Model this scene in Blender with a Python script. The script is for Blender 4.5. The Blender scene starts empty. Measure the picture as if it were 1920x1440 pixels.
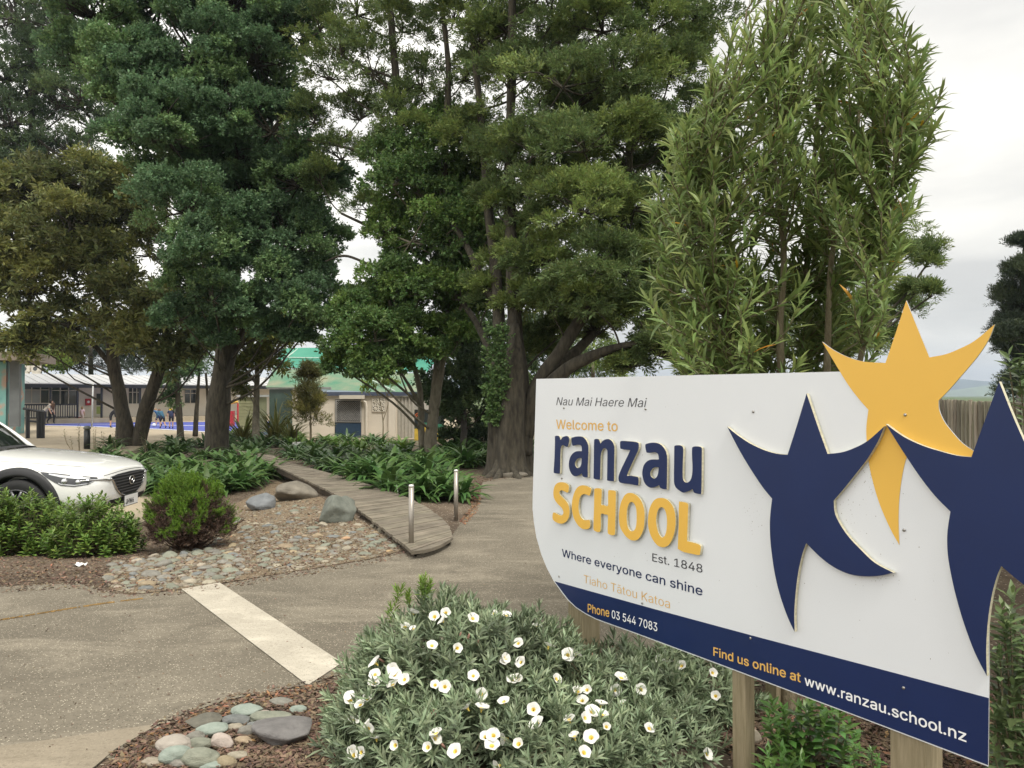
import bpy, bmesh, math, os
import numpy as np
from math import radians, sin, cos, tan, atan, pi, sqrt
from mathutils import Vector, Matrix, noise as mnoise

SC = bpy.context.scene
COL = SC.collection
RNG = np.random.default_rng(7)

# ------------------------------------------------------------------ camera
CAM_H = 1.52
F_PX = 1440.0
HORIZON = 742.0
PITCH = math.atan((HORIZON - 720.0) / F_PX)
cam_data = bpy.data.cameras.new('camera')
cam_data.sensor_width = 36.0
cam_data.lens = 36.0 * F_PX / 1920.0
cam_data.clip_start = 0.05
cam_data.clip_end = 20000.0
cam = bpy.data.objects.new('camera', cam_data)
COL.objects.link(cam)
cam.location = (0, 0, CAM_H)
cam.rotation_euler = (pi / 2 + PITCH, 0, 0)
SC.camera = cam

# ------------------------------------------------------------------ sky
SUN_EL, SUN_AZ = radians(58), radians(150)
world = bpy.data.worlds.new('World')
SC.world = world
world.use_nodes = True
wn, wl = world.node_tree.nodes, world.node_tree.links
wn.clear()
def N(kind, **kw):
    n = wn.new(kind)
    for k, v in kw.items():
        setattr(n, k, v)
    return n
w_out = N('ShaderNodeOutputWorld'); w_bg = N('ShaderNodeBackground')
sky = N('ShaderNodeTexSky', sky_type='NISHITA', sun_disc=False, sun_elevation=SUN_EL, sun_rotation=SUN_AZ)
sky.air_density = 1.0; sky.dust_density = 2.0
tc = N('ShaderNodeTexCoord')
sep = N('ShaderNodeSeparateXYZ'); wl.new(tc.outputs['Generated'], sep.inputs[0])
def M(op, a, b=None, c=None, clamp=False):
    n = N('ShaderNodeMath', operation=op, use_clamp=clamp)
    for i, v in enumerate((a, b, c)):
        if v is None: continue
        if isinstance(v, (int, float)): n.inputs[i].default_value = v
        else: wl.new(v, n.inputs[i])
    return n.outputs[0]
# overcast cloud layer: flat bands near the horizon, larger soft masses higher up
zc = M('MAXIMUM', sep.outputs[2], 0.0)
den = M('ADD', zc, 0.18)
comb = N('ShaderNodeCombineXYZ')
wl.new(M('DIVIDE', sep.outputs[0], den), comb.inputs[0]); wl.new(M('DIVIDE', sep.outputs[1], den), comb.inputs[1])
n1 = N('ShaderNodeTexNoise'); n1.inputs['Scale'].default_value = 1.3; n1.inputs['Detail'].default_value = 6; n1.inputs['Roughness'].default_value = 0.5
n1.inputs['Distortion'].default_value = 0.5
wl.new(comb.outputs[0], n1.inputs['Vector'])
ramp = N('ShaderNodeValToRGB')
ramp.color_ramp.elements[0].position = 0.38; ramp.color_ramp.elements[0].color = (0.48, 0.468, 0.44, 1)
ramp.color_ramp.elements[1].position = 0.66; ramp.color_ramp.elements[1].color = (0.70, 0.675, 0.615, 1)
wl.new(n1.outputs['Fac'], ramp.inputs[0])
# thinner, brighter cloud overhead, behind the viewer and around the veiled sun
up = M('MULTIPLY', M('POWER', zc, 0.8), 1.0)
back = M('MULTIPLY', M('MAXIMUM', M('MULTIPLY', sep.outputs[1], -1.0), 0.0), 0.35)
left = M('MULTIPLY', M('MAXIMUM', M('MULTIPLY_ADD', sep.outputs[0], -1.0, 0.1), 0.0), 0.75)
gain = M('ADD', M('ADD', M('ADD', 0.86, up), back), left)
vm = N('ShaderNodeVectorMath', operation='SCALE'); wl.new(ramp.outputs[0], vm.inputs[0]); wl.new(gain, vm.inputs['Scale'])
vs = N('ShaderNodeVectorMath', operation='SCALE'); wl.new(sky.outputs[0], vs.inputs[0]); vs.inputs['Scale'].default_value = 0.10
mix = N('ShaderNodeMix', data_type='RGBA'); mix.inputs[0].default_value = 0.93
wl.new(vs.outputs[0], mix.inputs[6]); wl.new(vm.outputs[0], mix.inputs[7])
wl.new(mix.outputs[2], w_bg.inputs['Color']); w_bg.inputs['Strength'].default_value = 1.0
wl.new(w_bg.outputs[0], w_out.inputs['Surface'])

# ------------------------------------------------------------------ sun (veiled)
sl = bpy.data.lights.new('sun', 'SUN'); sl.energy = 2.1; sl.angle = radians(16); sl.color = (1.0, 0.96, 0.89)
sun = bpy.data.objects.new('sun', sl); COL.objects.link(sun)
sd = Vector((sin(SUN_AZ) * cos(SUN_EL), cos(SUN_AZ) * cos(SUN_EL), sin(SUN_EL)))
sun.rotation_euler = (-sd).to_track_quat('-Z', 'Y').to_euler()
sun.location = (0, -10, 30)

SC.view_settings.view_transform = 'Standard'
SC.view_settings.look = 'None'
SC.view_settings.gamma = 1.0
SC.view_settings.exposure = 0.6
SC.render.engine = 'CYCLES'
SC.cycles.max_bounces = 6
SC.cycles.diffuse_bounces = 3
SC.cycles.transparent_max_bounces = 6
SC.cycles.use_denoising = True

# ------------------------------------------------------------------ pixel helpers (photo pixels, 1920 x 1440)
def sstep(t):
    t = np.clip(t, 0, 1); return t * t * (3 - 2 * t)
def ground_z(x, y):
    s = sstep((-np.asarray(x, float) - 2.2) / 2.4) * sstep((np.asarray(y, float) - 6.2) / 2.8)
    far = sstep((np.asarray(y, float) - 18) / 16)
    return -0.20 * s * (1 - far) - 0.35 * far
def ray(px, py):
    a, b = (px - 960.0) / F_PX, (720.0 - py) / F_PX
    cp, sp = cos(PITCH), sin(PITCH)
    return np.array([a, cp - b * sp, sp + b * cp])
def Gv(px, py):
    px, py = np.asarray(px, float), np.asarray(py, float); a, b = (px - 960.0) / F_PX, (720.0 - py) / F_PX
    cp, sp = cos(PITCH), sin(PITCH); R = np.stack([a, cp - b * sp, sp + b * cp], 1); lo, hi = np.full(len(px), 1.0), np.full(len(px), 400.0)
    for _ in range(45):
        m = .5 * (lo + hi); up = CAM_H + R[:, 2] * m > ground_z(R[:, 0] * m, R[:, 1] * m); lo = np.where(up, m, lo); hi = np.where(up, hi, m)
    P = R * lo[:, None]; P[:, 2] = ground_z(P[:, 0], P[:, 1]); return P
def D(px, py, d):
    r = ray(px, py); t = d / r[1]
    return np.array([r[0] * t, d, CAM_H + r[2] * t])
def G(px, py, lift=0.0):
    r = ray(px, py); lo, hi = 1.0, 400.0
    for _ in range(60):
        m = 0.5 * (lo + hi)
        if CAM_H + r[2] * m > ground_z(r[0] * m, r[1] * m): lo = m
        else: hi = m
    p = r * lo
    return np.array([p[0], p[1], float(ground_z(p[0], p[1])) + lift])

# ------------------------------------------------------------------ object helpers
def tag(o, label=None, cat=None, group=None, kind=None):
    if label: o['label'] = label
    if cat: o['category'] = cat
    if group: o['group'] = group
    if kind: o['kind'] = kind
    return o
def empty(name, loc=(0, 0, 0), rz=0.0, label=None, cat=None, group=None):
    o = bpy.data.objects.new(name, None); COL.objects.link(o)
    o.location = tuple(float(v) for v in loc); o.rotation_euler = (0, 0, rz); o.empty_display_size = 0.1
    return tag(o, label, cat, group)
def link_mesh(name, me, mats, parent=None, loc=None, rot=None, scale=None):
    o = bpy.data.objects.new(name, me); COL.objects.link(o)
    if mats is not None:
        for m in (mats if isinstance(mats, (list, tuple)) else [mats]): me.materials.append(m)
    if parent is not None: o.parent = parent
    if loc is not None: o.location = tuple(float(v) for v in loc)
    if rot is not None: o.rotation_euler = rot
    if scale is not None: o.scale = scale
    return o
def mesh_np(name, V, F, smooth=False, midx=None):
    """V (n,3); F: (m,k) array or list of index lists"""
    me = bpy.data.meshes.new(name)
    V = np.asarray(V, np.float32)
    if isinstance(F, np.ndarray):
        k = F.shape[1]; m = F.shape[0]
        loops = F.astype(np.int32).ravel(); starts = np.arange(m, dtype=np.int32) * k
    else:
        m = len(F); lens = [len(f) for f in F]
        loops = np.fromiter((i for f in F for i in f), np.int32); starts = np.concatenate([[0], np.cumsum(lens)[:-1]]).astype(np.int32)
    me.vertices.add(len(V)); me.vertices.foreach_set('co', V.ravel())
    me.loops.add(len(loops)); me.loops.foreach_set('vertex_index', loops)
    me.polygons.add(m); me.polygons.foreach_set('loop_start', starts)
    if midx is not None: me.polygons.foreach_set('material_index', np.asarray(midx, np.int32))
    me.polygons.foreach_set('use_smooth', np.full(m, bool(smooth)))
    me.update(calc_edges=True); me.validate()
    return me
class MB:
    """collects shapes into one mesh"""
    def __init__(s): s.V, s.F, s.Mi, s.n, s.mi = [], [], [], 0, 0
    def add(s, V, F):
        s.V.append(np.asarray(V, float).reshape(-1, 3))
        for f in F: s.F.append([int(i) + s.n for i in f]); s.Mi.append(s.mi)
        s.n += len(s.V[-1]); return s
    def box(s, c, size, rz=0.0, R=None):
        sx, sy, sz = (v / 2 for v in size)
        v = np.array([[x, y, z] for x in (-sx, sx) for y in (-sy, sy) for z in (-sz, sz)])
        if R is not None: v = v @ np.asarray(R).T
        elif rz: v = v @ np.array([[cos(rz), sin(rz), 0], [-sin(rz), cos(rz), 0], [0, 0, 1]])
        return s.add(v + np.asarray(c, float), [(0, 1, 3, 2), (4, 6, 7, 5), (0, 4, 5, 1), (2, 3, 7, 6), (0, 2, 6, 4), (1, 5, 7, 3)])
    def tube(s, P, r, seg=8, cap=True):
        P = np.asarray(P, float); n = len(P); r = np.broadcast_to(np.asarray(r, float), (n,))
        T = np.gradient(P, axis=0); T /= np.linalg.norm(T, axis=1)[:, None] + 1e-9
        a = np.array([0, 0, 1.0]) if abs(T[0][2]) < 0.9 else np.array([1.0, 0, 0])
        u = np.cross(T[0], a); u /= np.linalg.norm(u)
        V = []
        th = np.arange(seg) * 2 * pi / seg
        for i in range(n):
            u = u - T[i] * (u @ T[i]); u /= np.linalg.norm(u) + 1e-9
            w = np.cross(T[i], u)
            V.append(P[i] + r[i] * (np.cos(th)[:, None] * u + np.sin(th)[:, None] * w))
        F = [(i * seg + j, i * seg + (j + 1) % seg, (i + 1) * seg + (j + 1) % seg, (i + 1) * seg + j) for i in range(n - 1) for j in range(seg)]
        if cap: F += [tuple(range(seg))[::-1], tuple((n - 1) * seg + j for j in range(seg))]
        return s.add(np.concatenate(V), F)
    def lathe(s, prof, c=(0, 0, 0), seg=16, axis='z'):
        prof = np.asarray(prof, float); n = len(prof); th = np.arange(seg) * 2 * pi / seg
        V = np.concatenate([np.stack([r * np.cos(th), r * np.sin(th), np.full(seg, z)], 1) for r, z in prof])
        if axis == 'y': V = V[:, [0, 2, 1]]
        if axis == 'x': V = V[:, [2, 0, 1]]
        F = [(i * seg + j, i * seg + (j + 1) % seg, (i + 1) * seg + (j + 1) % seg, (i + 1) * seg + j) for i in range(n - 1) for j in range(seg)]
        F += [tuple(range(seg))[::-1], tuple((n - 1) * seg + j for j in range(seg))]
        return s.add(V + np.asarray(c, float), F)
    def grid(s, P):
        """P (a,b,3) points"""
        P = np.asarray(P, float); a, b = P.shape[:2]
        F = [(i * b + j, (i + 1) * b + j, (i + 1) * b + j + 1, i * b + j + 1) for i in range(a - 1) for j in range(b - 1)]
        return s.add(P.reshape(-1, 3), F)
    def prism(s, poly, z0, z1):
        n = len(poly); V = [(x, y, z0) for x, y in poly] + [(x, y, z1) for x, y in poly]
        F = [tuple(range(n))[::-1], tuple(range(n, 2 * n))] + [(i, (i + 1) % n, n + (i + 1) % n, n + i) for i in range(n)]
        return s.add(V, F)
    def build(s, name, mats, parent=None, smooth=False, loc=None, rot=None, bevel=0.0):
        me = mesh_np(name, np.concatenate(s.V), s.F, smooth, s.Mi)
        o = link_mesh(name, me, mats, parent, loc, rot)
        if bevel:
            b = o.modifiers.new('bevel', 'BEVEL'); b.width = bevel; b.segments = 2; b.limit_method = 'ANGLE'
        return o

# ------------------------------------------------------------------ materials
MATS = {}
def mat(name, color, rough=0.7, var=0.12, scale=8.0, bump=0.0, bscale=None, color2=None, metal=0.0, spec=0.5, detail=5, obj_rand=0.0, island=0.0, transl=0.0, stretch=None, coat=0.0):
    if name in MATS: return MATS[name]
    m = bpy.data.materials.new(name); m.use_nodes = True
    nt = m.node_tree; nn, ll = nt.nodes, nt.links
    b = nn['Principled BSDF']; out = nn['Material Output']
    b.inputs['Roughness'].default_value = rough; b.inputs['Metallic'].default_value = metal
    b.inputs['Specular IOR Level'].default_value = spec
    if coat: b.inputs['Coat Weight'].default_value = coat; b.inputs['Coat Roughness'].default_value = 0.04
    tcn = nn.new('ShaderNodeTexCoord'); mp = nn.new('ShaderNodeMapping')
    ll.new(tcn.outputs['Object'], mp.inputs[0])
    if stretch: mp.inputs['Scale'].default_value = stretch
    nz = nn.new('ShaderNodeTexNoise'); nz.inputs['Scale'].default_value = scale; nz.inputs['Detail'].default_value = detail
    nz.inputs['Roughness'].default_value = 0.6
    ll.new(mp.outputs[0], nz.inputs['Vector'])
    c = np.array(color, float)
    c2 = np.array(color2, float) if color2 is not None else c * (1 + var)
    c1 = c if color2 is not None else c * (1 - var)
    rp = nn.new('ShaderNodeValToRGB')
    rp.color_ramp.elements[0].position = 0.32; rp.color_ramp.elements[1].position = 0.68
    rp.color_ramp.elements[0].color = (*c1, 1); rp.color_ramp.elements[1].color = (*c2, 1)
    ll.new(nz.outputs['Fac'], rp.inputs[0])
    cur = rp.outputs[0]
    if obj_rand or island:
        hs = nn.new('ShaderNodeHueSaturation')
        if obj_rand:
            src = nn.new('ShaderNodeObjectInfo').outputs['Random']; amt = obj_rand
        else:
            src = nn.new('ShaderNodeNewGeometry').outputs['Random Per Island']; amt = island
        mr = nn.new('ShaderNodeMapRange'); mr.inputs['To Min'].default_value = 1 - amt; mr.inputs['To Max'].default_value = 1 + amt
        ll.new(src, mr.inputs[0]); ll.new(mr.outputs[0], hs.inputs['Value'])
        mr2 = nn.new('ShaderNodeMapRange'); mr2.inputs['To Min'].default_value = 0.5 - amt * 0.06; mr2.inputs['To Max'].default_value = 0.5 + amt * 0.06
        mm = nn.new('ShaderNodeMath'); mm.operation = 'FRACT'; mk = nn.new('ShaderNodeMath'); mk.operation = 'MULTIPLY'; mk.inputs[1].default_value = 7.31
        ll.new(src, mk.inputs[0]); ll.new(mk.outputs[0], mm.inputs[0]); ll.new(mm.outputs[0], mr2.inputs[0]); ll.new(mr2.outputs[0], hs.inputs['Hue'])
        ll.new(cur, hs.inputs['Color']); cur = hs.outputs[0]
    ll.new(cur, b.inputs['Base Color'])
    if bump:
        nb = nn.new('ShaderNodeTexNoise'); nb.inputs['Scale'].default_value = bscale or scale * 4; nb.inputs['Detail'].default_value = 6
        ll.new(mp.outputs[0], nb.inputs['Vector'])
        bp = nn.new('ShaderNodeBump'); bp.inputs['Strength'].default_value = bump; bp.inputs['Distance'].default_value = 0.02
        ll.new(nb.outputs['Fac'], bp.inputs['Height']); ll.new(bp.outputs[0], b.inputs['Normal'])
    if transl:
        tr = nn.new('ShaderNodeBsdfTranslucent'); mx = nn.new('ShaderNodeMixShader'); mx.inputs[0].default_value = transl
        ll.new(cur, tr.inputs[0]); ll.new(b.outputs[0], mx.inputs[1]); ll.new(tr.outputs[0], mx.inputs[2]); ll.new(mx.outputs[0], out.inputs['Surface'])
    MATS[name] = m
    return m
LEAFC = {}
def leafmat(name, color, island=0.35, transl=0.3, rough=0.5, spec=0.35, scale=0.6, var=0.2):
    LEAFC[name] = color
    return mat(name, color, rough=rough, var=var, scale=scale, island=island, transl=transl, spec=spec, detail=2)
def smooth_closed(pts, n=6, corners=()):
    """closed Catmull-Rom; corner indices stay sharp"""
    P = np.asarray(pts, float); m = len(P); out = []
    cs = set(corners)
    for i in range(m):
        p1, p2 = P[i], P[(i + 1) % m]
        p0 = P[i - 1] if i not in cs else p1 - (p2 - p1) * 0.6
        p3 = P[(i + 2) % m] if (i + 1) % m not in cs else p2 + (p2 - p1) * 0.6
        for k in range(n):
            t = k / n
            out.append(0.5 * (2 * p1 + (p2 - p0) * t + (2 * p0 - 5 * p1 + 4 * p2 - p3) * t * t + (3 * p1 - p0 - 3 * p2 + p3) * t ** 3))
    return np.array(out)
def spline(pts, n):
    """open Catmull-Rom resampled to n points"""
    P = np.asarray(pts, float)
    if len(P) == 2: return P[0] + np.linspace(0, 1, n)[:, None] * (P[1] - P[0])
    Q = np.vstack([2 * P[0] - P[1], P, 2 * P[-1] - P[-2]]); m = len(P) - 1; out = []
    for s in np.linspace(0, m - 1e-6, n):
        i = int(s); t = s - i; p0, p1, p2, p3 = Q[i:i + 4]
        out.append(0.5 * (2 * p1 + (p2 - p0) * t + (2 * p0 - 5 * p1 + 4 * p2 - p3) * t * t + (3 * p1 - p0 - 3 * p2 + p3) * t ** 3))
    return np.array(out)
def flat_fill(loops2d):
    """fill 2-D loops (first outer, rest holes): vertices (n,2) and triangles"""
    from mathutils.geometry import tessellate_polygon
    loops = [[Vector((float(x), float(y), 0)) for x, y in lp] for lp in loops2d]
    tris = tessellate_polygon(loops)
    V = np.array([(p.x, p.y) for lp in loops for p in lp])
    return V, [tuple(t) for t in tris]
def in_poly(x, y, poly):
    r = False; n = len(poly)
    for i in range(n):
        x1, y1 = poly[i][0], poly[i][1]; x2, y2 = poly[i - 1][0], poly[i - 1][1]
        if (y1 > y) != (y2 > y) and x < (x2 - x1) * (y - y1) / (y2 - y1) + x1: r = not r
    return r
# ================================================================== GROUND
from mathutils.geometry import delaunay_2d_cdt
def ground_shader(name, base, light, dark_speck=0.0, pale_speck=0.0, patch=0.5, streak=None, rough=0.9, bump=0.3, speck_scale=130, wear=0.5):
    m = bpy.data.materials.new(name); m.use_nodes = True
    nt = m.node_tree; nn, ll = nt.nodes, nt.links; b = nn['Principled BSDF']
    b.inputs['Roughness'].default_value = rough; b.inputs['Specular IOR Level'].default_value = 0.25
    t = nn.new('ShaderNodeTexCoord')
    def noise(scale, detail=6, rough=0.6, st=None, dist=0.0):
        mp = nn.new('ShaderNodeMapping'); ll.new(t.outputs['Object'], mp.inputs[0])
        if st: mp.inputs['Scale'].default_value = st[:3]; mp.inputs['Rotation'].default_value = (0, 0, st[3])
        n = nn.new('ShaderNodeTexNoise'); n.inputs['Scale'].default_value = scale; n.inputs['Detail'].default_value = detail
        n.inputs['Roughness'].default_value = rough; n.inputs['Distortion'].default_value = dist
        ll.new(mp.outputs[0], n.inputs['Vector']); return n.outputs['Fac']
    def ramp(src, p0, p1, c0=0.0, c1=1.0):
        r = nn.new('ShaderNodeMapRange'); r.inputs['From Min'].default_value = p0; r.inputs['From Max'].default_value = p1
        r.inputs['To Min'].default_value = c0; r.inputs['To Max'].default_value = c1; ll.new(src, r.inputs[0]); return r.outputs[0]
    def mixc(f, a, c):
        x = nn.new('ShaderNodeMix'); x.data_type = 'RGBA'
        ll.new(f, x.inputs[0])
        for i, v in ((6, a), (7, c)):
            if isinstance(v, tuple): x.inputs[i].default_value = (*v, 1)
            else: ll.new(v, x.inputs[i])
        return x.outputs[2]
    cur = mixc(ramp(noise(0.9, 7, 0.65), 0.35, 0.68, 0, patch), base, light)
    if streak: cur = mixc(ramp(noise(1.0, 8, 0.72, streak, 0.6), 0.49, 0.66, 0, wear), cur, tuple(min(1, v * 1.45) for v in light))
    fine = noise(60, 3, 0.7)
    cur = mixc(ramp(fine, 0.52, 0.75, 0, 0.55), cur, tuple(v * 0.55 for v in base))
    if pale_speck:
        v = nn.new('ShaderNodeTexVoronoi'); v.inputs['Scale'].default_value = speck_scale; ll.new(t.outputs['Object'], v.inputs['Vector'])
        sel = nn.new('ShaderNodeSeparateColor'); ll.new(v.outputs['Color'], sel.inputs[0])
        a = ramp(v.outputs['Distance'], 0.42, 0.22); g = ramp(sel.outputs[0], 0.72, 0.80)
        mu = nn.new('ShaderNodeMath'); mu.operation = 'MULTIPLY'; ll.new(a, mu.inputs[0]); ll.new(g, mu.inputs[1])
        m2 = nn.new('ShaderNodeMath'); m2.operation = 'MULTIPLY'; ll.new(mu.outputs[0], m2.inputs[0]); m2.inputs[1].default_value = pale_speck; m2.use_clamp = True
        cur = mixc(m2.outputs[0], cur, (0.55, 0.49, 0.38))
        g2 = ramp(sel.outputs[1], 0.75, 0.8); mu2 = nn.new('ShaderNodeMath'); mu2.operation = 'MULTIPLY'; ll.new(a, mu2.inputs[0]); ll.new(g2, mu2.inputs[1])
        m3 = nn.new('ShaderNodeMath'); m3.operation = 'MULTIPLY'; ll.new(mu2.outputs[0], m3.inputs[0]); m3.inputs[1].default_value = pale_speck; m3.use_clamp = True
        cur = mixc(m3.outputs[0], cur, tuple(v * 0.4 for v in base))
    ll.new(cur, b.inputs['Base Color'])
    bp = nn.new('ShaderNodeBump'); bp.inputs['Strength'].default_value = bump; bp.inputs['Distance'].default_value = 0.012
    ll.new(noise(150, 4, 0.7), bp.inputs['Height']); ll.new(bp.outputs[0], b.inputs['Normal'])
    return m
M_SOIL = ground_shader('bark_mulch', (0.085, 0.062, 0.044), (0.185, 0.14, 0.098), 0, 0.9, 0.9, speck_scale=45, bump=0.8)
M_DRIVE = ground_shader('aggregate_concrete', (0.122, 0.106, 0.080), (0.205, 0.180, 0.137), 0, 0.9, 0.85, streak=(1.1, 2.4, 1, -0.35), wear=0.6, speck_scale=105)
M_SLAB = ground_shader('smooth_concrete', (0.19, 0.16, 0.115), (0.28, 0.24, 0.18), 0, 0.25, 0.9, streak=(0.8, 3, 1, 0.3), wear=0.4, bump=0.15)
M_STRIP = ground_shader('pale_concrete', (0.37, 0.335, 0.27), (0.52, 0.475, 0.39), 0, 0.7, 0.9, streak=(2.5, 3.5, 1, -0.15), wear=0.35, bump=0.25)
M_ASPH = ground_shader('car_park_asphalt', (0.30, 0.25, 0.18), (0.42, 0.35, 0.25), 0, 0.4, 0.8)

def axis(lo, hi, fine_lo, fine_hi, step, grow=1.35):
    a = list(np.arange(fine_lo, fine_hi + 1e-6, step)); s = step
    x = fine_hi
    while x < hi: s *= grow; x = min(hi, x + s); a.append(x)
    s = step; x = fine_lo; b = []
    while x > lo: s *= grow; x = max(lo, x - s); b.append(x)
    return np.array(b[::-1] + a)
gx = axis(-3400, 3400, -14, 14, 0.35); gy = axis(-300, 3600, 0, 36, 0.4)
GX, GY = np.meshgrid(gx, gy, indexing='ij')
mb = MB(); mb.grid(np.stack([GX, GY, ground_z(GX, GY)], -1))
go = mb.build('ground', M_SOIL, smooth=True); tag(go, 'brown bark mulch and soil under the trees and beds', 'ground', kind='structure')

def sheet(name, poly, material, lift, label, cat='ground', step=0.6, smooth_edges=True, kind='structure'):
    """a thin surface that follows the terrain inside a world XY polygon"""
    P = np.asarray(poly, float)[:, :2]
    x0, y0 = P.min(0); x1, y1 = P.max(0)
    step = max(step, (x1 - x0) / 70, (y1 - y0) / 70)
    vs = [Vector((float(p[0]), float(p[1]))) for p in P]; n = len(vs)
    for x in np.arange(x0 + step / 2, x1, step):
        for y in np.arange(y0 + step / 2, y1, step):
            if in_poly(x, y, P): vs.append(Vector((float(x), float(y))))
    r = delaunay_2d_cdt(vs, [(i, (i + 1) % n) for i in range(n)], [], 1, 1e-5)
    V = np.array([(v.x, v.y) for v in r[0]]); z = ground_z(V[:, 0], V[:, 1]) + lift
    F = [tuple(f) for f in r[2]]
    F = [f for f in F if in_poly(V[list(f), 0].mean(), V[list(f), 1].mean(), P)]
    F = [f if np.cross(V[f[1]] - V[f[0]], V[f[2]] - V[f[0]]) > 0 else f[::-1] for f in F]
    o = link_mesh(name, mesh_np(name, np.column_stack([V, z]), F, True), material)
    tag(o, label, cat, kind=kind); return o
def gp(pts): return [G(x, y)[:2] for x, y in pts]

NEAR_EDGE = gp([(150, 1462), (180, 1440), (215, 1410), (270, 1378), (340, 1342), (430, 1313), (520, 1296), (580, 1285), (650, 1262), (760, 1225), (900, 1206), (1060, 1202), (1200, 1216), (1290, 1243)])
BED_BACK = [(1.35, 4.9), (1.6, 6), (1.8, 8), (1.9, 10), (1.9, 12), (2.3, 13.2)]
LEFT_EDGE = gp([(772, 1036), (690, 1051), (620, 1063), (520, 1079), (455, 1090), (410, 1098), (340, 1108), (250, 1117), (190, 1111), (150, 1096), (60, 1098), (0, 1102), (-200, 1112), (-600, 1130)])
DRIVE = ([(-1.35, -4)] + [(-1.5, 1.0), (-1.75, 2.2)] + [tuple(p) for p in NEAR_EDGE] + BED_BACK + [(8, 13.6), (8, 15.2), (1.2, 14.9)] +
         [tuple(p) for p in gp([(1000, 893), (935, 897), (905, 905), (900, 935), (890, 955), (868, 976), (857, 992), (845, 1008), (815, 1026)])] +
         [tuple(p) for p in LEFT_EDGE] + [(-14, 5.4), (-14, -4)])
sheet('driveway', DRIVE, M_DRIVE, 0.006, 'worn grey brown aggregate concrete drive in front of the sign', 'driveway', 0.5)
slab = [(-1.75, 2.2)] + [tuple(p) for p in gp([(150, 1462), (180, 1440), (215, 1410), (270, 1378), (300, 1361), (200, 1375), (100, 1390), (0, 1404), (-300, 1440)])] + [(-6, 3.0), (-6, 0), (-1.55, 0)]
sheet('path', slab, M_SLAB, 0.011, 'smoother pale concrete footpath at the bottom left corner', 'path', 0.5)
M_DIRT = ground_shader('dry_dirt', (0.15, 0.112, 0.07), (0.27, 0.205, 0.135), 0, 0.9, 0.9, speck_scale=55, bump=0.8)
sheet('dirt_bed', gp([(285, 1046), (330, 1010), (425, 955), (520, 902), (585, 925), (690, 985), (766, 1030), (690, 1049), (620, 1061), (520, 1077), (455, 1088), (340, 1106), (250, 1114), (205, 1106), (215, 1062)]), M_DIRT, 0.005, 'pale dry dirt of the stony bed between shrub and boardwalk', 'ground', 0.4)
strip = gp([(340, 1107), (412, 1095), (642, 1246), (577, 1289)])
sheet('path_strip', strip, M_STRIP, 0.012, 'pale ribbed concrete strip crossing the drive', 'path', 0.3)
park = [(-40, 7.8), (-9, 8.7), (-6, 9.0), (-5.2, 9.4), (-5.0, 10.2), (-5.2, 13), tuple(G(232, 848)[:2]), tuple(G(300, 838)[:2]), tuple(G(440, 829)[:2]), (-4, 33), (-2, 60), (-80, 66)]
sheet('car_park', park, M_ASPH, 0.006, 'tan asphalt yard and car park in front of the school building', 'car park', 1.0)
M_GRASS = ground_shader('field_grass', (0.055, 0.085, 0.025), (0.10, 0.13, 0.045), 0, 0, 0.9, bump=0.5)
sheet('field', [(4.3, 4.1), (8.0, 12.6), (14, 26), (12, 70), (-90, 72), (-400, 300), (-1500, 2300), (2000, 2300), (2000, -60), (3.2, -60), (2.9, 1.5)], M_GRASS, 0.004, 'grass field beyond the paling fence', 'field', 5)
def court_px(x, y, d): return G(x, y)[:2]
M_COURT = mat('court_blue', (0.028, 0.048, 0.30), 0.6, 0.12, 0.5)
M_LINE = mat('line_white', (0.75, 0.75, 0.72), 0.7, 0.05, 2)
court = gp([(70, 793.2), (200, 792.6), (430, 791.2), (520, 790.8), (520, 818), (430, 812), (300, 805), (170, 800), (70, 797.5)])
sheet('court', court, M_COURT, 0.014, 'blue painted sports court beyond the trees', 'court', 1.5)
lw = gp([(70, 797.5), (170, 800), (300, 805), (430, 812), (520, 818)])
lw2 = gp([(520, 819.1), (430, 812.9), (300, 805.8), (170, 800.7), (70, 798.1)])
sheet('court_line', list(lw) + list(lw2), M_LINE, 0.02, 'white line along the near edge of the blue court', 'line', 3)
lc = gp([(70, 794.7), (200, 795.6), (430, 799.3), (430, 799.8), (200, 796.0), (70, 795.0)])
sheet('court_line', lc, M_LINE, 0.02, 'white line across the middle of the blue court', 'line', 3)

# moss line in the joint of the left slab
M_MOSS = mat('joint_moss', (0.20, 0.12, 0.035), 0.95, 0.5, 20, bump=0.6)
mb = MB(); rg = np.random.default_rng(3)
jl = spline([G(x, y) for x, y in [(-60, 1174), (40, 1158), (120, 1145), (190, 1134), (268, 1124)]], 90)
for i in range(89):
    if rg.random() < 0.85:
        w = rg.uniform(0.006, 0.022); a, b = jl[i], jl[i + 1]; t = (b - a) / np.linalg.norm(b - a); nrm = np.array([-t[1], t[0], 0])
        mid = (a + b) / 2 + nrm * rg.normal(0, 0.006)
        mb.add([a - nrm * w + [0, 0, .008], b - nrm * w + [0, 0, .008], mid + [0, 0, .016], b + nrm * w + [0, 0, .008], a + nrm * w + [0, 0, .008]], [(0, 1, 2), (1, 3, 2), (3, 4, 2), (4, 0, 2)])
o = mb.build('joint_moss', M_MOSS); tag(o, 'dry moss growing along the joint in the concrete', 'moss', kind='stuff')

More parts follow.
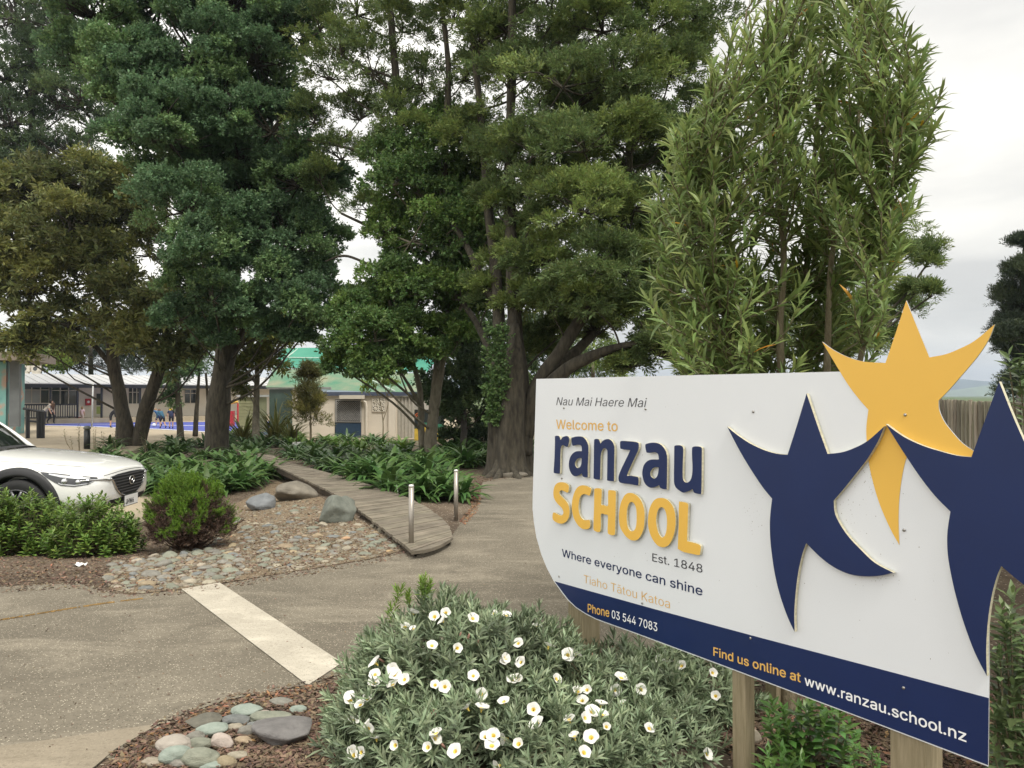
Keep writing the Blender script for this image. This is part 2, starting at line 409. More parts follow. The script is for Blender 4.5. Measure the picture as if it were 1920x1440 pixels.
# ------------------------------------------------------------------ distant hills
M_HILL = mat('hill_forest', (0.020, 0.042, 0.040), 0.95, 0.5, 0.004, color2=(0.04, 0.07, 0.05))
def hill(name, ybase, xs, hs, depth, label, mname):
    n = len(xs); rows = []
    for k, (dy, f) in enumerate([(0, 0.0), (depth * .25, .45), (depth * .5, .8), (depth * .75, 1.0), (depth * 1.4, .6)]):
        rows.append([(x, ybase + dy + 25 * mnoise.noise(Vector((x * .01, k, 0))), -2 + h * f * (1 + .12 * mnoise.noise(Vector((x * .012, k * 3.1, 5))))) for x, h in zip(xs, hs)])
    mb = MB(); mb.grid(np.array(rows)); o = mb.build(name, mname, smooth=True); tag(o, label, 'hill', kind='structure'); return o
xs = np.linspace(-2600, 3300, 150)
hs = np.array([70 + 28 * mnoise.noise(Vector((x * .0009, 1, 2))) + 10 * mnoise.noise(Vector((x * .006, 4, 2))) for x in xs])
M_PAST = mat('hill_pasture', (0.10, 0.14, 0.07), 0.95, 0.3, 0.01)
hill('hills', 2600, xs, hs * 0.95, 700, 'blue hazy forested hills beyond the fence', M_HILL)
xs2 = np.linspace(1250, 1900, 50)
hs2 = np.array([52 * math.exp(-((x - 1750) / 330.0) ** 2) for x in xs2])
hill('hills', 2450, xs2, hs2, 120, 'pale pasture spur in front of the hazy hills', M_PAST)
# ================================================================== SIGN
S_U = np.array([sin(radians(35.3)), -cos(radians(35.3)), 0.0])     # along the board, away from its far end
S_N = np.array([-cos(radians(35.3)), -sin(radians(35.3)), 0.0])    # towards the viewer
_r = ray(1855, 900); S_R = _r * (2.31 / _r[1])                      # a point of the board
S_O = S_R.copy(); S_O[2] = 0.0
def suv(px, py, off=0.0):
    r = ray(px, py); o = S_R + np.array([0, 0, 0]) + S_N * off
    t = (S_R[:2] + S_N[:2] * off) @ S_N[:2] / (r[:2] @ S_N[:2])
    p = np.array([0, 0, CAM_H]) + r * t
    return np.array([(p - S_O) @ S_U, p[2]])
def sxyz(uv, off=0.0):
    uv = np.atleast_2d(uv)
    return S_O + uv[:, :1] * S_U + S_N * off + np.array([0, 0, 1.0]) * uv[:, 1:2]
SIGN_AT = sxyz([(-1.1, 0)], 0)[0]
sign = empty('school_sign', SIGN_AT, 0, 'large white school sign board with raised blue and yellow star figures on timber posts', 'sign')
sign_off = -SIGN_AT
M_WHITE = mat('sign_white', (0.73, 0.755, 0.785), 0.34, 0.02, 1.2, spec=0.4)
M_NAVY = mat('sign_navy', (0.008, 0.021, 0.088), 0.38, 0.10, 2.0, spec=0.4)
M_YEL = mat('sign_yellow', (0.78, 0.47, 0.085), 0.36, 0.03, 2.0, spec=0.4)
M_EDGE = mat('ply_edge', (0.52, 0.49, 0.36), 0.8, 0.18, 30, stretch=(1, 1, 4))
M_ALU = mat('sheet_edge', (0.42, 0.42, 0.42), 0.45, 0.1, 10, metal=0.3)
M_DARK = mat('text_dark', (0.035, 0.035, 0.045), 0.45, 0.05, 5)
M_TXTY = mat('text_amber', (0.72, 0.43, 0.11), 0.45, 0.03, 5)
M_TXTW = mat('text_white', (0.85, 0.86, 0.88), 0.45, 0.02, 5)
M_STEEL = mat('screw_steel', (0.35, 0.34, 0.32), 0.35, 0.2, 200, metal=0.9)
def board(name, loops_uv, o0, o1, mface, mside, parent=sign):
    """flat board cut to an outline: front face at offset o1, back at o0"""
    V2, T = flat_fill(loops_uv); n = len(V2)
    Vf, Vb = sxyz(V2, o1), sxyz(V2, o0)
    def orient(t):
        a, b, c = V2[t[0]], V2[t[1]], V2[t[2]]
        return t if np.cross(b - a, c - a) > 0 else t[::-1]
    T = [orient(t) for t in T]
    # u runs right as seen by the viewer, so counter-clockwise in (u, z) faces the viewer
    F = [t for t in T] + [tuple(i + n for i in t[::-1]) for t in T]; mi = [0] * len(T) + [1] * len(T)
    k = 0
    for lp in loops_uv:
        L = len(lp); A = np.asarray(lp); ccw = np.sum(A[:, 0] * np.roll(A[:, 1], -1) - np.roll(A[:, 0], -1) * A[:, 1]) > 0
        outer = lp is loops_uv[0]
        for i in range(L):
            a, b = k + i, k + (i + 1) % L
            q = (a, a + n, b + n, b) if ccw == outer else (b, b + n, a + n, a)
            F.append(q); mi.append(1)
        k += L
    me = mesh_np(name, np.vstack([Vf, Vb]) + sign_off, F, False, mi)
    return link_mesh(name, me, [mface, mside], parent)
def pxl(pts, off): return [suv(x, y, off) for x, y in pts]
# the white sheet
PANEL = [(1005.5, 710.5), (1562, 697), (1640, 695), (1700, 820), (1790, 900), (1853, 905), (1855, 1270), (1853, 1437.5), (1600, 1341), (1342, 1244), (1188, 1186.7), (1146.7, 1172), (1117.5, 1161.5), (1097, 1151), (1080, 1140), (1065, 1126), (1053, 1111), (1038, 1089), (1025.8, 1066), (1015.4, 1041), (1005.8, 1008), (1000.8, 978), (998.6, 955), (998.8, 930)]
board('panel', [pxl(PANEL, 0.0)[::-1]], -0.004, 0.0, M_WHITE, M_ALU)
BAND = [(1040, 1090), (1230, 1143), (1430, 1197), (1640, 1252), (1853.6, 1309), (1852.2, 1434.5), (1600, 1339.0), (1342, 1242), (1188, 1184.9), (1146.7, 1170.2), (1117.5, 1159.6), (1097, 1149), (1080, 1138), (1066, 1124.6), (1054, 1109)]
board('blue_band', [pxl(BAND, 0.0015)[::-1]], 0.0002, 0.0015, M_NAVY, M_NAVY)
def zpx(pts, s, ox, oy): return [(x / s + ox, y / s + oy) for x, y in pts]
# stars -------------------------------------------------------------
SM = [(40, 240), (95, 285), (170, 335), (250, 372), (320, 392), (380, 398), (435, 225), (487, 53), (545, 225), (605, 393), (680, 385), (750, 362), (830, 320), (925, 237), (890, 320), (830, 420), (760, 510), (700, 585), (640, 655), (645, 720), (670, 780), (720, 855), (790, 930), (870, 1005), (975, 1062), (900, 1078), (820, 1082), (730, 1070), (640, 1030), (560, 970), (485, 895), (462, 960), (440, 1060), (425, 1180), (418, 1290), (420, 1395), (380, 1310), (335, 1180), (305, 1050), (285, 900), (280, 790), (285, 710), (293, 645), (240, 580), (170, 475), (105, 365)]
SM_C = (0, 5, 7, 9, 13, 18, 24, 30, 35, 42)
SOFF = 0.018
sm_uv = smooth_closed(pxl(zpx(SM, 3.0, 1350, 720), SOFF), 4, SM_C)
board('small_star', [sm_uv[::-1]], 0.0022, SOFF, M_NAVY, M_EDGE)
ANCH_S = [SM[i] for i in (0, 5, 7, 42, 30, 35)]
ANCH_B = [(50, 228), (435, 377), (560, 37), (340, 622), (570, 867), (510, 1365)]
A = np.array(pxl(zpx(ANCH_S, 3.0, 1350, 720), SOFF)); Bq = np.array(pxl(zpx(ANCH_B, 2.4, 1640, 700), SOFF))
AFF = np.linalg.lstsq(np.column_stack([A, np.ones(6)]), Bq, rcond=None)[0]
raw = np.array(pxl(zpx(SM, 3.0, 1350, 720), SOFF))
big = np.column_stack([raw, np.ones(len(raw))]) @ AFF
LEFT = {0: (50, 228), 1: (130, 285), 2: (215, 325), 3: (300, 352), 4: (370, 370), 5: (435, 377), 7: (560, 37), 30: (570, 867), 31: (548, 920), 32: (525, 1010), 33: (508, 1130), 34: (502, 1250), 35: (505, 1363), 36: (450, 1255), 37: (400, 1120), 38: (360, 980), 39: (332, 840), 40: (326, 750), 41: (330, 690), 42: (341, 622), 43: (270, 550), 44: (200, 460), 45: (120, 340)}
for i, p in LEFT.items(): big[i] = suv(p[0] / 2.4 + 1640, p[1] / 2.4 + 700, SOFF)
big[6] = 0.5 * (big[5] + big[7])
big_uv = smooth_closed(big, 4, SM_C)
board('big_star', [big_uv[::-1]], 0.0022, SOFF, M_NAVY, M_EDGE)
YS = [(33, 233), (90, 275), (170, 315), (260, 340), (375, 347), (432, 180), (487, 10), (550, 165), (612, 317), (700, 300), (780, 268), (860, 225), (965, 138), (930, 225), (870, 315), (790, 410), (720, 490), (662, 550), (665, 600), (690, 660), (735, 720), (790, 780), (850, 822), (905, 862), (800, 862), (700, 855), (600, 820), (530, 780), (505, 820), (485, 870), (465, 960), (450, 1080), (446, 1200), (450, 1330), (400, 1240), (340, 1100), (300, 960), (280, 850), (272, 740), (273, 680), (283, 600), (230, 540), (170, 460), (100, 345)]
ys_uv = smooth_closed(pxl(zpx(YS, 2.88, 1530, 560), 0.0015), 4, (0, 4, 6, 8, 12, 17, 23, 27, 33, 40))
board('yellow_star', [ys_uv[::-1]], 0.0002 - 0.004, 0.0015, M_YEL, M_ALU)
# raised letters ----------------------------------------------------
LZ = {'A': (12.0, 1020, 800), 'B': (10.2857, 1170, 800), 'C': (10.2857, 1020, 890), 'D': (10.2857, 1170, 910), 'P': (1.0, 0, 0)}
LET = [
 ('A', 0, [[(250,215),(290,203),(340,215),(362,255),(375,295),(410,245),(470,215),(530,215),(570,260),(560,360),(535,445),(510,455),(460,430),(430,415),(400,430),(380,480),(370,600),(366,800),(360,1040),(345,1055),(290,1055),(235,1045),(218,1020),(226,850),(235,700),(245,400),(245,240)]]),
 ('A', 0, [[(615,265),(650,240),(740,220),(850,225),(920,270),(975,360),(998,450),(1000,560),(992,750),(985,900),(985,1120),(975,1140),(920,1138),(870,1115),(850,1060),(840,1055),(800,1090),(720,1117),(650,1095),(600,1030),(565,930),(558,830),(580,710),(630,620),(700,565),(770,550),(845,550),(850,520),(845,450),(820,415),(770,408),(700,420),(650,430),(630,390),(617,310)],[(845,712),(790,710),(740,735),(705,790),(697,840),(710,890),(745,930),(785,925),(820,890),(838,830),(845,770)]]),
 ('A', 0, [[(1130,295),(1160,278),(1220,280),(1245,310),(1265,365),(1275,375),(1310,330),(1370,290),(1440,278),(1500,300),(1550,360),(1580,440),(1585,540),(1582,700),(1578,950),(1575,1210),(1560,1225),(1490,1222),(1425,1210),(1418,1180),(1422,950),(1425,700),(1425,560),(1410,510),(1375,485),(1330,500),(1295,560),(1280,640),(1275,700),(1268,950),(1262,1170),(1245,1190),(1180,1187),(1125,1170),(1115,1140),(1118,900),(1120,700),(1125,350)]]),
 ('P', 0, [[(1162.6,830),(1165,826.8),(1175,827),(1189.4,828.2),(1196.2,830),(1197.7,833),(1197.2,841.8),(1193.3,851.5),(1184,871),(1175.8,890.9),(1181.7,891.8),(1194.3,894),(1197.2,897.2),(1197,907.9),(1194.3,910),(1180,907.4),(1168.3,906.2),(1161.7,904),(1159.6,898.3),(1160.4,890.8),(1165,879),(1170,868.5),(1181,845.7),(1180.4,844),(1172,843),(1165,841.7),(1163,840)]]),
 ('B', 0, [[(412,350),(440,328),(540,308),(640,315),(720,355),(790,440),(825,540),(832,640),(830,900),(825,1190),(815,1205),(760,1203),(700,1180),(680,1135),(670,1130),(620,1160),(540,1178),(470,1160),(400,1090),(362,980),(352,880),(375,760),(430,680),(500,640),(580,632),(665,632),(668,590),(655,530),(620,500),(570,495),(500,505),(440,500),(425,470),(412,400)],[(665,785),(610,783),(555,805),(515,860),(507,910),(525,965),(570,998),(610,990),(640,950),(658,890),(665,830)]]),
 ('B', 0, [[(970,380),(1000,360),(1060,357),(1110,370),(1140,410),(1142,520),(1135,700),(1132,960),(1145,1030),(1175,1070),(1220,1078),(1260,1055),(1295,1000),(1315,900),(1320,760),(1312,600),(1310,430),(1325,395),(1370,380),(1440,382),(1490,400),(1502,440),(1500,700),(1498,1000),(1490,1280),(1475,1297),(1420,1295),(1350,1270),(1330,1220),(1315,1205),(1270,1235),(1200,1262),(1140,1272),(1080,1240),(1010,1185),(975,1120),(962,1020),(965,700),(968,450)]]),
 ('C', 1, [[(460,345),(400,325),(360,305),(330,300),(305,320),(298,360),(330,410),(400,480),(460,560),(490,660),(490,760),(470,840),(420,910),(350,945),(290,940),(220,910),(175,870),(162,820),(170,750),(190,728),(240,750),(300,780),(340,785),(365,760),(372,710),(340,640),(260,560),(205,480),(182,400),(182,310),(205,220),(260,160),(330,145),(400,155),(450,180),(475,210),(480,260)]]),
 ('C', 1, [[(870,405),(820,385),(770,375),(730,390),(695,440),(675,520),(665,640),(680,740),(705,810),(750,860),(800,878),(870,870),(890,920),(888,1000),(860,1040),(800,1053),(730,1040),(650,970),(580,850),(545,720),(535,600),(550,460),(590,330),(650,240),(730,205),(810,215),(870,240),(910,270),(905,330),(885,385)]]),
 ('C', 1, [[(975,275),(1010,262),(1070,265),(1110,290),(1112,400),(1105,575),(1150,585),(1230,603),(1234,450),(1238,320),(1260,298),(1330,305),(1380,320),(1385,420),(1380,700),(1374,950),(1368,1140),(1345,1165),(1290,1165),(1240,1140),(1228,1100),(1229,950),(1230,785),(1180,770),(1100,755),(1097,900),(1095,1000),(1085,1085),(1050,1108),(990,1090),(955,1050),(955,900),(965,600),(968,320)]]),
 ('D', 1, [[(95,145),(170,155),(250,200),(320,280),(370,390),(395,520),(395,680),(380,830),(330,960),(270,1040),(200,1065),(120,1050),(50,1000),(-3,935),(-63,834),(-93,714),(-98,574),(-83,434),(-53,314),(-3,214),(40,168)],[(145,320),(180,335),(215,390),(238,480),(243,600),(238,740),(215,840),(165,885),(120,875),(80,820),(58,730),(52,600),(60,470),(85,380),(110,335)]]),
 ('D', 1, [[(690,243),(770,250),(850,290),(920,370),(970,480),(993,620),(993,770),(970,920),(920,1060),(850,1160),(760,1193),(670,1175),(590,1100),(520,980),(475,840),(460,690),(475,530),(510,400),(570,300),(630,255)],[(725,420),(765,440),(800,500),(822,600),(828,720),(818,860),(790,960),(745,1005),(705,985),(665,920),(635,810),(620,690),(630,570),(655,480),(690,430)]]),
 ('D', 1, [[(1060,340),(1085,318),(1160,325),(1220,345),(1240,380),(1235,500),(1226,800),(1218,1060),(1240,1080),(1320,1100),(1420,1130),(1470,1160),(1480,1220),(1465,1320),(1440,1345),(1300,1320),(1150,1285),(1060,1240),(1038,1220),(1040,1100),(1048,900),(1055,700)]]),
]
for key, c, loops in LET:
    s, ox, oy = LZ[key]; off = 0.016
    L = [smooth_closed(pxl(zpx(lp, s, ox, oy), off), 3)[::-1] for lp in loops]
    board('letter', L, 0.0022, off, (M_NAVY, M_YEL)[c], M_EDGE)
# printed lettering ---------------------------------------------------
def get_font():
    try:
        p = os.path.join(bpy.utils.system_resource('DATAFILES'), 'fonts', 'Inter.woff2')
        return bpy.data.fonts.load(p)
    except Exception:
        return None
FONT = get_font()
def text_mesh(txt, offset=0.0, shear=0.0):
    """outlines of the glyphs filled by the non-zero rule (the font's strokes overlap)"""
    cu = bpy.data.curves.new('t', 'FONT'); cu.body = txt; cu.size = 1.0; cu.shear = shear; cu.resolution_u = 4; cu.fill_mode = 'NONE'
    if FONT: cu.font = FONT
    ob = bpy.data.objects.new('t', cu); COL.objects.link(ob)
    dg = bpy.context.evaluated_depsgraph_get(); me = bpy.data.meshes.new_from_object(ob.evaluated_get(dg))
    bpy.data.objects.remove(ob); bpy.data.curves.remove(cu)
    W = np.array([v.co[:2] for v in me.vertices]); E = [tuple(e.vertices) for e in me.edges]; bpy.data.meshes.remove(me)
    nxt = {}
    for p, q_ in E: nxt.setdefault(p, []).append(q_); nxt.setdefault(q_, []).append(p)
    seen = set(); loops = []
    for st in range(len(W)):
        if st in seen or st not in nxt: continue
        lp = [st]; seen.add(st); cur = st + 1 if st + 1 in nxt[st] else nxt[st][0]
        while cur not in seen:
            lp.append(cur); seen.add(cur); n_ = [x for x in nxt[cur] if x not in seen]
            if not n_: break
            cur = n_[0]
        if len(lp) > 2: loops.append(lp)
    VV, FF, base = [], [], 0
    # glyph by glyph: loops whose x ranges overlap belong together
    ext = sorted([(W[l][:, 0].min(), W[l][:, 0].max(), l) for l in loops], key=lambda t: t[0]); groups = []
    for lo_, hi_, l in ext:
        if groups and lo_ < groups[-1][1] - 1e-4: groups[-1][2].append(l); groups[-1][1] = max(groups[-1][1], hi_)
        else: groups.append([lo_, hi_, [l]])
    for _, _, ls in groups:
        pts, ed = [], []
        for l in ls:
            k = len(pts); m = len(l); pts += [Vector(W[i]) for i in l]; ed += [(k + i, k + (i + 1) % m) for i in range(m)]
        r = delaunay_2d_cdt(pts, ed, [], 0, 1e-6); V = np.array([v[:] for v in r[0]])
        for f in r[2]:
            f = list(f); c = V[f].mean(0); wn_ = 0
            for l in ls:
                A_ = W[l] - c; B_ = np.roll(A_, -1, 0); cr = A_[:, 0] * B_[:, 1] - A_[:, 1] * B_[:, 0]
                wn_ += int(((A_[:, 1] <= 0) & (B_[:, 1] > 0) & (cr > 0)).sum()) - int(((A_[:, 1] > 0) & (B_[:, 1] <= 0) & (cr < 0)).sum())
            if wn_ != 0:
                if np.cross(V[f[1]] - V[f[0]], V[f[2]] - V[f[0]]) < 0: f = f[::-1]
                FF.append(tuple(i + base for i in f))
        VV.append(V); base += len(V)
    V = np.vstack(VV); F = FF; used = sorted({i for f in F for i in f}); mp_ = {i: k for k, i in enumerate(used)}; V = V[used]; F = [tuple(mp_[i] for i in f) for f in F]
    if offset:      # heavier or lighter weight: move the outline along its normal
        cnt = {}
        for f in F:
            for i in range(len(f)):
                a, b = f[i], f[(i + 1) % len(f)]; k = (min(a, b), max(a, b)); cnt.setdefault(k, []).append((a, b, f))
        nrm = np.zeros_like(V)
        for k, L in cnt.items():
            if len(L) == 1:
                a, b, f = L[0]; e = V[b] - V[a]; n = np.array([e[1], -e[0]])
                c = V[list(f)].mean(0)
                if n @ (c - V[a]) > 0: n = -n
                n /= np.linalg.norm(n) + 1e-9; nrm[a] += n; nrm[b] += n
        l = np.linalg.norm(nrm, axis=1); ok = l > 1e-6; nrm[ok] /= l[ok][:, None]
        V = V + nrm * offset
    return V, F
def sign_text(txt, p0, p1, captop, m, offset=0.0, shear=0.0, off=0.0012, ratio=0.727):
    V, F = text_mesh(txt, offset, shear)
    a, b, c = suv(*p0, off), suv(*p1, off), suv(p0[0], captop, off)
    x0, x1 = V[:, 0].min(), V[:, 0].max()
    sx = np.linalg.norm(b - a) / (x1 - x0); sy = (c[1] - a[1]) / ratio
    ux = (b - a) / np.linalg.norm(b - a)
    P = a + (V[:, :1] - x0) * sx * ux + V[:, 1:2] * sy * np.array([0, 1.0])
    W = sxyz(P, off) + sign_off
    words = txt.split(' '); ends = [text_mesh(' '.join(words[:i + 1]), 0, shear)[0][:, 0].max() + 0.02 for i in range(len(words))]; ends[-1] = 1e9
    cx = np.array([V[list(f), 0].mean() for f in F]); lo = -1e9
    for e in ends:          # every word is a piece of lettering of its own
        fs = [f for f, x in zip(F, cx) if lo < x <= e]; lo = e
        used = sorted({i for f in fs for i in f}); mp = {i: k for k, i in enumerate(used)}
        if fs: link_mesh('lettering', mesh_np('lettering', W[used], [tuple(mp[i] for i in f) for f in fs]), m, sign)
sign_text('Nau Mai Haere Mai', (1043, 759.5), (1213, 763.5), 738.5, M_DARK, -0.006, 0.22)
sign_text('Welcome to', (1042.5, 803.8), (1158, 808.5), 779.5, M_TXTY, 0.008)
sign_text('Est. 1848', (1223, 1052), (1317, 1074.3), 1031, M_DARK, 0.002)
sign_text('Where everyone can shine', (1053.5, 1043), (1317, 1117), 1023, M_NAVY, 0.008)
sign_text('Tiaho T\u0101tou Katoa', (1094.5, 1092.5), (1256, 1141), 1071, M_TXTY, -0.008)
sign_text('Phone', (1102, 1147.5), (1142.5, 1157), 1125.5, M_TXTY, 0.012, 0, 0.0028)
sign_text('03 544 7083', (1147, 1158.5), (1232.5, 1184), 1137.5, M_TXTW, 0.006, 0, 0.0028)
sign_text('Find us online at', (1337.5, 1229), (1501.5, 1279.5), 1206.5, M_TXTY, 0.014, 0, 0.0028)
sign_text('www.ranzau.school.nz', (1508.5, 1284), (1812, 1391.5), 1258.5, M_TXTW, 0.012, 0, 0.0028)
# screws
for x, y in [(1412, 772), (1697, 778), (1407, 1197), (1695, 994), (1694, 1290), (1048, 1081), (1204, 1131), (1057, 765), (1210, 767), (1053, 897)]:
    uv = suv(x, y, 0.002); mb = MB()
    pr = [(0.0055, 0.0), (0.0052, 0.0018), (0.0035, 0.0032), (0.001, 0.0036)]
    th = np.arange(10) * 2 * pi / 10; V = []
    for r, h in pr:
        for t in th: V.append(sxyz([(uv[0] + r * cos(t), uv[1] + r * sin(t))], 0.0015 + h)[0] + sign_off)
    F = [(i * 10 + j, i * 10 + (j + 1) % 10, (i + 1) * 10 + (j + 1) % 10, (i + 1) * 10 + j) for i in range(3) for j in range(10)] + [tuple(30 + j for j in range(10))]
    mb.add(V, F); mb.build('screw', M_STEEL, sign, True)
# posts
M_POST = mat('treated_timber', (0.20, 0.165, 0.095), 0.85, 0.22, 14, color2=(0.30, 0.25, 0.16), stretch=(6, 6, 0.5), bump=0.25, bscale=30)
ang = math.atan2(S_U[1], S_U[0])
def post(pxc, size, ztop):
    uvc = suv(pxc, 1100, -0.004)
    c = sxyz([(uvc[0], 0)], -0.006 - size / 2)[0] + sign_off
    gz = float(ground_z(*(c - sign_off)[:2]))
    mb = MB(); mb.box((c[0], c[1], (ztop + gz - 0.05) / 2), (size, size, ztop - gz + 0.05), ang)
    return mb.build('post', M_POST, sign, bevel=0.003)
post(1078, 0.115, 1.45); post(1698, 0.115, 1.45); post(1383, 0.062, 1.45)

# grime specks that gathered below the raised figures and on the white sheet
qd = np.random.default_rng(17); mb = MB()
def speck(px, py, r, off=0.0008):
    c = suv(px, py, off); m = 6; el = qd.uniform(.6, 2.2)
    mb.add([sxyz([(c[0] + r * cos(a) * qd.uniform(.6, 1.1), c[1] + r * el * sin(a) * qd.uniform(.6, 1.1))], off)[0] + sign_off for a in np.arange(m) * 2 * pi / m], [tuple(range(m))])
for x, y, sx, sy, n in [(1632, 880, 12, 10, 26), (1620, 915, 16, 14, 16), (1585, 945, 16, 14, 18), (1605, 975, 14, 14, 10), (1640, 1085, 26, 6, 22), (1420, 945, 8, 26, 22), (1405, 985, 14, 30, 12), (1650, 1000, 60, 60, 14), (1500, 1150, 120, 60, 14), (1250, 960, 90, 80, 12), (1700, 1120, 70, 90, 12), (1180, 920, 60, 5, 14), (1200, 1045, 60, 4, 12), (1260, 760, 8, 22, 6)]:
    for _ in range(n): speck(x + qd.normal(0, sx), y + qd.normal(0, sy), qd.uniform(.0004, .0014))
o = mb.build('grime', mat('grime_brown', (.16, .13, .09), .9, .3, 50), sign); o['kind'] = 'stuff'
# ================================================================== FOLIAGE TOOLS
def unit(a):
    a = np.asarray(a, float); return a / (np.linalg.norm(a, axis=-1, keepdims=True) + 1e-9)
def blade(nseg=3, w=0.16, fold=0.25, droop=0.25, prof=None):
    """one leaf along +Y, unit length, folded along its midrib"""
    V, F = [], []
    for i in range(nseg + 1):
        t = i / nseg
        ww = w * (prof(t) if prof else math.sin(pi * min(1, 0.08 + t * 0.92)) ** 0.8) * 0.5
        if i == nseg: ww = 0.004
        z = -droop * t * t; y = t * (1 - 0.25 * abs(droop) * t)
        V += [(-ww, y, z + fold * ww), (0, y, z), (ww, y, z + fold * ww)]
    for i in range(nseg):
        a = i * 3
        F += [(a, a + 1, a + 4, a + 3), (a + 1, a + 2, a + 5, a + 4)]
    return np.array(V, float), np.array(F)
def rhomb(w=0.5, fold=0.15):
    return np.array([(0, 0, 0), (w / 2, 0.45, fold * w), (0, 1, -0.05), (-w / 2, 0.45, fold * w)], float), np.array([(0, 1, 2, 3)])
def inst(T, P, Y, Z, S):
    """copies of template T at P with its +Y along Y and +Z near Z"""
    V, F = T; P = np.asarray(P, float); Y = unit(Y); Z = np.asarray(Z, float)
    X = unit(np.cross(Y, Z)); Zz = np.cross(X, Y); S = np.broadcast_to(np.asarray(S, float), (len(P),))
    W = (V[None, :, 0:1] * X[:, None] + V[None, :, 1:2] * Y[:, None] + V[None, :, 2:3] * Zz[:, None]) * S[:, None, None] + P[:, None]
    FF = F[None] + (np.arange(len(P)) * len(V))[:, None, None]
    return W.reshape(-1, 3), FF.reshape(-1, F.shape[1])
def join(parts):
    V, F, n = [], [], 0
    for v, f in parts:
        V.append(v); F.append(f + n); n += len(v)
    return np.vstack(V), np.vstack(F)
def rdir(n, rg, zmin=-1.0):
    v = unit(rg.normal(size=(n, 3)))
    if zmin > -1: v[:, 2] = np.where(v[:, 2] < zmin, -v[:, 2], v[:, 2])
    return v
def spray(n=7, llen=0.42, lw=0.5, spread=55, jitter=0.25, seed=1, length=1.0, whorl=False):
    """a twig end: leaves both sides of +Y"""
    rg = np.random.default_rng(seed); leaf = rhomb(lw)
    t = np.linspace(0.12, 1.0, n); side = np.where(np.arange(n) % 2 == 0, 1, -1)
    a = np.radians(spread) * (1.0 - 0.6 * (t > 0.93)); az = rg.uniform(0, 2 * pi, n) if whorl else np.where(side > 0, 0, pi) + rg.normal(0, 0.5, n)
    Yd = np.stack([np.sin(a) * np.cos(az), np.cos(a), np.sin(a) * np.sin(az)], 1) + rg.normal(0, jitter, (n, 3)) * 0.5
    P = np.stack([np.zeros(n), t * length * 0.75, np.zeros(n)], 1)
    Zn = np.stack([np.zeros(n), np.zeros(n), np.ones(n)], 1) + rg.normal(0, jitter, (n, 3))
    return inst(leaf, P, Yd, Zn, llen * rg.uniform(0.75, 1.2, n))
SPRAYS = {
 'fine': [spray(9, 0.34, 0.50, 55, 0.5, s) for s in range(4)],
 'flat': [spray(10, 0.36, 0.34, 50, 0.25, s + 20) for s in range(4)],
 'round': [spray(8, 0.40, 0.62, 60, 0.5, s + 40, whorl=True) for s in range(4)],
 'pinnate': [spray(11, 0.46, 0.36, 62, 0.2, s + 60) for s in range(4)],
 'needle': [spray(12, 0.30, 0.22, 40, 0.4, s + 80, whorl=True) for s in range(4)],
}
def crown_mesh(blobs, kind, rg, rc=0.42, m=55, size=0.26, up=0.5, flat=0.75, fill=1.0, drop=0.0, twig_mb=None, kdens=2.0):
    """blobs: (centre, radius[, density]).  Leafy clumps over each blob's surface."""
    parts = []; P_all, Y_all, Z_all, S_all, M_all = [], [], [], [], []
    for bl in blobs:
        c, r = np.asarray(bl[0], float), bl[1]; dens = bl[2] if len(bl) > 2 else 1.0
        rcl = min(rc, r * 0.55); K = max(4, int(kdens * (r / rcl) ** 2 * fill))
        d = rdir(K, rg, -0.55); rad = r * rg.uniform(0.35, 1.0, K) ** 0.6
        cc = c + d * rad[:, None] * np.array([1, 1, 0.85])
        for q in range(K):
            mm = max(3, int(m * dens * rg.uniform(0.55, 1.35))); rr = rcl * rg.uniform(0.65, 1.25)
            dd = rdir(mm, rg, -0.35); pos = cc[q] + dd * rr * rg.uniform(0.25, 1.0, (mm, 1)) ** .5 * np.array([1, 1, flat])
            Yv = unit(dd * 0.8 + d[q] * 0.5 + np.array([0, 0, up]) + rg.normal(0, 0.35, (mm, 3)))
            Yv[:, 2] -= drop
            P_all.append(pos); Y_all.append(Yv); Z_all.append(np.array([0, 0, 1.0]) + dd * 0.6 + rg.normal(0, 0.4, (mm, 3)))
            S_all.append(size * rg.uniform(0.7, 1.3, mm)); M_all.append(np.full(mm, int(rg.random() < 0.36)))
            if twig_mb is not None:
                mid = (c + cc[q]) / 2 + rg.normal(0, 0.08 * r, 3)
                twig_mb.tube(spline([c, mid, cc[q]], 5), np.linspace(0.030, 0.008, 5) * max(0.7, r), 4, False)
    P, Y, Z, S, Mx = np.vstack(P_all), np.vstack(Y_all), np.vstack(Z_all), np.concatenate(S_all), np.concatenate(M_all)
    pick = rg.integers(0, 4, len(P)); mids = []
    for k in range(4):
        w = pick == k
        if w.any(): parts.append(inst(SPRAYS[kind][k], P[w], Y[w], Z[w], S[w])); mids.append(np.repeat(Mx[w], len(SPRAYS[kind][k][1])))
    return (*join(parts), np.concatenate(mids))
M_BARK = mat('bark_grey', (0.026, 0.022, 0.016), 0.95, 0.4, 5, color2=(0.085, 0.074, 0.052), stretch=(3, 3, 0.7), bump=1.0, bscale=12)
M_BARK2 = mat('bark_smooth', (0.10, 0.088, 0.062), 0.95, 0.3, 6, color2=(0.19, 0.17, 0.125), stretch=(2, 2, 0.8), bump=0.6, bscale=14)
M_BARKD = mat('bark_dark', (0.028, 0.024, 0.019), 0.95, 0.3, 5, color2=(0.065, 0.055, 0.042), stretch=(3, 3, 0.6), bump=0.8, bscale=12)
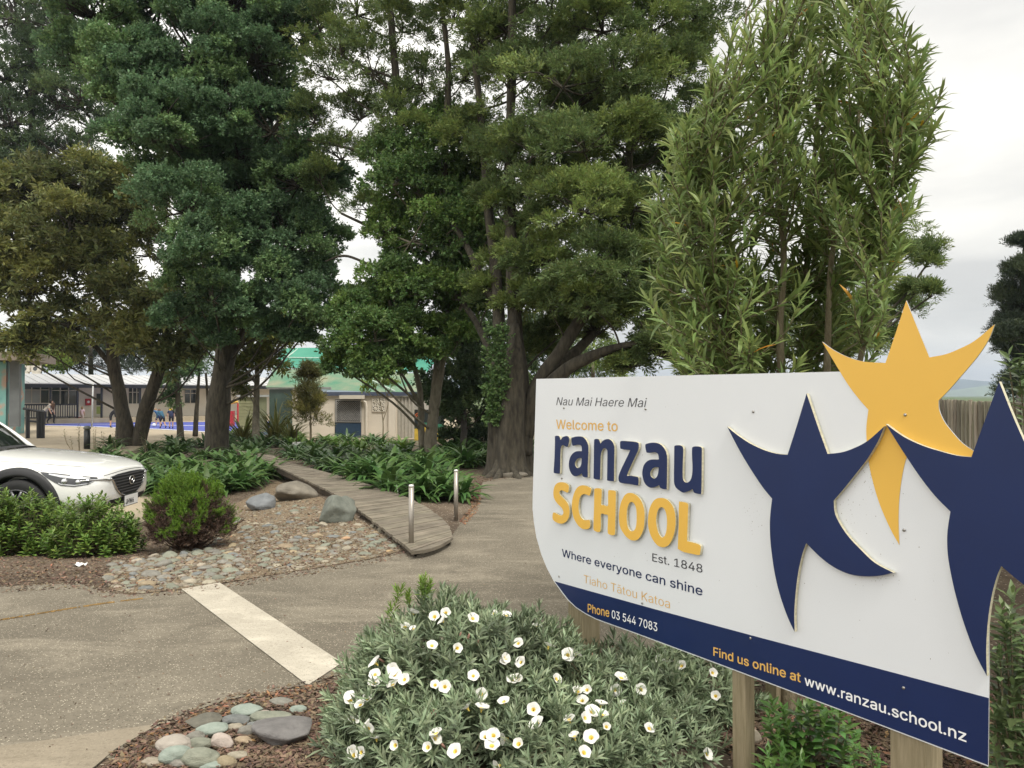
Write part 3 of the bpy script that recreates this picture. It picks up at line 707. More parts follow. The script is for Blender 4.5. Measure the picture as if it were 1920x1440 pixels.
def rough_tube(mb, P, R, seg=12, amp=0.10, seed=0, flute=0, base_flare=0.0):
    """a trunk with an uneven cross-section"""
    P = np.asarray(P, float); n = len(P); k0 = mb.n
    mb.tube(P, R, seg, True); V = mb.V[-1]
    for i in range(n):
        for j in range(seg):
            q = V[i * seg + j]; dv = q - P[i]; r0 = np.linalg.norm(dv)
            f = 1 + amp * mnoise.noise(Vector((*(q * (1.2 / max(0.05, R[0])) * 0.35 + seed),)))
            if flute:
                h = i / max(1, n - 1); f += base_flare * (1 - h) ** 2 * (0.55 + 0.45 * math.cos(flute * j * 2 * pi / seg + seed)) + 0.06 * math.cos(flute * j * 2 * pi / seg + seed)
            V[i * seg + j] = P[i] + dv * f
def make_tree(name, label, d0, base_px, stems, blobs, kind, leaf_m, bark_m, seed, group=None, cat='tree', rc=0.42, m=55, size=0.26, up=0.5, flat=0.75, drop=0.0, fill=1.0, kdens=2.0, twigs=True, limbs=True, extra=None, dvar=1.0, base=None):
    """stems: list of (list of (px, py, dd), r0, r1).  blobs: (px, py, rpx[, dd[, density]])"""
    rg = np.random.default_rng(seed)
    b = np.asarray(base if base is not None else G(*base_px), float)
    if d0 is None: d0 = b[1]
    root = empty(name, b, 0, label, cat, group)
    tb = MB(); tw = MB() if twigs else None
    paths = []
    for si, (pts, r0, r1) in enumerate(stems):
        W = np.array([D(x, y, d0 + dd) for x, y, dd in pts])
        if si == 0: W[0] = b - np.array([0, 0, 0.06])
        S = spline(W, 6 * len(W)); R = r0 + (r1 - r0) * np.linspace(0, 1, len(S)) ** 0.8
        rough_tube(tb, S, R, 12, 0.22, seed + si * 3.7); paths.append(S)
    wb = []
    for bl in blobs:
        px, py, rp = bl[:3]; dd = (bl[3] if len(bl) > 3 and bl[3] is not None else rg.uniform(-1, 1) * dvar); de = bl[4] if len(bl) > 4 else 1.0
        d = d0 + dd; wb.append((D(px, py, d), rp / F_PX * d, de))
    allp = np.vstack(paths)
    if limbs:
        for c, r, de in wb:
            # a limb grows from the nearest stem point lying below the clump
            hd = np.linalg.norm(allp[:, :2] - c[:2], axis=1); want = c[2] - 0.55 * hd - 0.3
            cost = np.abs(allp[:, 2] - want) + 0.35 * hd; s = allp[int(np.argmin(cost))]
            L = np.linalg.norm(c - s)
            if L < 0.3: continue
            mid = s + (c - s) * 0.5 + np.array([0, 0, -0.08 * L]) + rg.normal(0, 0.06 * L, 3)
            tb.tube(spline([s, mid, c], 9), np.linspace(0.014 + 0.008 * L, 0.010 + 0.003 * L, 9), 6, False)
    V, F, mi = crown_mesh(wb, kind, rg, rc, m, size, up, flat, fill, drop, tw, kdens)
    if tw is not None and tw.V:
        tb.add(np.concatenate(tw.V), tw.F)
    if extra: extra(tb, rg, d0)
    t = tb.build('trunk', bark_m, root, True)
    t.data.transform(Matrix.Translation(-Vector(b)))
    link_mesh('crown', mesh_np('crown', V - b, F, False, mi), [leaf_m, fresh(leaf_m)], root)
    return root
FRESH = {}
def fresh(m):
    """the paler young foliage of the same tree"""
    if m.name not in FRESH:
        c = np.array(LEAFC[m.name]); FRESH[m.name] = leafmat(m.name + '_young', tuple(c * np.array([1.45, 1.35, 1.1])), 0.35, 0.3)
    return FRESH[m.name]
L_T1 = leafmat('leaf_blue_green', (0.120, 0.205, 0.100), 0.35, 0.38)
L_T3 = leafmat('leaf_bronze', (0.135, 0.155, 0.058), 0.5, 0.35, var=0.3, scale=0.5)
L_T5 = leafmat('leaf_olive', (0.135, 0.190, 0.068), 0.4, 0.35)
L_T6 = leafmat('leaf_deep_green', (0.105, 0.178, 0.055), 0.4, 0.36)
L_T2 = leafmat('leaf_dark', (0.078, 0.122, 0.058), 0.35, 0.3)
L_LIME = leafmat('leaf_lime', (0.15, 0.22, 0.045), 0.35, 0.4)
L_CYP = leafmat('leaf_cypress', (0.045, 0.065, 0.036), 0.4, 0.15)

# --- left dense blue green tree
make_tree('evergreen_tree', 'tall dense blue green tree with leafy clumps and a single thick trunk', None, (405, 858),
  [([(405, 858, 0), (408, 780, 0), (416, 700, 0), (428, 600, .1), (440, 470, .3), (450, 300, .6), (440, 100, .8), (430, -120, 1)], 0.37, 0.08),
   ([(420, 720, 0), (445, 640, .2), (490, 560, .3), (530, 500, .2)], 0.16, 0.05), ([(432, 560, .2), (380, 470, -.6), (345, 420, -1.2)], 0.12, 0.04),
   ([(440, 470, .3), (540, 390, .2), (620, 360, 0)], 0.12, 0.03)],
  [(180, 40, 105), (300, 10, 120), (440, 20, 115), (530, 60, 70), (140, 120, 70, -.5), (245, 150, 100, -1.2), (370, 110, 105, -1), (480, 120, 95, -.6), (230, 185, 60, -1.8), (310, 255, 105, -2.2), (430, 220, 95, -1.2), (510, 250, 80, -1.2), (450, 330, 80, .6), (280, 350, 55, -1.8), (350, 400, 85, -2.6), (460, 390, 90, 0), (560, 350, 80, -.6), (612, 350, 45, -.8), (375, 475, 70, -2.8), (430, 500, 60, -1), (520, 450, 95, -.8), (585, 440, 60, -.3), (530, 545, 70, -1.2), (400, 565, 50, -2.4), (470, 585, 45, -1.2), (555, 590, 50, -1.6), (600, 530, 40, -.5), (360, 545, 45, -2), (440, 610, 45, -.8), (340, 600, 38, -1.8), (500, 620, 40, -1), (410, 640, 30, -1), (590, 600, 36, -.8), (560, 640, 26, -1), (440, 420, 90, 1.5), (380, 300, 90, 1.8), (500, 330, 90, 1.6), (300, 180, 100, 1.6), (300, -150, 190), (480, -160, 180)],
  'round', L_T1, M_BARK, 11, rc=0.42, m=115, size=0.20, up=0.8, kdens=2.9)
# --- far left dark tree with bare lower branches
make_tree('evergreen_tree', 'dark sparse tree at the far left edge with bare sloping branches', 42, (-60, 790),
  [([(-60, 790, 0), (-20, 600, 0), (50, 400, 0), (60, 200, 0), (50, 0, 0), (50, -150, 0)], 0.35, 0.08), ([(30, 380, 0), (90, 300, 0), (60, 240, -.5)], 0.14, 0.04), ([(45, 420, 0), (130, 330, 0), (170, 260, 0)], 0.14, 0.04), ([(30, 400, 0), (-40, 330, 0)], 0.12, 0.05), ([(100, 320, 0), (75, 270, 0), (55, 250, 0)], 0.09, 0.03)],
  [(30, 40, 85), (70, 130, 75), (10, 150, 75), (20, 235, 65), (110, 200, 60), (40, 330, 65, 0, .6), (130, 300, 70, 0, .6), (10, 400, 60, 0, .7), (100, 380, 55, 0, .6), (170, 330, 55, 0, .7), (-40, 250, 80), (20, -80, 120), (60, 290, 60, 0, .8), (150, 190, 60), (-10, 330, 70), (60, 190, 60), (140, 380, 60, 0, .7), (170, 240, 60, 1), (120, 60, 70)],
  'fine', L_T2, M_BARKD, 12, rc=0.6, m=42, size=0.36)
# --- bronze leaved twin trunk tree
make_tree('bronze_tree', 'broad tree with bronze brown leaves on two thick leaning trunks', None, (236, 836),
  [([(236, 836, 0), (232, 790, 0), (224, 740, 0), (214, 690, 0), (206, 620, 0), (190, 520, .2), (170, 420, .4)], 0.34, 0.10),
   ([(258, 836, .1), (268, 790, 0), (282, 740, -.2), (300, 690, -.3), (312, 640, -.4), (320, 560, -.4), (330, 470, -.2)], 0.30, 0.10),
   ([(212, 690, 0), (150, 620, -.4), (70, 580, -.8), (-10, 560, -1)], 0.10, 0.03), ([(208, 640, 0), (120, 560, 0), (50, 500, .2)], 0.10, 0.03), ([(305, 660, -.3), (360, 600, -.8), (390, 560, -1)], 0.09, 0.03)],
  [(60, 375, 75), (150, 350, 65), (235, 350, 45), (30, 460, 75), (130, 440, 80), (215, 430, 65), (280, 480, 50), (70, 545, 80, -.8, .7), (170, 530, 80, -.6, .8), (250, 560, 60, -1), (300, 600, 60, -1.4), (350, 630, 50, -1.6), (130, 615, 60, -1, .55), (50, 610, 50, -1, .5), (215, 640, 45, -1.4, .7), (330, 685, 38, -1.8), (280, 650, 40, -1.8), (380, 590, 40, -1.2), (390, 650, 30, -1.6), (60, 645, 34, -1, .6), (105, 655, 26, -1, .6), (25, 660, 30, -1, .6), (-20, 520, 80, 0, .8), (160, 470, 80, 1.2), (265, 400, 50, 1), (0, 400, 70, 1)],
  'pinnate', L_T3, M_BARK, 13, rc=0.50, m=36, size=0.46, up=0.05, drop=0.1, flat=0.6)
# --- slim dark trunks between
make_tree('young_tree', 'slim tree with dark hanging foliage between the twin trunk and the thick trunk', None, (338, 822),
  [([(338, 822, 0), (336, 770, 0), (330, 700, 0), (325, 620, 0)], 0.17, 0.05), ([(366, 818, .4), (370, 750, .3), (374, 690, 0)], 0.12, 0.05), ([(388, 816, .8), (390, 760, .6), (386, 700, 0)], 0.09, 0.05)],
  [(335, 680, 42), (328, 725, 30), (365, 650, 40), (375, 690, 28), (318, 755, 16), (350, 600, 40)], 'round', L_T1, M_BARK, 14, rc=0.35, m=45, size=0.24, up=0.0)
# --- two stem deep green tree
make_tree('evergreen_tree', 'deep green round leaved tree rising on slim forked stems beside the boardwalk', None, (805, 863),
  [([(805, 863, 0), (809, 810, 0), (814, 760, 0), (820, 690, 0), (832, 620, .2), (845, 500, .3), (850, 350, .3), (845, 240, .2)], 0.17, 0.04),
   ([(793, 858, .2), (790, 800, .2), (787, 730, .2), (770, 670, 0), (740, 600, -.3), (720, 520, -.3)], 0.10, 0.03), ([(815, 770, 0), (828, 690, -.2), (846, 620, -.4), (880, 540, -.4)], 0.11, 0.03), ([(788, 760, .2), (765, 720, -.2), (740, 680, -.4)], 0.06, 0.02)],
  [(838, 235, 45, .2), (775, 285, 62), (855, 300, 70), (735, 350, 52), (800, 375, 75), (890, 375, 60), (925, 430, 48), (770, 455, 75, -.8), (850, 465, 80, -.6), (920, 500, 48), (735, 548, 52, -.8), (790, 555, 65, -.8), (860, 560, 60, -.4), (668, 590, 36, -1), (650, 640, 42, -1.2), (705, 640, 52, -1.4), (690, 695, 36, -1.4), (770, 630, 45, -1), (745, 690, 32, -1.2), (840, 630, 38, -.5), (905, 570, 40), (810, 430, 80, 1.4), (850, 380, 70, 1.4), (740, 600, 60, 1), (730, 440, 50, 0), (815, 560, 60, .6), (860, 640, 40, 0), (880, 500, 60, 1), (700, 590, 60, .4), (640, 690, 26, -1.2), (735, 660, 40, 0), (800, 660, 34, -.6), (850, 600, 50, .8)],
  'round', L_T6, M_BARK2, 16, rc=0.40, m=100, size=0.19, up=0.35, kdens=2.6)
# --- the big old tree
def butt(tb, rg, d0):
    b = G(955, 890)
    S = spline([b - [0, 0, .1], D(955, 850, d0), D(956, 800, d0), D(960, 750, d0), D(966, 705, d0), D(968, 660, d0 + .1), D(966, 610, d0 + .3)], 30)
    R = np.interp(np.linspace(0, 1, 30), [0, .10, .25, .5, .7, 1], [0.46, 0.37, 0.34, 0.33, 0.27, 0.12])
    rough_tube(tb, S, R, 40, 0.30, 5.1, flute=7, base_flare=0.34)
    for a0, px, py, dd in ((0.3, 905, 897, -.1), (1.2, 925, 899, -.45), (2.2, 975, 899, -.5), (2.9, 1004, 893, -.2), (4, 1012, 884, .3)):   # surface roots
        e = G(px, py); rough_tube(tb, spline([e - [0, 0, .05], (e + b) / 2 + [0, 0, .10], b + (e - b) * .25 + [0, 0, .38], D(957, 820, d0)], 14), np.linspace(.05, .17, 14), 10, .25, a0)
OLD = make_tree('old_tree', 'huge old tree with a fluted buttressed trunk and many spreading limbs', None, (955, 890),
  [([(938, 835, 0), (936, 770, 0), (934, 710, 0), (936, 640, .3), (930, 520, .8), (915, 380, 1.4), (900, 200, 2), (880, 20, 2.4)], 0.20, 0.06),
   ([(962, 830, .1), (966, 760, .1), (967, 690, .2), (965, 600, .4), (958, 450, .6), (955, 300, .8), (960, 120, 1), (960, -100, 1)], 0.22, 0.07),
   ([(978, 850, 0), (988, 785, 0), (1012, 718, -.1), (1050, 660, -.2), (1088, 600, -.2), (1125, 540, 0), (1158, 460, .2), (1172, 380, .4), (1180, 260, .5)], 0.21, 0.06),
   ([(984, 820, 0), (1006, 750, -.1), (1060, 695, -.4), (1130, 660, -.6), (1200, 652, -.7), (1265, 672, -.8), (1320, 700, -.9)], 0.17, 0.05),
   ([(1110, 668, -.5), (1160, 650, -.8), (1240, 640, -1), (1330, 660, -1.2)], 0.09, 0.03),
   ([(1020, 708, 0), (1100, 640, .6), (1135, 585, .8), (1170, 520, 1)], 0.13, 0.05),
   ([(930, 690, .3), (890, 600, 2.0), (810, 500, 3.5), (720, 440, 4), (640, 400, 5)], 0.09, 0.03),
   ([(925, 560, .8), (850, 420, 2.4), (760, 320, 3.8), (660, 280, 4.6), (570, 260, 5)], 0.085, 0.03),
   ([(800, 500, 3), (720, 505, 4), (650, 480, 4.6), (610, 490, 5)], 0.06, 0.02),
   ([(752, 330, 4), (750, 240, 4), (742, 140, 4), (730, 0, 4), (725, -120, 4)], 0.12, 0.07),
   ([(830, 400, 3), (835, 260, 3), (840, 120, 3), (820, -60, 3)], 0.10, 0.05)],
  [(600, 60, 50, 5, .45), (670, 30, 65, 5, .6), (755, 60, 62, 4, .7), (850, 40, 58, 3, .7), (620, 150, 55, 5, .55), (700, 140, 62, 4, .7), (790, 165, 56, 3.5, .7), (590, 230, 48, 5, .6), (675, 225, 48, 5, .55), (870, 150, 55, 3, .7), (640, 300, 42, 5, .5), (600, 340, 34, 5, .5), (880, 250, 55, 2, .7), (720, 290, 40, 4, .6), (690, 395, 30, 4.5, .5),
   (950, 60, 75, 1.5), (1040, 40, 85, .5), (1130, 60, 85, 0), (1220, 60, 80, 0), (1310, 30, 70, .5), (955, 170, 72, 1), (1055, 165, 85, -.5), (1160, 165, 85, -.6), (1255, 150, 68, 0), (1000, 290, 75, 0), (1095, 285, 85, -1), (1185, 285, 78, -.8), (1250, 255, 48, 0), (1000, 395, 62, 0), (1095, 400, 82, -1.2), (1190, 395, 58, -.6), (1020, 495, 58, -.4), (1110, 500, 72, -1.4), (1195, 490, 45, -.6), (1030, 580, 48, -.5), (1110, 575, 50, -1.2), (980, 570, 40, .5), (1190, 580, 36, -.8), (960, 480, 45, 1), (940, 300, 50, 1.5), (1050, 240, 90, 2), (1150, 240, 90, 2), (1100, 420, 80, 1.6), (1020, 120, 90, 2.5), (1220, 340, 60, 1.6), (1300, 120, 60, 1.5), (1240, 660, 36, -.9, .7), (1180, 690, 26, -.7, .6), (1330, 690, 40, -1, .7), (1290, 620, 40, 0, .8), (990, 650, 36, 1.5), (1060, 560, 60, .6), (1130, 540, 70, .8), (1200, 560, 55, .6), (1230, 600, 45, .4), (1050, 630, 40, 1.2), (1110, 620, 40, .8), (1230, 480, 55, .6), (1000, 520, 55, 1.6), (1080, 330, 90, 2), (1180, 460, 60, .8), (920, 560, 40, 1.2), (1280, 430, 60, 1), (1270, 540, 55, .8), (1290, 330, 60, 1), (1300, 230, 60, 1), (930, 380, 50, 1), (760, 230, 55, 3, .7), (640, 100, 60, 4, .6), (900, 90, 60, 2),
   (700, -110, 140, 4, .6), (900, -110, 140, 2, .8), (1080, -110, 150, 0), (1260, -110, 140, 0)],
  'flat', L_T5, M_BARK, 15, rc=0.44, m=84, size=0.235, up=0.25, flat=0.5, kdens=2.8, extra=butt)
# ivy on the old trunk
def ivy():
    q = np.random.default_rng(151); b = np.array(OLD.location); n = 560; P, Y, Z = [], [], []
    d0 = b[1]
    for _ in range(n):
        y = q.uniform(610, 790); x = 925 + (790 - y) * .06 + q.normal(0, 10) * (1.1 if y < 740 else .6); c = D(x, y, d0 - .36 + .0 * q.normal() + .10 * ((x - 945) / 30.) ** 2)
        P.append(c + q.normal(0, .03, 3)); Y.append([q.normal(0, .5), -.6, q.normal(-.3, .5)]); Z.append([0, -1, .5])
    V, F = inst(SPRAYS['round'][0], P, Y, Z, q.uniform(.10, .17, n)); link_mesh('ivy', mesh_np('ivy', V - b, F), L_T6, OLD)
ivy()
# --- dark understorey behind the big trunk
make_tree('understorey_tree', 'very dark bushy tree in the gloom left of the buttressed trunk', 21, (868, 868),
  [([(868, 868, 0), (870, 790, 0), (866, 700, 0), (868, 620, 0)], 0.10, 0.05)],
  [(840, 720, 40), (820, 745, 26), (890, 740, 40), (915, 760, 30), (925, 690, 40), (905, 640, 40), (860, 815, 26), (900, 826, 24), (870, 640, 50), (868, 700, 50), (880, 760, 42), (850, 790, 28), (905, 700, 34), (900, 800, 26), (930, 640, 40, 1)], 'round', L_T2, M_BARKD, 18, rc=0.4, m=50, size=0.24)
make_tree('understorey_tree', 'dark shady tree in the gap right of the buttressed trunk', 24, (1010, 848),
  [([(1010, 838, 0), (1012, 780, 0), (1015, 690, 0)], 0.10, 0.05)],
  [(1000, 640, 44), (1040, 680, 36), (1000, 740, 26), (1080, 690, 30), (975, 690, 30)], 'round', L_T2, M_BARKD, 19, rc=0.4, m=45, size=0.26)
make_tree('weeping_tree', 'yellow green weeping tree seen under the low limb behind the sign', 34, (1110, 790),
  [([(1110, 800, 0), (1112, 720, 0), (1110, 660, 0)], 0.14, 0.05)],
  [(1090, 690, 34), (1130, 690, 34), (1110, 655, 30), (1150, 720, 30), (1070, 730, 26)], 'needle', L_LIME, M_BARK2, 20, rc=0.5, m=50, size=0.5, up=-0.6, drop=0.6)
# --- tree behind the lance leaved shrub
make_tree('conifer_tree', 'feathery olive conifer with side boughs showing right of the tall shrub', 13, (1560, 880),
  [([(1560, 900, 0), (1560, 760, 0), (1570, 600, 0), (1590, 430, 0)], 0.16, 0.04)],
  [(1690, 430, 34), (1720, 470, 30), (1640, 450, 45), (1680, 500, 40), (1735, 500, 18, 0, .8), (1590, 480, 60), (1640, 560, 50), (1715, 552, 18), (1745, 556, 12), (1690, 590, 30), (1560, 560, 60), (1600, 640, 50), (1500, 640, 55), (1440, 600, 60), (1400, 670, 40), (1660, 640, 26)], 'needle', L_T5, M_BARK, 21, rc=0.3, m=55, size=0.22, up=0.2, flat=0.5)
# --- dark conifer at the right edge
make_tree('cypress_tree', 'dark upright cypress at the right edge beyond the fence', 27, (1915, 860),
  [([(1918, 870, 0), (1918, 700, 0), (1922, 500, 0), (1925, 420, 0)], 0.25, 0.05)],
  [(1924, 465, 22), (1912, 520, 26), (1935, 520, 36), (1892, 572, 32), (1925, 590, 46), (1898, 618, 30), (1930, 660, 48), (1905, 690, 32), (1915, 740, 40), (1960, 600, 60), (1960, 720, 60), (1895, 640, 24)], 'needle', L_CYP, M_BARKD, 22, rc=0.4, m=80, size=0.34, up=0.6, kdens=3)
# --- trees beyond the school building
make_tree('background_tree', 'dark conifer mass behind the school roof', 78, (170, 760),
  [([(170, 770, 0), (170, 690, 0), (170, 600, 0)], 0.4, 0.1)],
  [(150, 690, 40), (200, 680, 45), (170, 640, 40), (120, 680, 34), (240, 690, 40), (290, 690, 40), (130, 640, 40), (330, 700, 34)], 'needle', L_CYP, M_BARKD, 23, rc=1.2, m=60, size=1.0)
make_tree('background_tree', 'bright lime green tree above the school roof at the left edge', 74, (75, 760),
  [([(75, 770, 0), (75, 700, 0), (75, 670, 0)], 0.3, 0.1)],
  [(60, 685, 22), (90, 682, 24), (75, 672, 24), (105, 690, 14)], 'round', L_LIME, M_BARK2, 24, rc=1.0, m=60, size=0.8)
make_tree('young_tree', 'airy yellow green tree on a slim trunk left of the green roofed building', 28.6, (480, 836),
  [([(480, 836, 0), (480, 780, 0), (482, 700, 0), (478, 650, 0)], 0.17, 0.06), ([(482, 720, 0), (450, 680, 0), (430, 650, 0)], 0.07, 0.03)],
  [(455, 655, 36, None, .8), (490, 645, 36, None, .8), (470, 690, 34, None, .8), (500, 680, 26, None, .8), (445, 700, 22, None, .7), (520, 640, 30), (540, 620, 30), (460, 725, 16, None, .7)], 'pinnate', leafmat('leaf_yellow_green', (0.14, 0.16, 0.04), 0.4, 0.4), M_BARK2, 25, rc=0.45, m=26, size=0.4, up=0.0, drop=0.2)
# ================================================================== SHRUBS AND PLANTS
# --- tall lance leaved shrub behind the sign
L_LANCE = leafmat('leaf_lance', (0.205, 0.270, 0.090), 0.42, 0.42, rough=0.42, spec=0.45, scale=1.2, var=0.3)
L_YELLOWED = leafmat('leaf_yellowed', (0.50, 0.27, 0.03), 0.3, 0.3)
M_STEM = mat('shrub_stem', (0.16, 0.13, 0.08), 0.9, 0.3, 12, color2=(0.27, 0.23, 0.15), stretch=(4, 4, 1), bump=0.5)
def lance_shrub():
    rg = np.random.default_rng(31)
    b = G(1493, 1345); b[1] += 0.10
    root = empty('lance_leaved_shrub', b, 0, 'tall shrub with long narrow leaves and several upright stems behind the sign', 'shrub')
    OUT = [(1205, 620), (1215, 520), (1200, 330), (1240, 290), (1290, 200), (1330, 110), (1400, 20), (1450, -120), (1600, -140), (1690, 20), (1775, 120), (1752, 250), (1700, 330), (1735, 385), (1690, 470), (1700, 540), (1660, 640), (1560, 690), (1400, 700), (1240, 690)]
    tb = MB(); P, Y, Z, S, yel = [], [], [], [], []
    # main stems
    mains = []
    for (x0, pts, r0) in [(0, [(1493, 1345, 3.75), (1486, 1000, 3.8), (1470, 760, 3.9), (1462, 620, 3.95), (1470, 480, 4.0), (1455, 330, 4.0), (1440, 150, 4.05), (1450, -60, 4.1)], 0.030),
                          (1, [(1493, 1345, 3.75), (1520, 1000, 3.8), (1548, 760, 3.85), (1552, 640, 3.85), (1560, 480, 3.9), (1590, 330, 3.9), (1620, 150, 3.95), (1640, -40, 4.0)], 0.026),
                          (2, [(1493, 1345, 3.75), (1500, 1000, 4.0), (1505, 760, 4.2), (1510, 620, 4.3), (1515, 440, 4.35), (1530, 250, 4.4), (1540, 60, 4.45), (1540, -140, 4.5)], 0.024),
                          (3, [(1486, 1100, 3.8), (1430, 820, 3.75), (1380, 660, 3.75), (1330, 500, 3.8), (1300, 360, 3.85), (1310, 250, 3.9)], 0.018),
                          (4, [(1520, 1000, 3.8), (1590, 760, 3.7), (1630, 600, 3.65), (1665, 420, 3.7), (1690, 250, 3.75), (1720, 130, 3.8)], 0.018),
                          (5, [(1500, 1000, 4.0), (1420, 700, 4.4), (1370, 500, 4.5), (1360, 300, 4.5), (1390, 120, 4.5), (1400, 20, 4.5)], 0.018)]:
        W = spline([D(*p) for p in pts], 40)
        if x0 < 3: W[0] = b - np.array([0, 0, .05])
        tb.tube(W, np.linspace(r0, 0.006, 40), 8); mains.append(W[8:] if x0 < 3 else W)
    # a stouter foot
    tb.tube(spline([b - [0, 0, .05], b + [0, 0, .15], D(1489, 1150, 3.76)], 8), [.044, .040, .037, .036, .035, .034, .033, .031], 10)
    allm = np.vstack(mains)
    n = 0
    while n < 760:
        x, y = rg.uniform(1190, 1785), rg.uniform(-140, 705)
        if not in_poly(x, y, OUT): continue
        right = max(0.0, (x - 1600) / 170.0)
        if rg.random() < 0.35 * right: n += 1; continue
        n += 1
        d = 3.9 + rg.uniform(-0.62, 0.75) * (1 - 0.35 * right)
        if 1425 < x < 1600 and 400 < y < 690 and d < 4.0 and rg.random() < .8: d = rg.uniform(4.15, 4.6)
        tip = D(x, y, d)
        cand = allm[allm[:, 2] < tip[2] - 0.15]
        if len(cand) == 0: cand = allm[:20]
        hd = np.linalg.norm(cand - tip, axis=1); s = cand[int(np.argmin(hd + rg.uniform(0, .12, len(hd))))]
        L = np.linalg.norm(tip - s); out = (tip - s) * np.array([1, 1, 0])
        mid = s + (tip - s) * 0.5 + out * 0.22
        C = spline([s, mid, tip], 14); tb.tube(C, np.linspace(0.0055, 0.0022, 14), 4, False)
        use = min(0.55, L); kk = int(rg.uniform(24, 38))
        T = unit(np.gradient(C, axis=0))
        for i in range(kk):
            t = 1 - (use / max(L, .05)) * (i / kk) if L > use else 1 - i / kk
            f = t * 13; a = int(min(12, f)); p = C[a] + (C[a + 1] - C[a]) * (f - a); td = T[a]
            az = i * 2.4 + n; e1 = unit(np.cross(td, [0.3, 0.2, 1])); e2 = np.cross(td, e1)
            spread = radians(rg.uniform(16, 50)) * (0.5 + 0.6 * min(1, i / 8))
            yd = td * cos(spread) + (e1 * cos(az) + e2 * sin(az)) * sin(spread)
            P.append(p); Y.append(yd); Z.append(td * 0.8 + np.array([0, 0, 0.5])); S.append(rg.uniform(0.06, 0.125) * (0.7 if i < 3 else 1)); yel.append(rg.random() < 0.004)
    P, Y, Z, S, yel = map(np.array, (P, Y, Z, S, yel))
    tm = [blade(3, 0.17, 0.30, dr) for dr in (0.04, 0.20, 0.45)]
    pk = rg.integers(0, 3, len(P))
    V, F = join([inst(tm[k], P[(pk == k) & ~yel], Y[(pk == k) & ~yel], Z[(pk == k) & ~yel], S[(pk == k) & ~yel]) for k in range(3)])
    st = tb.build('stem', M_STEM, root, True); st.data.transform(Matrix.Translation(-Vector(b)))
    link_mesh('foliage', mesh_np('foliage', V - b, F, True), L_LANCE, root)
    V, F = inst(tm[1], P[yel], Y[yel], Z[yel], S[yel]); link_mesh('yellowed_leaves', mesh_np('yellowed_leaves', V - b, F, True), L_YELLOWED, root)
lance_shrub()

# --- silver green bush with white trumpet flowers in front of the sign
L_SILV = leafmat('leaf_silver', (0.215, 0.270, 0.160), 0.42, 0.2, rough=0.5, spec=0.5, scale=3, var=0.3)
L_SPRIG = leafmat('leaf_fresh', (0.20, 0.30, 0.06), 0.3, 0.3)
M_PETAL = mat('petal_white', (0.84, 0.83, 0.78), 0.6, 0.03, 20, transl=0.25)
M_THROAT = mat('petal_throat', (0.72, 0.55, 0.12), 0.6, 0.1, 20)
M_BUD = mat('petal_bud', (0.55, 0.30, 0.24), 0.7, 0.25, 30)
BUSH = [((-0.27, 3.62), (0.50, 0.48, 0.50)), ((0.03, 3.58), (0.42, 0.44, 0.40)), ((0.50, 3.66), (0.42, 0.34, 0.25)), ((0.86, 3.76), (0.28, 0.24, 0.25)), ((-0.05, 3.22), (0.58, 0.38, 0.24)), ((-0.52, 3.50), (0.28, 0.40, 0.28)), ((0.5, 3.3), (0.32, 0.28, 0.16))]
def bush_hit(px, py):
    r = ray(px, py); r = r / np.linalg.norm(r); best = None
    for (cx, cy), (a, bb, c) in BUSH:
        s = np.array([a, bb, c]); o = (np.array([0, 0, CAM_H]) - np.array([cx, cy, 0])) / s; q = r / s
        A_, B_, C_ = q @ q, 2 * o @ q, o @ o - 1; disc = B_ * B_ - 4 * A_ * C_
        if disc > 0:
            t = (-B_ - sqrt(disc)) / (2 * A_); p = np.array([0, 0, CAM_H]) + r * t
            if p[2] > 0 and (best is None or t < best[0]):
                best = (t, p, unit((p - np.array([cx, cy, 0])) / s ** 2))
    return best
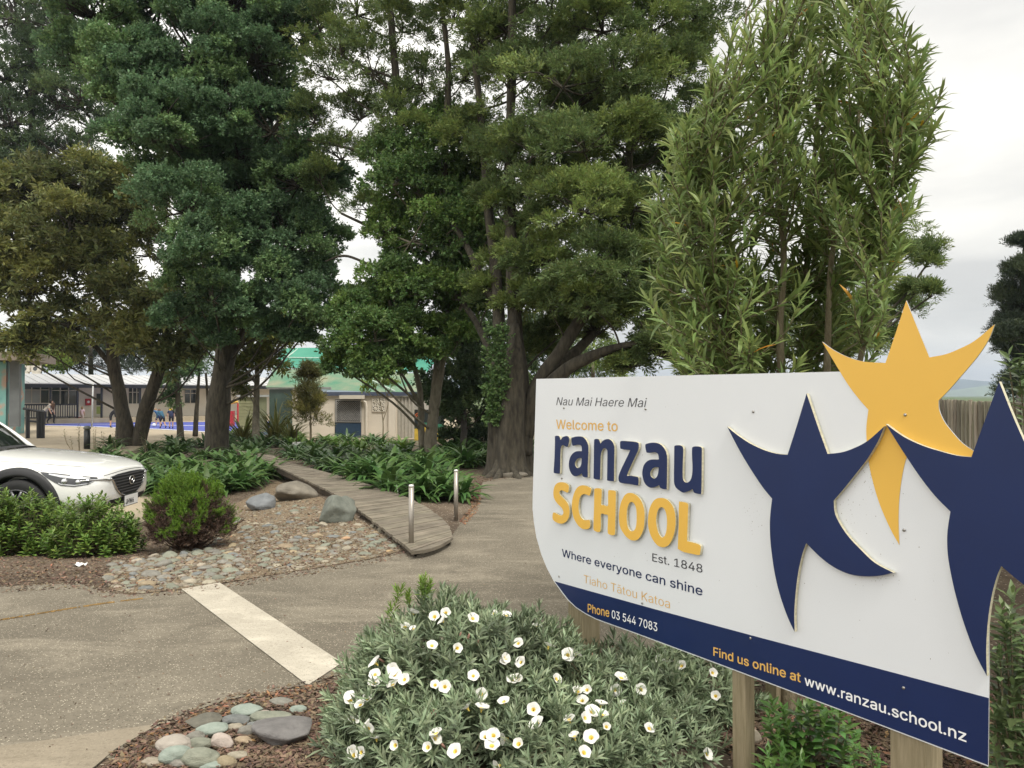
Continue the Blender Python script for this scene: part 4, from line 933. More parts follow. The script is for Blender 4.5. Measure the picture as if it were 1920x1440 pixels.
def flower_bush():
    rg = np.random.default_rng(41); b = np.array([0.05, 3.6, 0.0])
    root = empty('flowering_bush', b, 0, 'rounded silver green bush dotted with white trumpet flowers in front of the sign', 'bush')
    # sprig template: stem with narrow leaves
    def sprig(seed):
        q = np.random.default_rng(seed); lf = blade(2, 0.20, 0.3, 0.1); n = 18; t = np.linspace(0.05, 1, n)
        az = np.arange(n) * 2.4 + q.uniform(0, 6); el = np.radians(np.interp(t, [0, 1], [75, 22])) + q.normal(0, .15, n)
        Yd = np.stack([np.sin(el) * np.cos(az), np.cos(el), np.sin(el) * np.sin(az)], 1)
        return inst(lf, np.stack([np.zeros(n), t * 0.75, np.zeros(n)], 1), Yd, np.tile([0.05, 1, 0.02], (n, 1)), np.interp(t, [0, .6, 1], [.42, .5, .3]) * q.uniform(.8, 1.2, n))
    SP = [sprig(s) for s in range(5)]
    P, Y, S = [], [], []
    for (cx, cy), (a, bb, c) in BUSH:
        n = int(1050 * (a * bb + a * c + bb * c))
        dd = rdir(n, rg, 0.0); sh = rg.uniform(0.78, 1.02, (n, 1)) ; s = np.array([a, bb, c])
        p = np.array([cx, cy, 0]) + dd * s * sh
        nz = np.array([mnoise.noise(Vector((*(q * 5),))) for q in p]); p += unit(dd / s) * nz[:, None] * 0.06
        P.append(p); Y.append(unit(unit(dd / s) + np.array([0, 0, .55]) + rg.normal(0, .32, (n, 3)))); S.append(rg.uniform(.085, .15, n))
    P, Y, S = np.vstack(P), np.vstack(Y), np.concatenate(S); ok = P[:, 2] > 0.0; P, Y, S = P[ok], Y[ok], S[ok]
    # leave the posts free
    for c, rr in ((POST_XY[0], .085), (POST_XY[2], .05)):
        ok = np.linalg.norm(P[:, :2] - c, axis=1) > rr; P, Y, S = P[ok], Y[ok], S[ok]
    pk = rg.integers(0, 5, len(P))
    V, F = join([inst(SP[k], P[pk == k], Y[pk == k], rg.normal(size=((pk == k).sum(), 3)), S[pk == k]) for k in range(5)])
    link_mesh('foliage', mesh_np('foliage', V - b, F, True), L_SILV, root)
    # woody core so that no daylight passes under the leaves
    mb = MB()
    for i in range(150):
        k = rg.integers(0, len(P)); e = P[k]; s0 = np.array([b[0] + rg.uniform(-.5, .6), b[1] + rg.uniform(-.15, .15), -0.02])
        mb.tube(spline([s0, (s0 + e) / 2 + [0, 0, .05], e], 6), np.linspace(.008, .003, 6), 4, False)
    st = mb.build('stem', M_STEM, root, True); st.data.transform(Matrix.Translation(-Vector(b)))
    # fresh sprigs of another shoot on top
    p = np.array([D(x, y, 3.55) for x, y in ((742, 1125), (765, 1130), (795, 1105), (800, 1118), (735, 1150), (788, 1125))])
    V, F = join([inst(SP[k % 5], p + rg.normal(0, .012, p.shape), np.tile([0, 0, 1.0], (len(p), 1)) + rg.normal(0, .2, p.shape), rg.normal(size=p.shape), .085) for k in range(3)])
    link_mesh('fresh_sprig', mesh_np('fresh_sprig', V - b, F, True), L_SPRIG, root)
    # flowers: a five pleated funnel with a yellow throat
    FL = [(512,97),(522,153),(562,187),(606,165),(620,212),(668,128),(434,240),(541,315),(637,305),(802,178),(825,150),(840,200),(933,180),(936,215),(968,247),(976,165),(985,195),(820,352),(856,370),(742,418),(712,432),(930,372),(320,430),(383,432),(447,445),(313,477),(403,482),(158,475),(220,520),(270,560),(285,535),(205,545),(283,620),(218,625),(315,640),(110,540),(716,580),(741,590),(848,553),(890,445),(872,462),(1136,510),(1185,485),(1160,543),(1146,598),(1120,630),(1195,593),(1230,573),(1230,610),(1250,635),(1141,703),(1150,748),(1280,457),(1310,455),(888,662),(912,710),(765,690),(800,683),(578,688),(530,690),(545,715),(283,722),(322,713),(250,740),(210,720),(1640,742),(1558,588),(1705,507),(1675,408),(1430,290),(1490,345),(1505,395),(1580,390),(1340,265),(1290,245),(790,735),(395,385),(345,385),(600,465),(745,492),(1095,340),(1110,355),(455,190),(700,200),(905,300),(1010,330),(480,250),(1030,440),(960,560),(560,470),(1390,480),(1340,560),(1200,690),(1000,640),(420,700),(660,740),(860,760),(1420,650)]
    def flower_mesh(seed, opening):
        q = np.random.default_rng(seed); mb = MB(); m = 25; th = np.arange(m) * 2 * pi / m
        rings = [(0.002, 0.0, 0), (0.0045, 0.010, 0), (0.0085, 0.016, .02), (0.018 * opening, 0.0225, .03), (0.0265 * opening, 0.0245 + .006 * (1.2 - opening), .05)]
        V = []
        for r, z, w in rings:
            rr = r * (1 + w * np.cos(5 * th) + w * .4 * q.normal(0, 1, m)); V.append(np.stack([rr * np.cos(th), rr * np.sin(th), z - w * 0.02 * np.cos(5 * th + .5)], 1))
        F = [(i * m + j, i * m + (j + 1) % m, (i + 1) * m + (j + 1) % m, (i + 1) * m + j) for i in range(4) for j in range(m)]
        mb.add(np.vstack(V), F); mb.Mi = [1] * m + [1] * m + [0] * (2 * m)
        return mesh_np('flower', np.concatenate(mb.V), mb.F, True, mb.Mi)
    FM = [flower_mesh(s, o) for s, o in enumerate((1.0, .9, 1.1, .75, 1.0))]
    for me in FM:
        me.materials.append(M_PETAL); me.materials.append(M_THROAT)
    for i, (zx, zy) in enumerate(FL):
        h = bush_hit(zx / 2.1818 + 560, zy / 2.1818 + 1080)
        if h is None: continue
        t, p, nrm = h
        view = unit(np.array([0, 0, CAM_H]) - p)
        dirv = unit(nrm * .7 + np.array([0, 0, .45]) + view * 0.45 + rg.normal(0, .50, 3))
        o = link_mesh('flower', FM[rg.integers(0, 5)], None, root, p + dirv * 0.030 + view * .040 - b, Vector(dirv).to_track_quat('Z', 'Y').to_euler(), (rg.uniform(.82, 1.15),) * 3)
    # pink brown buds and spent flowers
    V = []; F = []; n = 0; mb = MB()
    for zx, zy in [(250, 290), (262, 262), (280, 275), (745, 205), (760, 190), (735, 225), (870, 158), (690, 265), (655, 262), (730, 285), (1190, 330), (1205, 345), (98, 520), (100, 545), (545, 570), (560, 580), (165, 745), (170, 780), (600, 705), (355, 355), (575, 130), (660, 95), (1450, 280), (1530, 360), (180, 570), (330, 590), (985, 260), (1050, 250)]:
        h = bush_hit(zx / 2.1818 + 560, zy / 2.1818 + 1080)
        if h is None: continue
        dv = unit(h[2] + [0, 0, .6] + rg.normal(0, .35, 3)); p = h[1]
        mb.tube([p, p + dv * .018, p + dv * .034, p + dv * .044], [.0025, .0055, .0045, .0008], 6)
    o = mb.build('bud', M_BUD, root, True); o.data.transform(Matrix.Translation(-Vector(b)))
POST_XY = [np.array(sign.matrix_world.translation[:2]) * 0] * 3
def _posts():
    out = []
    for pxc, size in ((1078, .115), (1698, .115), (1383, .062)):
        uvc = suv(pxc, 1100, -0.004); out.append(sxyz([(uvc[0], 0)], -0.006 - size / 2)[0][:2])
    return out
POST_XY = _posts()
flower_bush()

# --- whorled leaf shoots (hebe-like shrubs)
def rosette(seed, n=16, lw=0.34, up0=80, up1=20, pairs=True, llen=.5):
    q = np.random.default_rng(seed); lf = blade(2, lw, 0.25, 0.12); t = np.linspace(0.1, 1, n)
    az = (np.arange(n) // 2) * (pi / 2) + (np.arange(n) % 2) * pi if pairs else np.arange(n) * 2.4
    el = np.radians(np.interp(t, [0, .7, 1], [up0, up0 * .8, up1])) + q.normal(0, .1, n)
    Yd = np.stack([np.sin(el) * np.cos(az), np.cos(el), np.sin(el) * np.sin(az)], 1)
    return inst(lf, np.stack([np.zeros(n), t * .9, np.zeros(n)], 1), Yd, np.tile([0.03, 1, 0.02], (n, 1)), np.interp(t, [0, .7, 1], [llen, llen, llen * .55]) * q.uniform(.85, 1.15, n))
L_HEBE = leafmat('leaf_hebe', (0.11, 0.22, 0.05), 0.35, 0.25, rough=0.35, spec=0.5, scale=3)
L_HEBE2 = leafmat('leaf_hebe_pale', (0.17, 0.24, 0.10), 0.3, 0.25, rough=0.4, spec=0.5, scale=3)
L_ROS = leafmat('leaf_rosette', (0.15, 0.235, 0.05), 0.4, 0.3, rough=0.4, spec=0.45, scale=1.5, var=0.3)
def shoots(name, label, base, tips, size, lm, seed, pairs=True, lw=0.34, group=None, n=16, wood=.004, llen=.5, cat='shrub', upbias=1.0):
    rg = np.random.default_rng(seed); base = np.asarray(base, float)
    root = empty(name, base, 0, label, cat, group); RS = [rosette(s + seed, n, lw, pairs=pairs, llen=llen) for s in range(4)]
    P, Y, S = [], [], []; mb = MB()
    for tp in tips:
        tp = np.asarray(tp, float); s0 = base + np.array([rg.normal(0, .02), rg.normal(0, .02), -.02])
        L = np.linalg.norm(tp - s0); mid = s0 + (tp - s0) * .55 + np.array([(tp - s0)[0], (tp - s0)[1], 0]) * .2
        C = spline([s0, mid, tp], 10); mb.tube(C, np.linspace(wood * 1.6, wood * .6, 10), 5, False)
        dv = unit(C[-1] - C[-3] + np.array([0, 0, .3 * upbias * L]))
        P.append(tp - dv * size * .5); Y.append(dv); S.append(size * rg.uniform(.8, 1.2))
    P, Y, S = np.array(P), np.array(Y), np.array(S); pk = rg.integers(0, 4, len(P))
    V, F = join([inst(RS[k], P[pk == k], Y[pk == k], rg.normal(size=((pk == k).sum(), 3)), S[pk == k]) for k in range(4) if (pk == k).any()])
    st = mb.build('stem', M_STEM, root, True); st.data.transform(Matrix.Translation(-Vector(base)))
    link_mesh('foliage', mesh_np('foliage', V - base, F, True), lm, root); return root
rg = np.random.default_rng(77)
def near_tips(pts, d): return [D(x, y, d + rg.uniform(-.08, .08)) for x, y in pts]
shoots('hebe_plant', 'glossy green hebe spreading under the lower edge of the sign beside the dark shrub foot', G(1520, 1425), near_tips([(1450, 1335), (1470, 1350), (1480, 1385), (1500, 1360), (1520, 1335), (1540, 1345), (1560, 1365), (1575, 1350), (1590, 1375), (1500, 1400), (1530, 1395), (1555, 1410), (1460, 1395), (1490, 1425), (1520, 1440), (1560, 1440), (1600, 1400), (1445, 1360), (1515, 1355), (1545, 1385), (1580, 1425), (1475, 1405), (1510, 1420)], 3.15), .15, L_HEBE, 51, lw=.42)
shoots('hebe_plant', 'low green hebe at the bottom frame edge left of the thick post', G(1455, 1475), near_tips([(1440, 1432), (1465, 1440), (1430, 1450), (1480, 1455), (1500, 1460), (1450, 1462)], 3.0), .13, L_HEBE, 52)
shoots('hebe_plant', 'tiny green hebe seedling between the shrub foot and the thick right post', G(1650, 1345), near_tips([(1640, 1312), (1655, 1305), (1665, 1318), (1630, 1325)], 3.3), .06, L_HEBE, 53)
shoots('hebe_plant', 'small hebe seedling low beside the thick right post', G(1625, 1440), near_tips([(1610, 1405), (1635, 1415), (1600, 1425), (1645, 1432)], 3.05), .07, L_HEBE, 54)
shoots('hebe_shrub', 'pale green whorled shrub at the right edge beside the sign end', np.array([1.98, 2.95, 0]), near_tips([(1880, 1160), (1900, 1150), (1915, 1185), (1885, 1205), (1905, 1225), (1925, 1240), (1890, 1255), (1915, 1285), (1880, 1300), (1900, 1325), (1925, 1340), (1885, 1360), (1910, 1385), (1935, 1300), (1870, 1330), (1880, 1400), (1940, 1400), (1945, 1200), (1960, 1260), (1875, 1235), (1870, 1270), (1895, 1180), (1900, 1270), (1930, 1270), (1865, 1350), (1895, 1350), (1920, 1410), (1865, 1420), (1945, 1330), (1890, 1420)], 2.9), .16, L_HEBE2, 55, lw=.36)
shoots('broadleaf_shrub', 'light green broad leaved shrub tip reaching in at the right edge above the navy star', np.array([2.25, 2.9, 0]), [np.array([2.25 + rg.normal(0, .16), 2.9 + rg.normal(0, .16), z]) for z in np.linspace(.35, 1.5, 46)] + near_tips([(1893, 690), (1912, 712), (1915, 735), (1935, 690), (1950, 730), (1930, 760), (1960, 700), (1945, 660)], 2.75), .11, L_HEBE2, 56, lw=.36, n=10, llen=.75)
def mound_tips(cx, cy, rx, ry, h, n, q, z0=0.0):
    dd = rdir(n, q, 0.02); sh = q.uniform(.55, 1.0, (n, 1)) ** .5
    p = np.array([cx, cy, z0]) + dd * np.array([rx, ry, h]) * sh
    return p
q = np.random.default_rng(5)
for (px, py, rx, ry, h, n, lab, sd) in [(25, 1042, .58, .40, .58, 210, 'green rosette leaved shrub at the left edge in front of the car wheel', 61),
                                       (150, 1046, .50, .38, .54, 170, 'green rosette leaved shrub in front of the car headlight', 62),
                                       (-90, 1045, .6, .45, .7, 180, 'green rosette leaved shrub cut by the left picture edge', 63)]:
    c = G(px, py); c[1] += .25
    shoots('rosette_shrub', lab, c, mound_tips(c[0], c[1], rx, ry, h, int(n * 1.25), q, c[2] + .02), .135, L_ROS, sd, pairs=False, lw=.46, n=15, wood=.004, llen=.55, group='rosette leaved shrubs in front of the car')
# --- brown and green cushion shrub
L_CUSH = leafmat('leaf_cushion', (0.135, 0.235, 0.030), 0.35, 0.3, scale=4)
L_DEAD = leafmat('leaf_dead_twig', (0.095, 0.062, 0.045), 0.4, 0.1, scale=4)
def cushion():
    q = np.random.default_rng(66); c = G(336, 1036); c[1] += .2
    root = empty('cushion_shrub', c, 0, 'brown twiggy round shrub with bright green cushion tips in front of the lilies', 'shrub')
    nd = inst(blade(1, .16, .2, 0), np.zeros((0, 3)), np.zeros((0, 3)), np.zeros((0, 3)), 1)
    def tuft(s, n=22):
        k = np.random.default_rng(s); lf = rhomb(.18); t = k.uniform(.1, 1, n); az = k.uniform(0, 6.28, n); el = np.radians(np.interp(t, [0, 1], [70, 15])) + k.normal(0, .2, n)
        return inst(lf, np.stack([0 * t, t * .8, 0 * t], 1), np.stack([np.sin(el) * np.cos(az), np.cos(el), np.sin(el) * np.sin(az)], 1), np.tile([.1, 1, .1], (n, 1)), .34 * k.uniform(.7, 1.2, n))
    TF = [tuft(s) for s in range(4)]
    n = 2600; dd = rdir(n, q, -.1); sh = q.uniform(.5, 1, n) ** .4; nz = np.array([mnoise.noise(Vector((*(v * 2.6),)) ) for v in dd])
    p = c + [0, 0, .16] + dd * np.array([.38, .36, .51]) * (sh * (1 + .42 * nz))[:, None]
    top = dd[:, 2] * .75 + .9 * nz + .45 * np.array([mnoise.noise(Vector((*(v * 5 + 9),))) for v in dd]) + 0.35 * (dd[:, 1] < -.3) * (np.abs(dd[:, 0] - .1) < .16)
    green = (top > .42) & (sh > .80) ; Yv = unit(dd + [0, 0, .7] + q.normal(0, .3, (n, 3)))
    for nm, sel, lm, s in (('green_tips', green, L_CUSH, .075), ('brown_twigs', ~green & (q.random(n) < .95), L_DEAD, .085)):
        reps = []; 
        for k in range(4):
            w = sel & (np.arange(n) % 4 == k)
            for r in range(3 if nm == 'green_tips' else 2):
                reps.append(inst(TF[k], p[w] + q.normal(0, .022, (w.sum(), 3)), Yv[w] + q.normal(0, .2, (w.sum(), 3)), q.normal(size=(w.sum(), 3)), s * q.uniform(.7, 1.2, w.sum())))
        V, F = join(reps); link_mesh(nm, mesh_np(nm, V - c, F), lm, root)
    mb = MB()
    for i in range(260):
        e = p[q.integers(0, n)]; s0 = c + [q.normal(0, .03), q.normal(0, .03), -.02]
        mb.tube(spline([s0, s0 + (e - s0) * .5 + q.normal(0, .03, 3), e], 6), np.linspace(.007, .002, 6), 4, False)
    st = mb.build('stem', L_DEAD, root, True); st.data.transform(Matrix.Translation(-Vector(c)))
cushion()

# --- strap leaved lilies
L_LILY = leafmat('leaf_lily', (0.075, 0.145, 0.040), 0.35, 0.2, rough=0.38, spec=0.5, scale=1.5)
L_LILY2 = leafmat('leaf_lily_bright', (0.125, 0.23, 0.042), 0.35, 0.3, rough=0.4, spec=0.5, scale=1.5)
def lily_mesh(seed, n=54, length=.62, w=.085, arch=(25, 75), bend=1.0):
    q = np.random.default_rng(seed); parts = []
    for i in range(n):
        az = q.uniform(0, 2 * pi); L = length * q.uniform(.6, 1.15); e0 = radians(q.uniform(*arch)); k = bend * q.uniform(.9, 1.8); ns = 6
        pts = [np.zeros(3)]; e = e0
        for s in range(ns):
            e -= k / ns * (0.5 + 1.2 * s / ns); pts.append(pts[-1] + L / ns * np.array([cos(e), 0, sin(e)]))
        pts = np.array(pts); t = np.linspace(0, 1, ns + 1); ww = w * q.uniform(.7, 1.2) * np.clip(np.minimum(.35 + 1.5 * t, (1 - t) * 2.2), 0.01, 1) * .5
        V = np.stack([np.stack([pts[:, 0], -ww, pts[:, 2] + ww * .35], 1), pts, np.stack([pts[:, 0], ww, pts[:, 2] + ww * .35], 1)], 1).reshape(-1, 3)
        c, s_ = cos(az), sin(az); V = V @ np.array([[c, s_, 0], [-s_, c, 0], [0, 0, 1]]) + np.array([q.normal(0, .06), q.normal(0, .06), 0])
        V[:, 2] = np.maximum(V[:, 2], 0.004)
        F = np.array([f for a in range(0, ns * 3, 3) for f in ((a, a + 3, a + 4, a + 1), (a + 1, a + 4, a + 5, a + 2))])
        parts.append((V, F))
    return mesh_np('lily_clump', *join(parts), smooth=True)
LILY = [lily_mesh(s) for s in range(5)]
LILYB = [me.copy() for me in LILY]
for me in LILY: me.materials.append(L_LILY)
for me in LILYB: me.materials.append(L_LILY2)
def lilies(pts, label, group, seed, bright=0.0, smin=.95, smax=1.3, jit=6):
    q = np.random.default_rng(seed)
    for x, y in pts:
        p = G(x + q.normal(0, jit), y + q.normal(0, jit * .25)); me = (LILYB if q.random() < bright else LILY)[q.integers(0, 5)]
        o = link_mesh('lily_clump', me, None, None, p, (0, 0, q.uniform(0, 6.28)), (q.uniform(smin, smax),) * 3)
        tag(o, label, 'plant', group)
lilies([(285, 925), (330, 928), (375, 930), (420, 925), (455, 918), (480, 908), (240, 920), (205, 905)], 'strap leaved lily clump in the front row left of the boardwalk', 'lilies left of the boardwalk, front row', 71)
lilies([(190, 885), (230, 895), (270, 900), (310, 903), (350, 905), (395, 905), (440, 898), (475, 888), (215, 870), (260, 878), (305, 882), (345, 884), (460, 874), (485, 868), (410, 915), (360, 918), (310, 915), (265, 912), (435, 882), (415, 872), (375, 890), (330, 892), (500, 900), (450, 908), (470, 898)], 'strap leaved lily clump in the middle of the bed around the thick trunk', 'lilies around the thick trunk', 72)
lilies([(200, 852), (290, 862), (330, 862), (370, 862), (440, 862), (470, 856), (220, 842), (280, 846), (320, 847), (355, 847), (430, 850), (455, 845), (480, 848), (310, 838), (350, 836), (385, 838), (425, 838)], 'dark lily clump at the back of the bed near the twin trunks', 'lilies near the twin trunks', 73, smin=.9, smax=1.3)
lilies([(735, 925), (690, 905), (785, 935)], 'large strap leaved lily clump overhanging the boardwalk edge', 'large lilies at the boardwalk edge', 74, 0, 1.15, 1.3, 3)
lilies([(828, 932), (860, 936), (840, 915)], 'strap leaved lily clump beside the farther steel bollard', 'lilies beside the farther bollard', 75, 0, .95, 1.1, 2)
lilies([(640, 888), (600, 876), (655, 878), (620, 866), (560, 862), (700, 885), (750, 890), (790, 890), (580, 868), (535, 856), (670, 866), (715, 868), (760, 872), (800, 878), (830, 880), (625, 880), (680, 878), (590, 858), (640, 858), (700, 862), (740, 862), (780, 880), (735, 878), (770, 905), (720, 902), (800, 905), (660, 890)], 'lily clump in the middle of the bed right of the boardwalk', 'lilies right of the boardwalk', 76, .12)
lilies([(560, 846), (600, 848), (640, 848), (680, 850), (720, 850), (760, 854), (545, 838), (590, 836), (630, 836), (675, 838), (715, 838), (750, 842), (700, 830), (650, 829), (610, 829)], 'brighter lily clump at the back of the bed before the block wall', 'bright lilies before the block wall', 77, .6, .95, 1.25)
lilies([(430, 836), (460, 838), (490, 838), (520, 838), (545, 834), (440, 826), (470, 828), (500, 828), (530, 828), (560, 826), (425, 822), (455, 820), (485, 820), (515, 820), (545, 819)], 'lily clump beyond the far end of the boardwalk', 'lilies beyond the boardwalk', 78, .35, .95, 1.3)
lilies([(820, 872), (850, 872), (880, 876), (905, 872), (830, 858), (865, 860), (895, 860), (1000, 868), (985, 862), (1010, 858), (800, 862), (920, 858), (845, 848), (880, 850)], 'dark lily clump in the shade around the buttressed trunk', 'shaded lilies around the buttressed trunk', 79, 0, 1.0, 1.35)
# --- flaxes
L_FLAX = leafmat('leaf_flax', (0.16, 0.17, 0.05), 0.4, 0.3, rough=0.45)
for (x, y, s, lab, sd) in [(515, 832, 1.15, 'tall upright flax clump left of the conical shrub', 1), (456, 833, .85, 'yellow striped flax clump by the far trunk', 2), (545, 834, .8, 'short flax clump at the foot of the conical shrub', 3)]:
    p = G(x, y); o = link_mesh('flax_plant', lily_mesh(90 + sd, 60, 1.75, .075, (52, 88), .75), L_FLAX, None, p, None, (s,) * 3); tag(o, lab, 'plant')
# --- conical shrub and sapling
def slim_shrub(name, label, base, blobs, lm, seed, stems, size=.3, m=40, kind='needle', rc=.3, cat='shrub'):
    return make_tree(name, label, None, base, stems, blobs, kind, lm, M_STEM, seed, rc=rc, m=m, size=size, up=.6, cat=cat, dvar=.35, twigs=False)
slim_shrub('conical_shrub', 'slender olive conical shrub standing before the green roofed building', (583, 834), [(578, 700, 11), (578, 715, 17), (576, 735, 22), (584, 752, 26), (572, 768, 28), (590, 775, 26), (580, 792, 28)], leafmat('leaf_conical', (0.17, 0.17, 0.06), .4, .3), 91, [([(583, 834, 0), (582, 770, 0), (579, 690, 0)], .05, .015)], .34)
slim_shrub('sapling', 'thin bare stemmed sapling before the breeze block wall', (718, 826), [(702, 722, 14, None, .5), (722, 728, 12, None, .5), (690, 735, 9, None, .4), (735, 722, 10, None, .4)], L_LIME, 92, [([(718, 826, 0), (718, 790, 0), (712, 750, 0), (700, 715, 0)], .035, .01), ([(718, 790, 0), (728, 755, 0), (722, 730, 0)], .02, .008)], .25, 14, 'round', .3, 'tree')
# --- thin weedy stems beside the black bollard
L_WEED = leafmat('leaf_weed', (0.10, 0.12, 0.04), .4, .3)
for i, (x, y, tx, ty) in enumerate([(140, 845, 128, 812), (150, 848, 146, 800), (178, 848, 176, 806), (195, 848, 192, 812), (215, 848, 213, 815), (275, 845, 273, 812)]):
    b = G(x, 850); b2 = D(tx, ty, b[1])
    tp = [b + (b2 - b) * f + np.array([rg.normal(0, .05), rg.normal(0, .05), 0]) for f in (.45, .65, .85, 1.0)]
    shoots('weed_plant', 'thin leafy stem growing up by the black bollard', b, tp, .22, L_WEED, 95 + i, n=7, lw=.3, wood=.006, group='weedy stems by the black bollard', cat='plant')
# ================================================================== BOARDWALK, BOLLARDS, STONES
M_PLANK = mat('weathered_plank', (0.125, 0.106, 0.078), 0.9, 0.25, 5, color2=(0.215, 0.185, 0.138), island=0.16, bump=0.25, bscale=60)
M_BEAM = mat('dark_beam', (0.07, 0.052, 0.035), 0.9, 0.3, 6, bump=0.4)
def PZ(px, py, z):
    r = ray(px, py); t = (z - CAM_H) / r[2]; return np.array([r[0] * t, r[1] * t, z])
DZ = 0.085
BL = spline([PZ(x, y, DZ) for x, y in [(771, 1032), (733, 1002), (690, 969), (640, 933), (572, 899), (505, 868), (470, 851), (440, 843)]], 400)
BR = spline([PZ(x, y, DZ) for x, y in [(848, 1006), (838, 981), (800, 951), (742, 924), (664, 900), (604, 883), (540, 866), (510, 853)]], 400)
bw_at = (BL[0] + BR[0]) / 2; bw_at[2] = 0
bw = empty('boardwalk', bw_at, 0, 'weathered grey timber boardwalk curving back from the drive into the trees', 'boardwalk')
arc = np.concatenate([[0], np.cumsum(np.linalg.norm(np.diff((BL + BR) / 2, axis=0), axis=1))])
rg = np.random.default_rng(81); mb = MB(); s = 0.0; pw = 0.095
while s < arc[-1] - pw:
    i0, i1 = np.interp(s + .004, arc, np.arange(400)), np.interp(s + pw - .004, arc, np.arange(400))
    def at(C, f): a = int(min(398, f)); return C[a] + (C[a + 1] - C[a]) * (f - a)
    a, b, c, d = at(BL, i0), at(BR, i0), at(BR, i1), at(BL, i1); e = rg.normal(0, .006, 2); u = unit(b - a)
    a, d = a + u * e[0], d + u * e[0]; b, c = b + u * e[1], c + u * e[1]; dz = rg.normal(0, .0022)
    top = np.array([a, b, c, d]) + [0, 0, dz]; bot = top - [0, 0, .03]
    mb.add(np.vstack([top, bot]), [(0, 1, 2, 3), (7, 6, 5, 4), (0, 4, 5, 1), (1, 5, 6, 2), (2, 6, 7, 3), (3, 7, 4, 0)]); s += pw
# the rounded near end
E = spline([PZ(x, y, DZ) for x, y in [(771, 1034), (795, 1031), (820, 1024), (840, 1014), (849, 1007)]], 12)
E0 = E[0] + (E[-1] - E[0]) * np.linspace(0, 1, 12)[:, None]
n = 12; top = np.vstack([E, E0 + [0, .006, 0]]); bot = top - [0, 0, .03]
mb.add(np.vstack([top, bot]), [(i, i + 1, n + i + 1, n + i) for i in range(n - 1)] + [(2 * n + i, i + 2 * n + 1, i + 1, i) for i in range(n - 1)])
deck = mb.build('decking', M_PLANK, bw); deck.data.transform(Matrix.Translation(-Vector(bw_at)))
for C, sgn in ((BL, 1), (BR, -1)):
    mb = MB(); Q = C[::8]; W = unit(BR[::8] - BL[::8]) * sgn * .05
    rows = np.stack([Q + W - [0, 0, .033], Q + W * 1.9 - [0, 0, .033], Q + W * 1.9 - [0, 0, .13], Q + W - [0, 0, .13]], 1)
    m = len(Q); V = rows.reshape(-1, 3); F = [(i * 4 + k, i * 4 + (k + 1) % 4, (i + 1) * 4 + (k + 1) % 4, (i + 1) * 4 + k) for i in range(m - 1) for k in range(4)]
    mb.add(V, F); o = mb.build('bearer', M_BEAM, bw); o.data.transform(Matrix.Translation(-Vector(bw_at)))
# steel bollards
M_BOLL = mat('brushed_steel', (0.36, 0.33, 0.29), 0.42, 0.12, 3, metal=0.75, stretch=(1, 1, .2))
M_CAP = mat('bright_cap', (0.75, 0.74, 0.70), 0.3, 0.05, 3, metal=0.6)
for (x, y, ytop, lab) in [(771, 1034, 908, 'nearer stainless steel bollard at the left corner of the boardwalk'), (855, 977, 880, 'farther stainless steel bollard at the right side of the boardwalk end')]:
    b = G(x, y); h = D(x, ytop, b[1])[2]; r = 0.026
    t = empty('bollard', b, 0, lab, 'bollard', 'steel bollards at the boardwalk end')
    mb = MB(); mb.lathe([(r, -.05), (r, h - .03)], seg=18); mb.build('post', M_BOLL, t, True).data.shade_smooth()
    mb = MB(); mb.lathe([(r * 1.01, h - .031), (r * 1.01, h - .012), (r * .8, h - .003), (r * .4, h)], seg=18); mb.build('cap', M_CAP, t, True)
M_BLACK = mat('black_paint', (0.012, 0.014, 0.014), 0.45, 0.2, 6)
b = G(163, 842); t = empty('bollard', b, 0, 'black round topped bollard behind the car bonnet', 'bollard'); h = D(163, 798, b[1])[2] - b[2]
mb = MB(); mb.lathe([(.10, -.05), (.10, h - .16)], seg=16); mb.build('post', M_BLACK, t, True)
mb = MB(); mb.lathe([(.085, h - .16), (.085, h - .12), (.115, h - .12), (.115, h - .06), (.08, h - .01), (.02, h)], seg=16); mb.build('cap', mat('grey_cap', (.12, .13, .12), .5), t, True)

# ------------------------------------------------------------------ stones
def rock_mesh(seed, rough=0.28, sub=3, flat=1.0, facet=0.0):
    bm = bmesh.new(); bmesh.ops.create_icosphere(bm, subdivisions=sub, radius=0.5)
    o = Vector((seed * 7.13, seed * 3.7, seed * 1.9))
    q = np.random.default_rng(seed); pl = [(unit(q.normal(size=3)), q.uniform(.30, .44)) for _ in range(int(facet))]
    for v in bm.verts:
        p = v.co.copy(); p *= 1 + rough * mnoise.noise(p * 2.2 + o) + rough * .35 * mnoise.noise(p * 6 + o)
        for nrm, dd in pl:
            k = p.dot(Vector(nrm)) - dd
            if k > 0: p -= Vector(nrm) * k * .9
        v.co = p; v.co.z *= flat
    me = bpy.data.meshes.new('stone'); bm.to_mesh(me); bm.free(); me.shade_smooth(); return me
def stone_mat(name, c, c2, r=.16): return mat(name, c, .82, .2, 3.5, color2=c2, obj_rand=r, bump=.35, bscale=16)
ST = [stone_mat('stone_green', (.16, .17, .13), (.235, .24, .185)), stone_mat('stone_grey', (.155, .148, .125), (.24, .228, .195)), stone_mat('stone_tan', (.24, .185, .115), (.33, .265, .175)), stone_mat('stone_blue', (.13, .14, .135), (.20, .205, .195)), stone_mat('stone_buff', (.26, .225, .165), (.36, .32, .25)), stone_mat('stone_orange', (.32, .20, .105), (.40, .27, .16))]
PROTO = [[rock_mesh(k + 1, .24, 3) for k in range(6)] for _ in ST]
for mi, L in enumerate(PROTO):
    for me in L: me.materials.append(ST[mi])
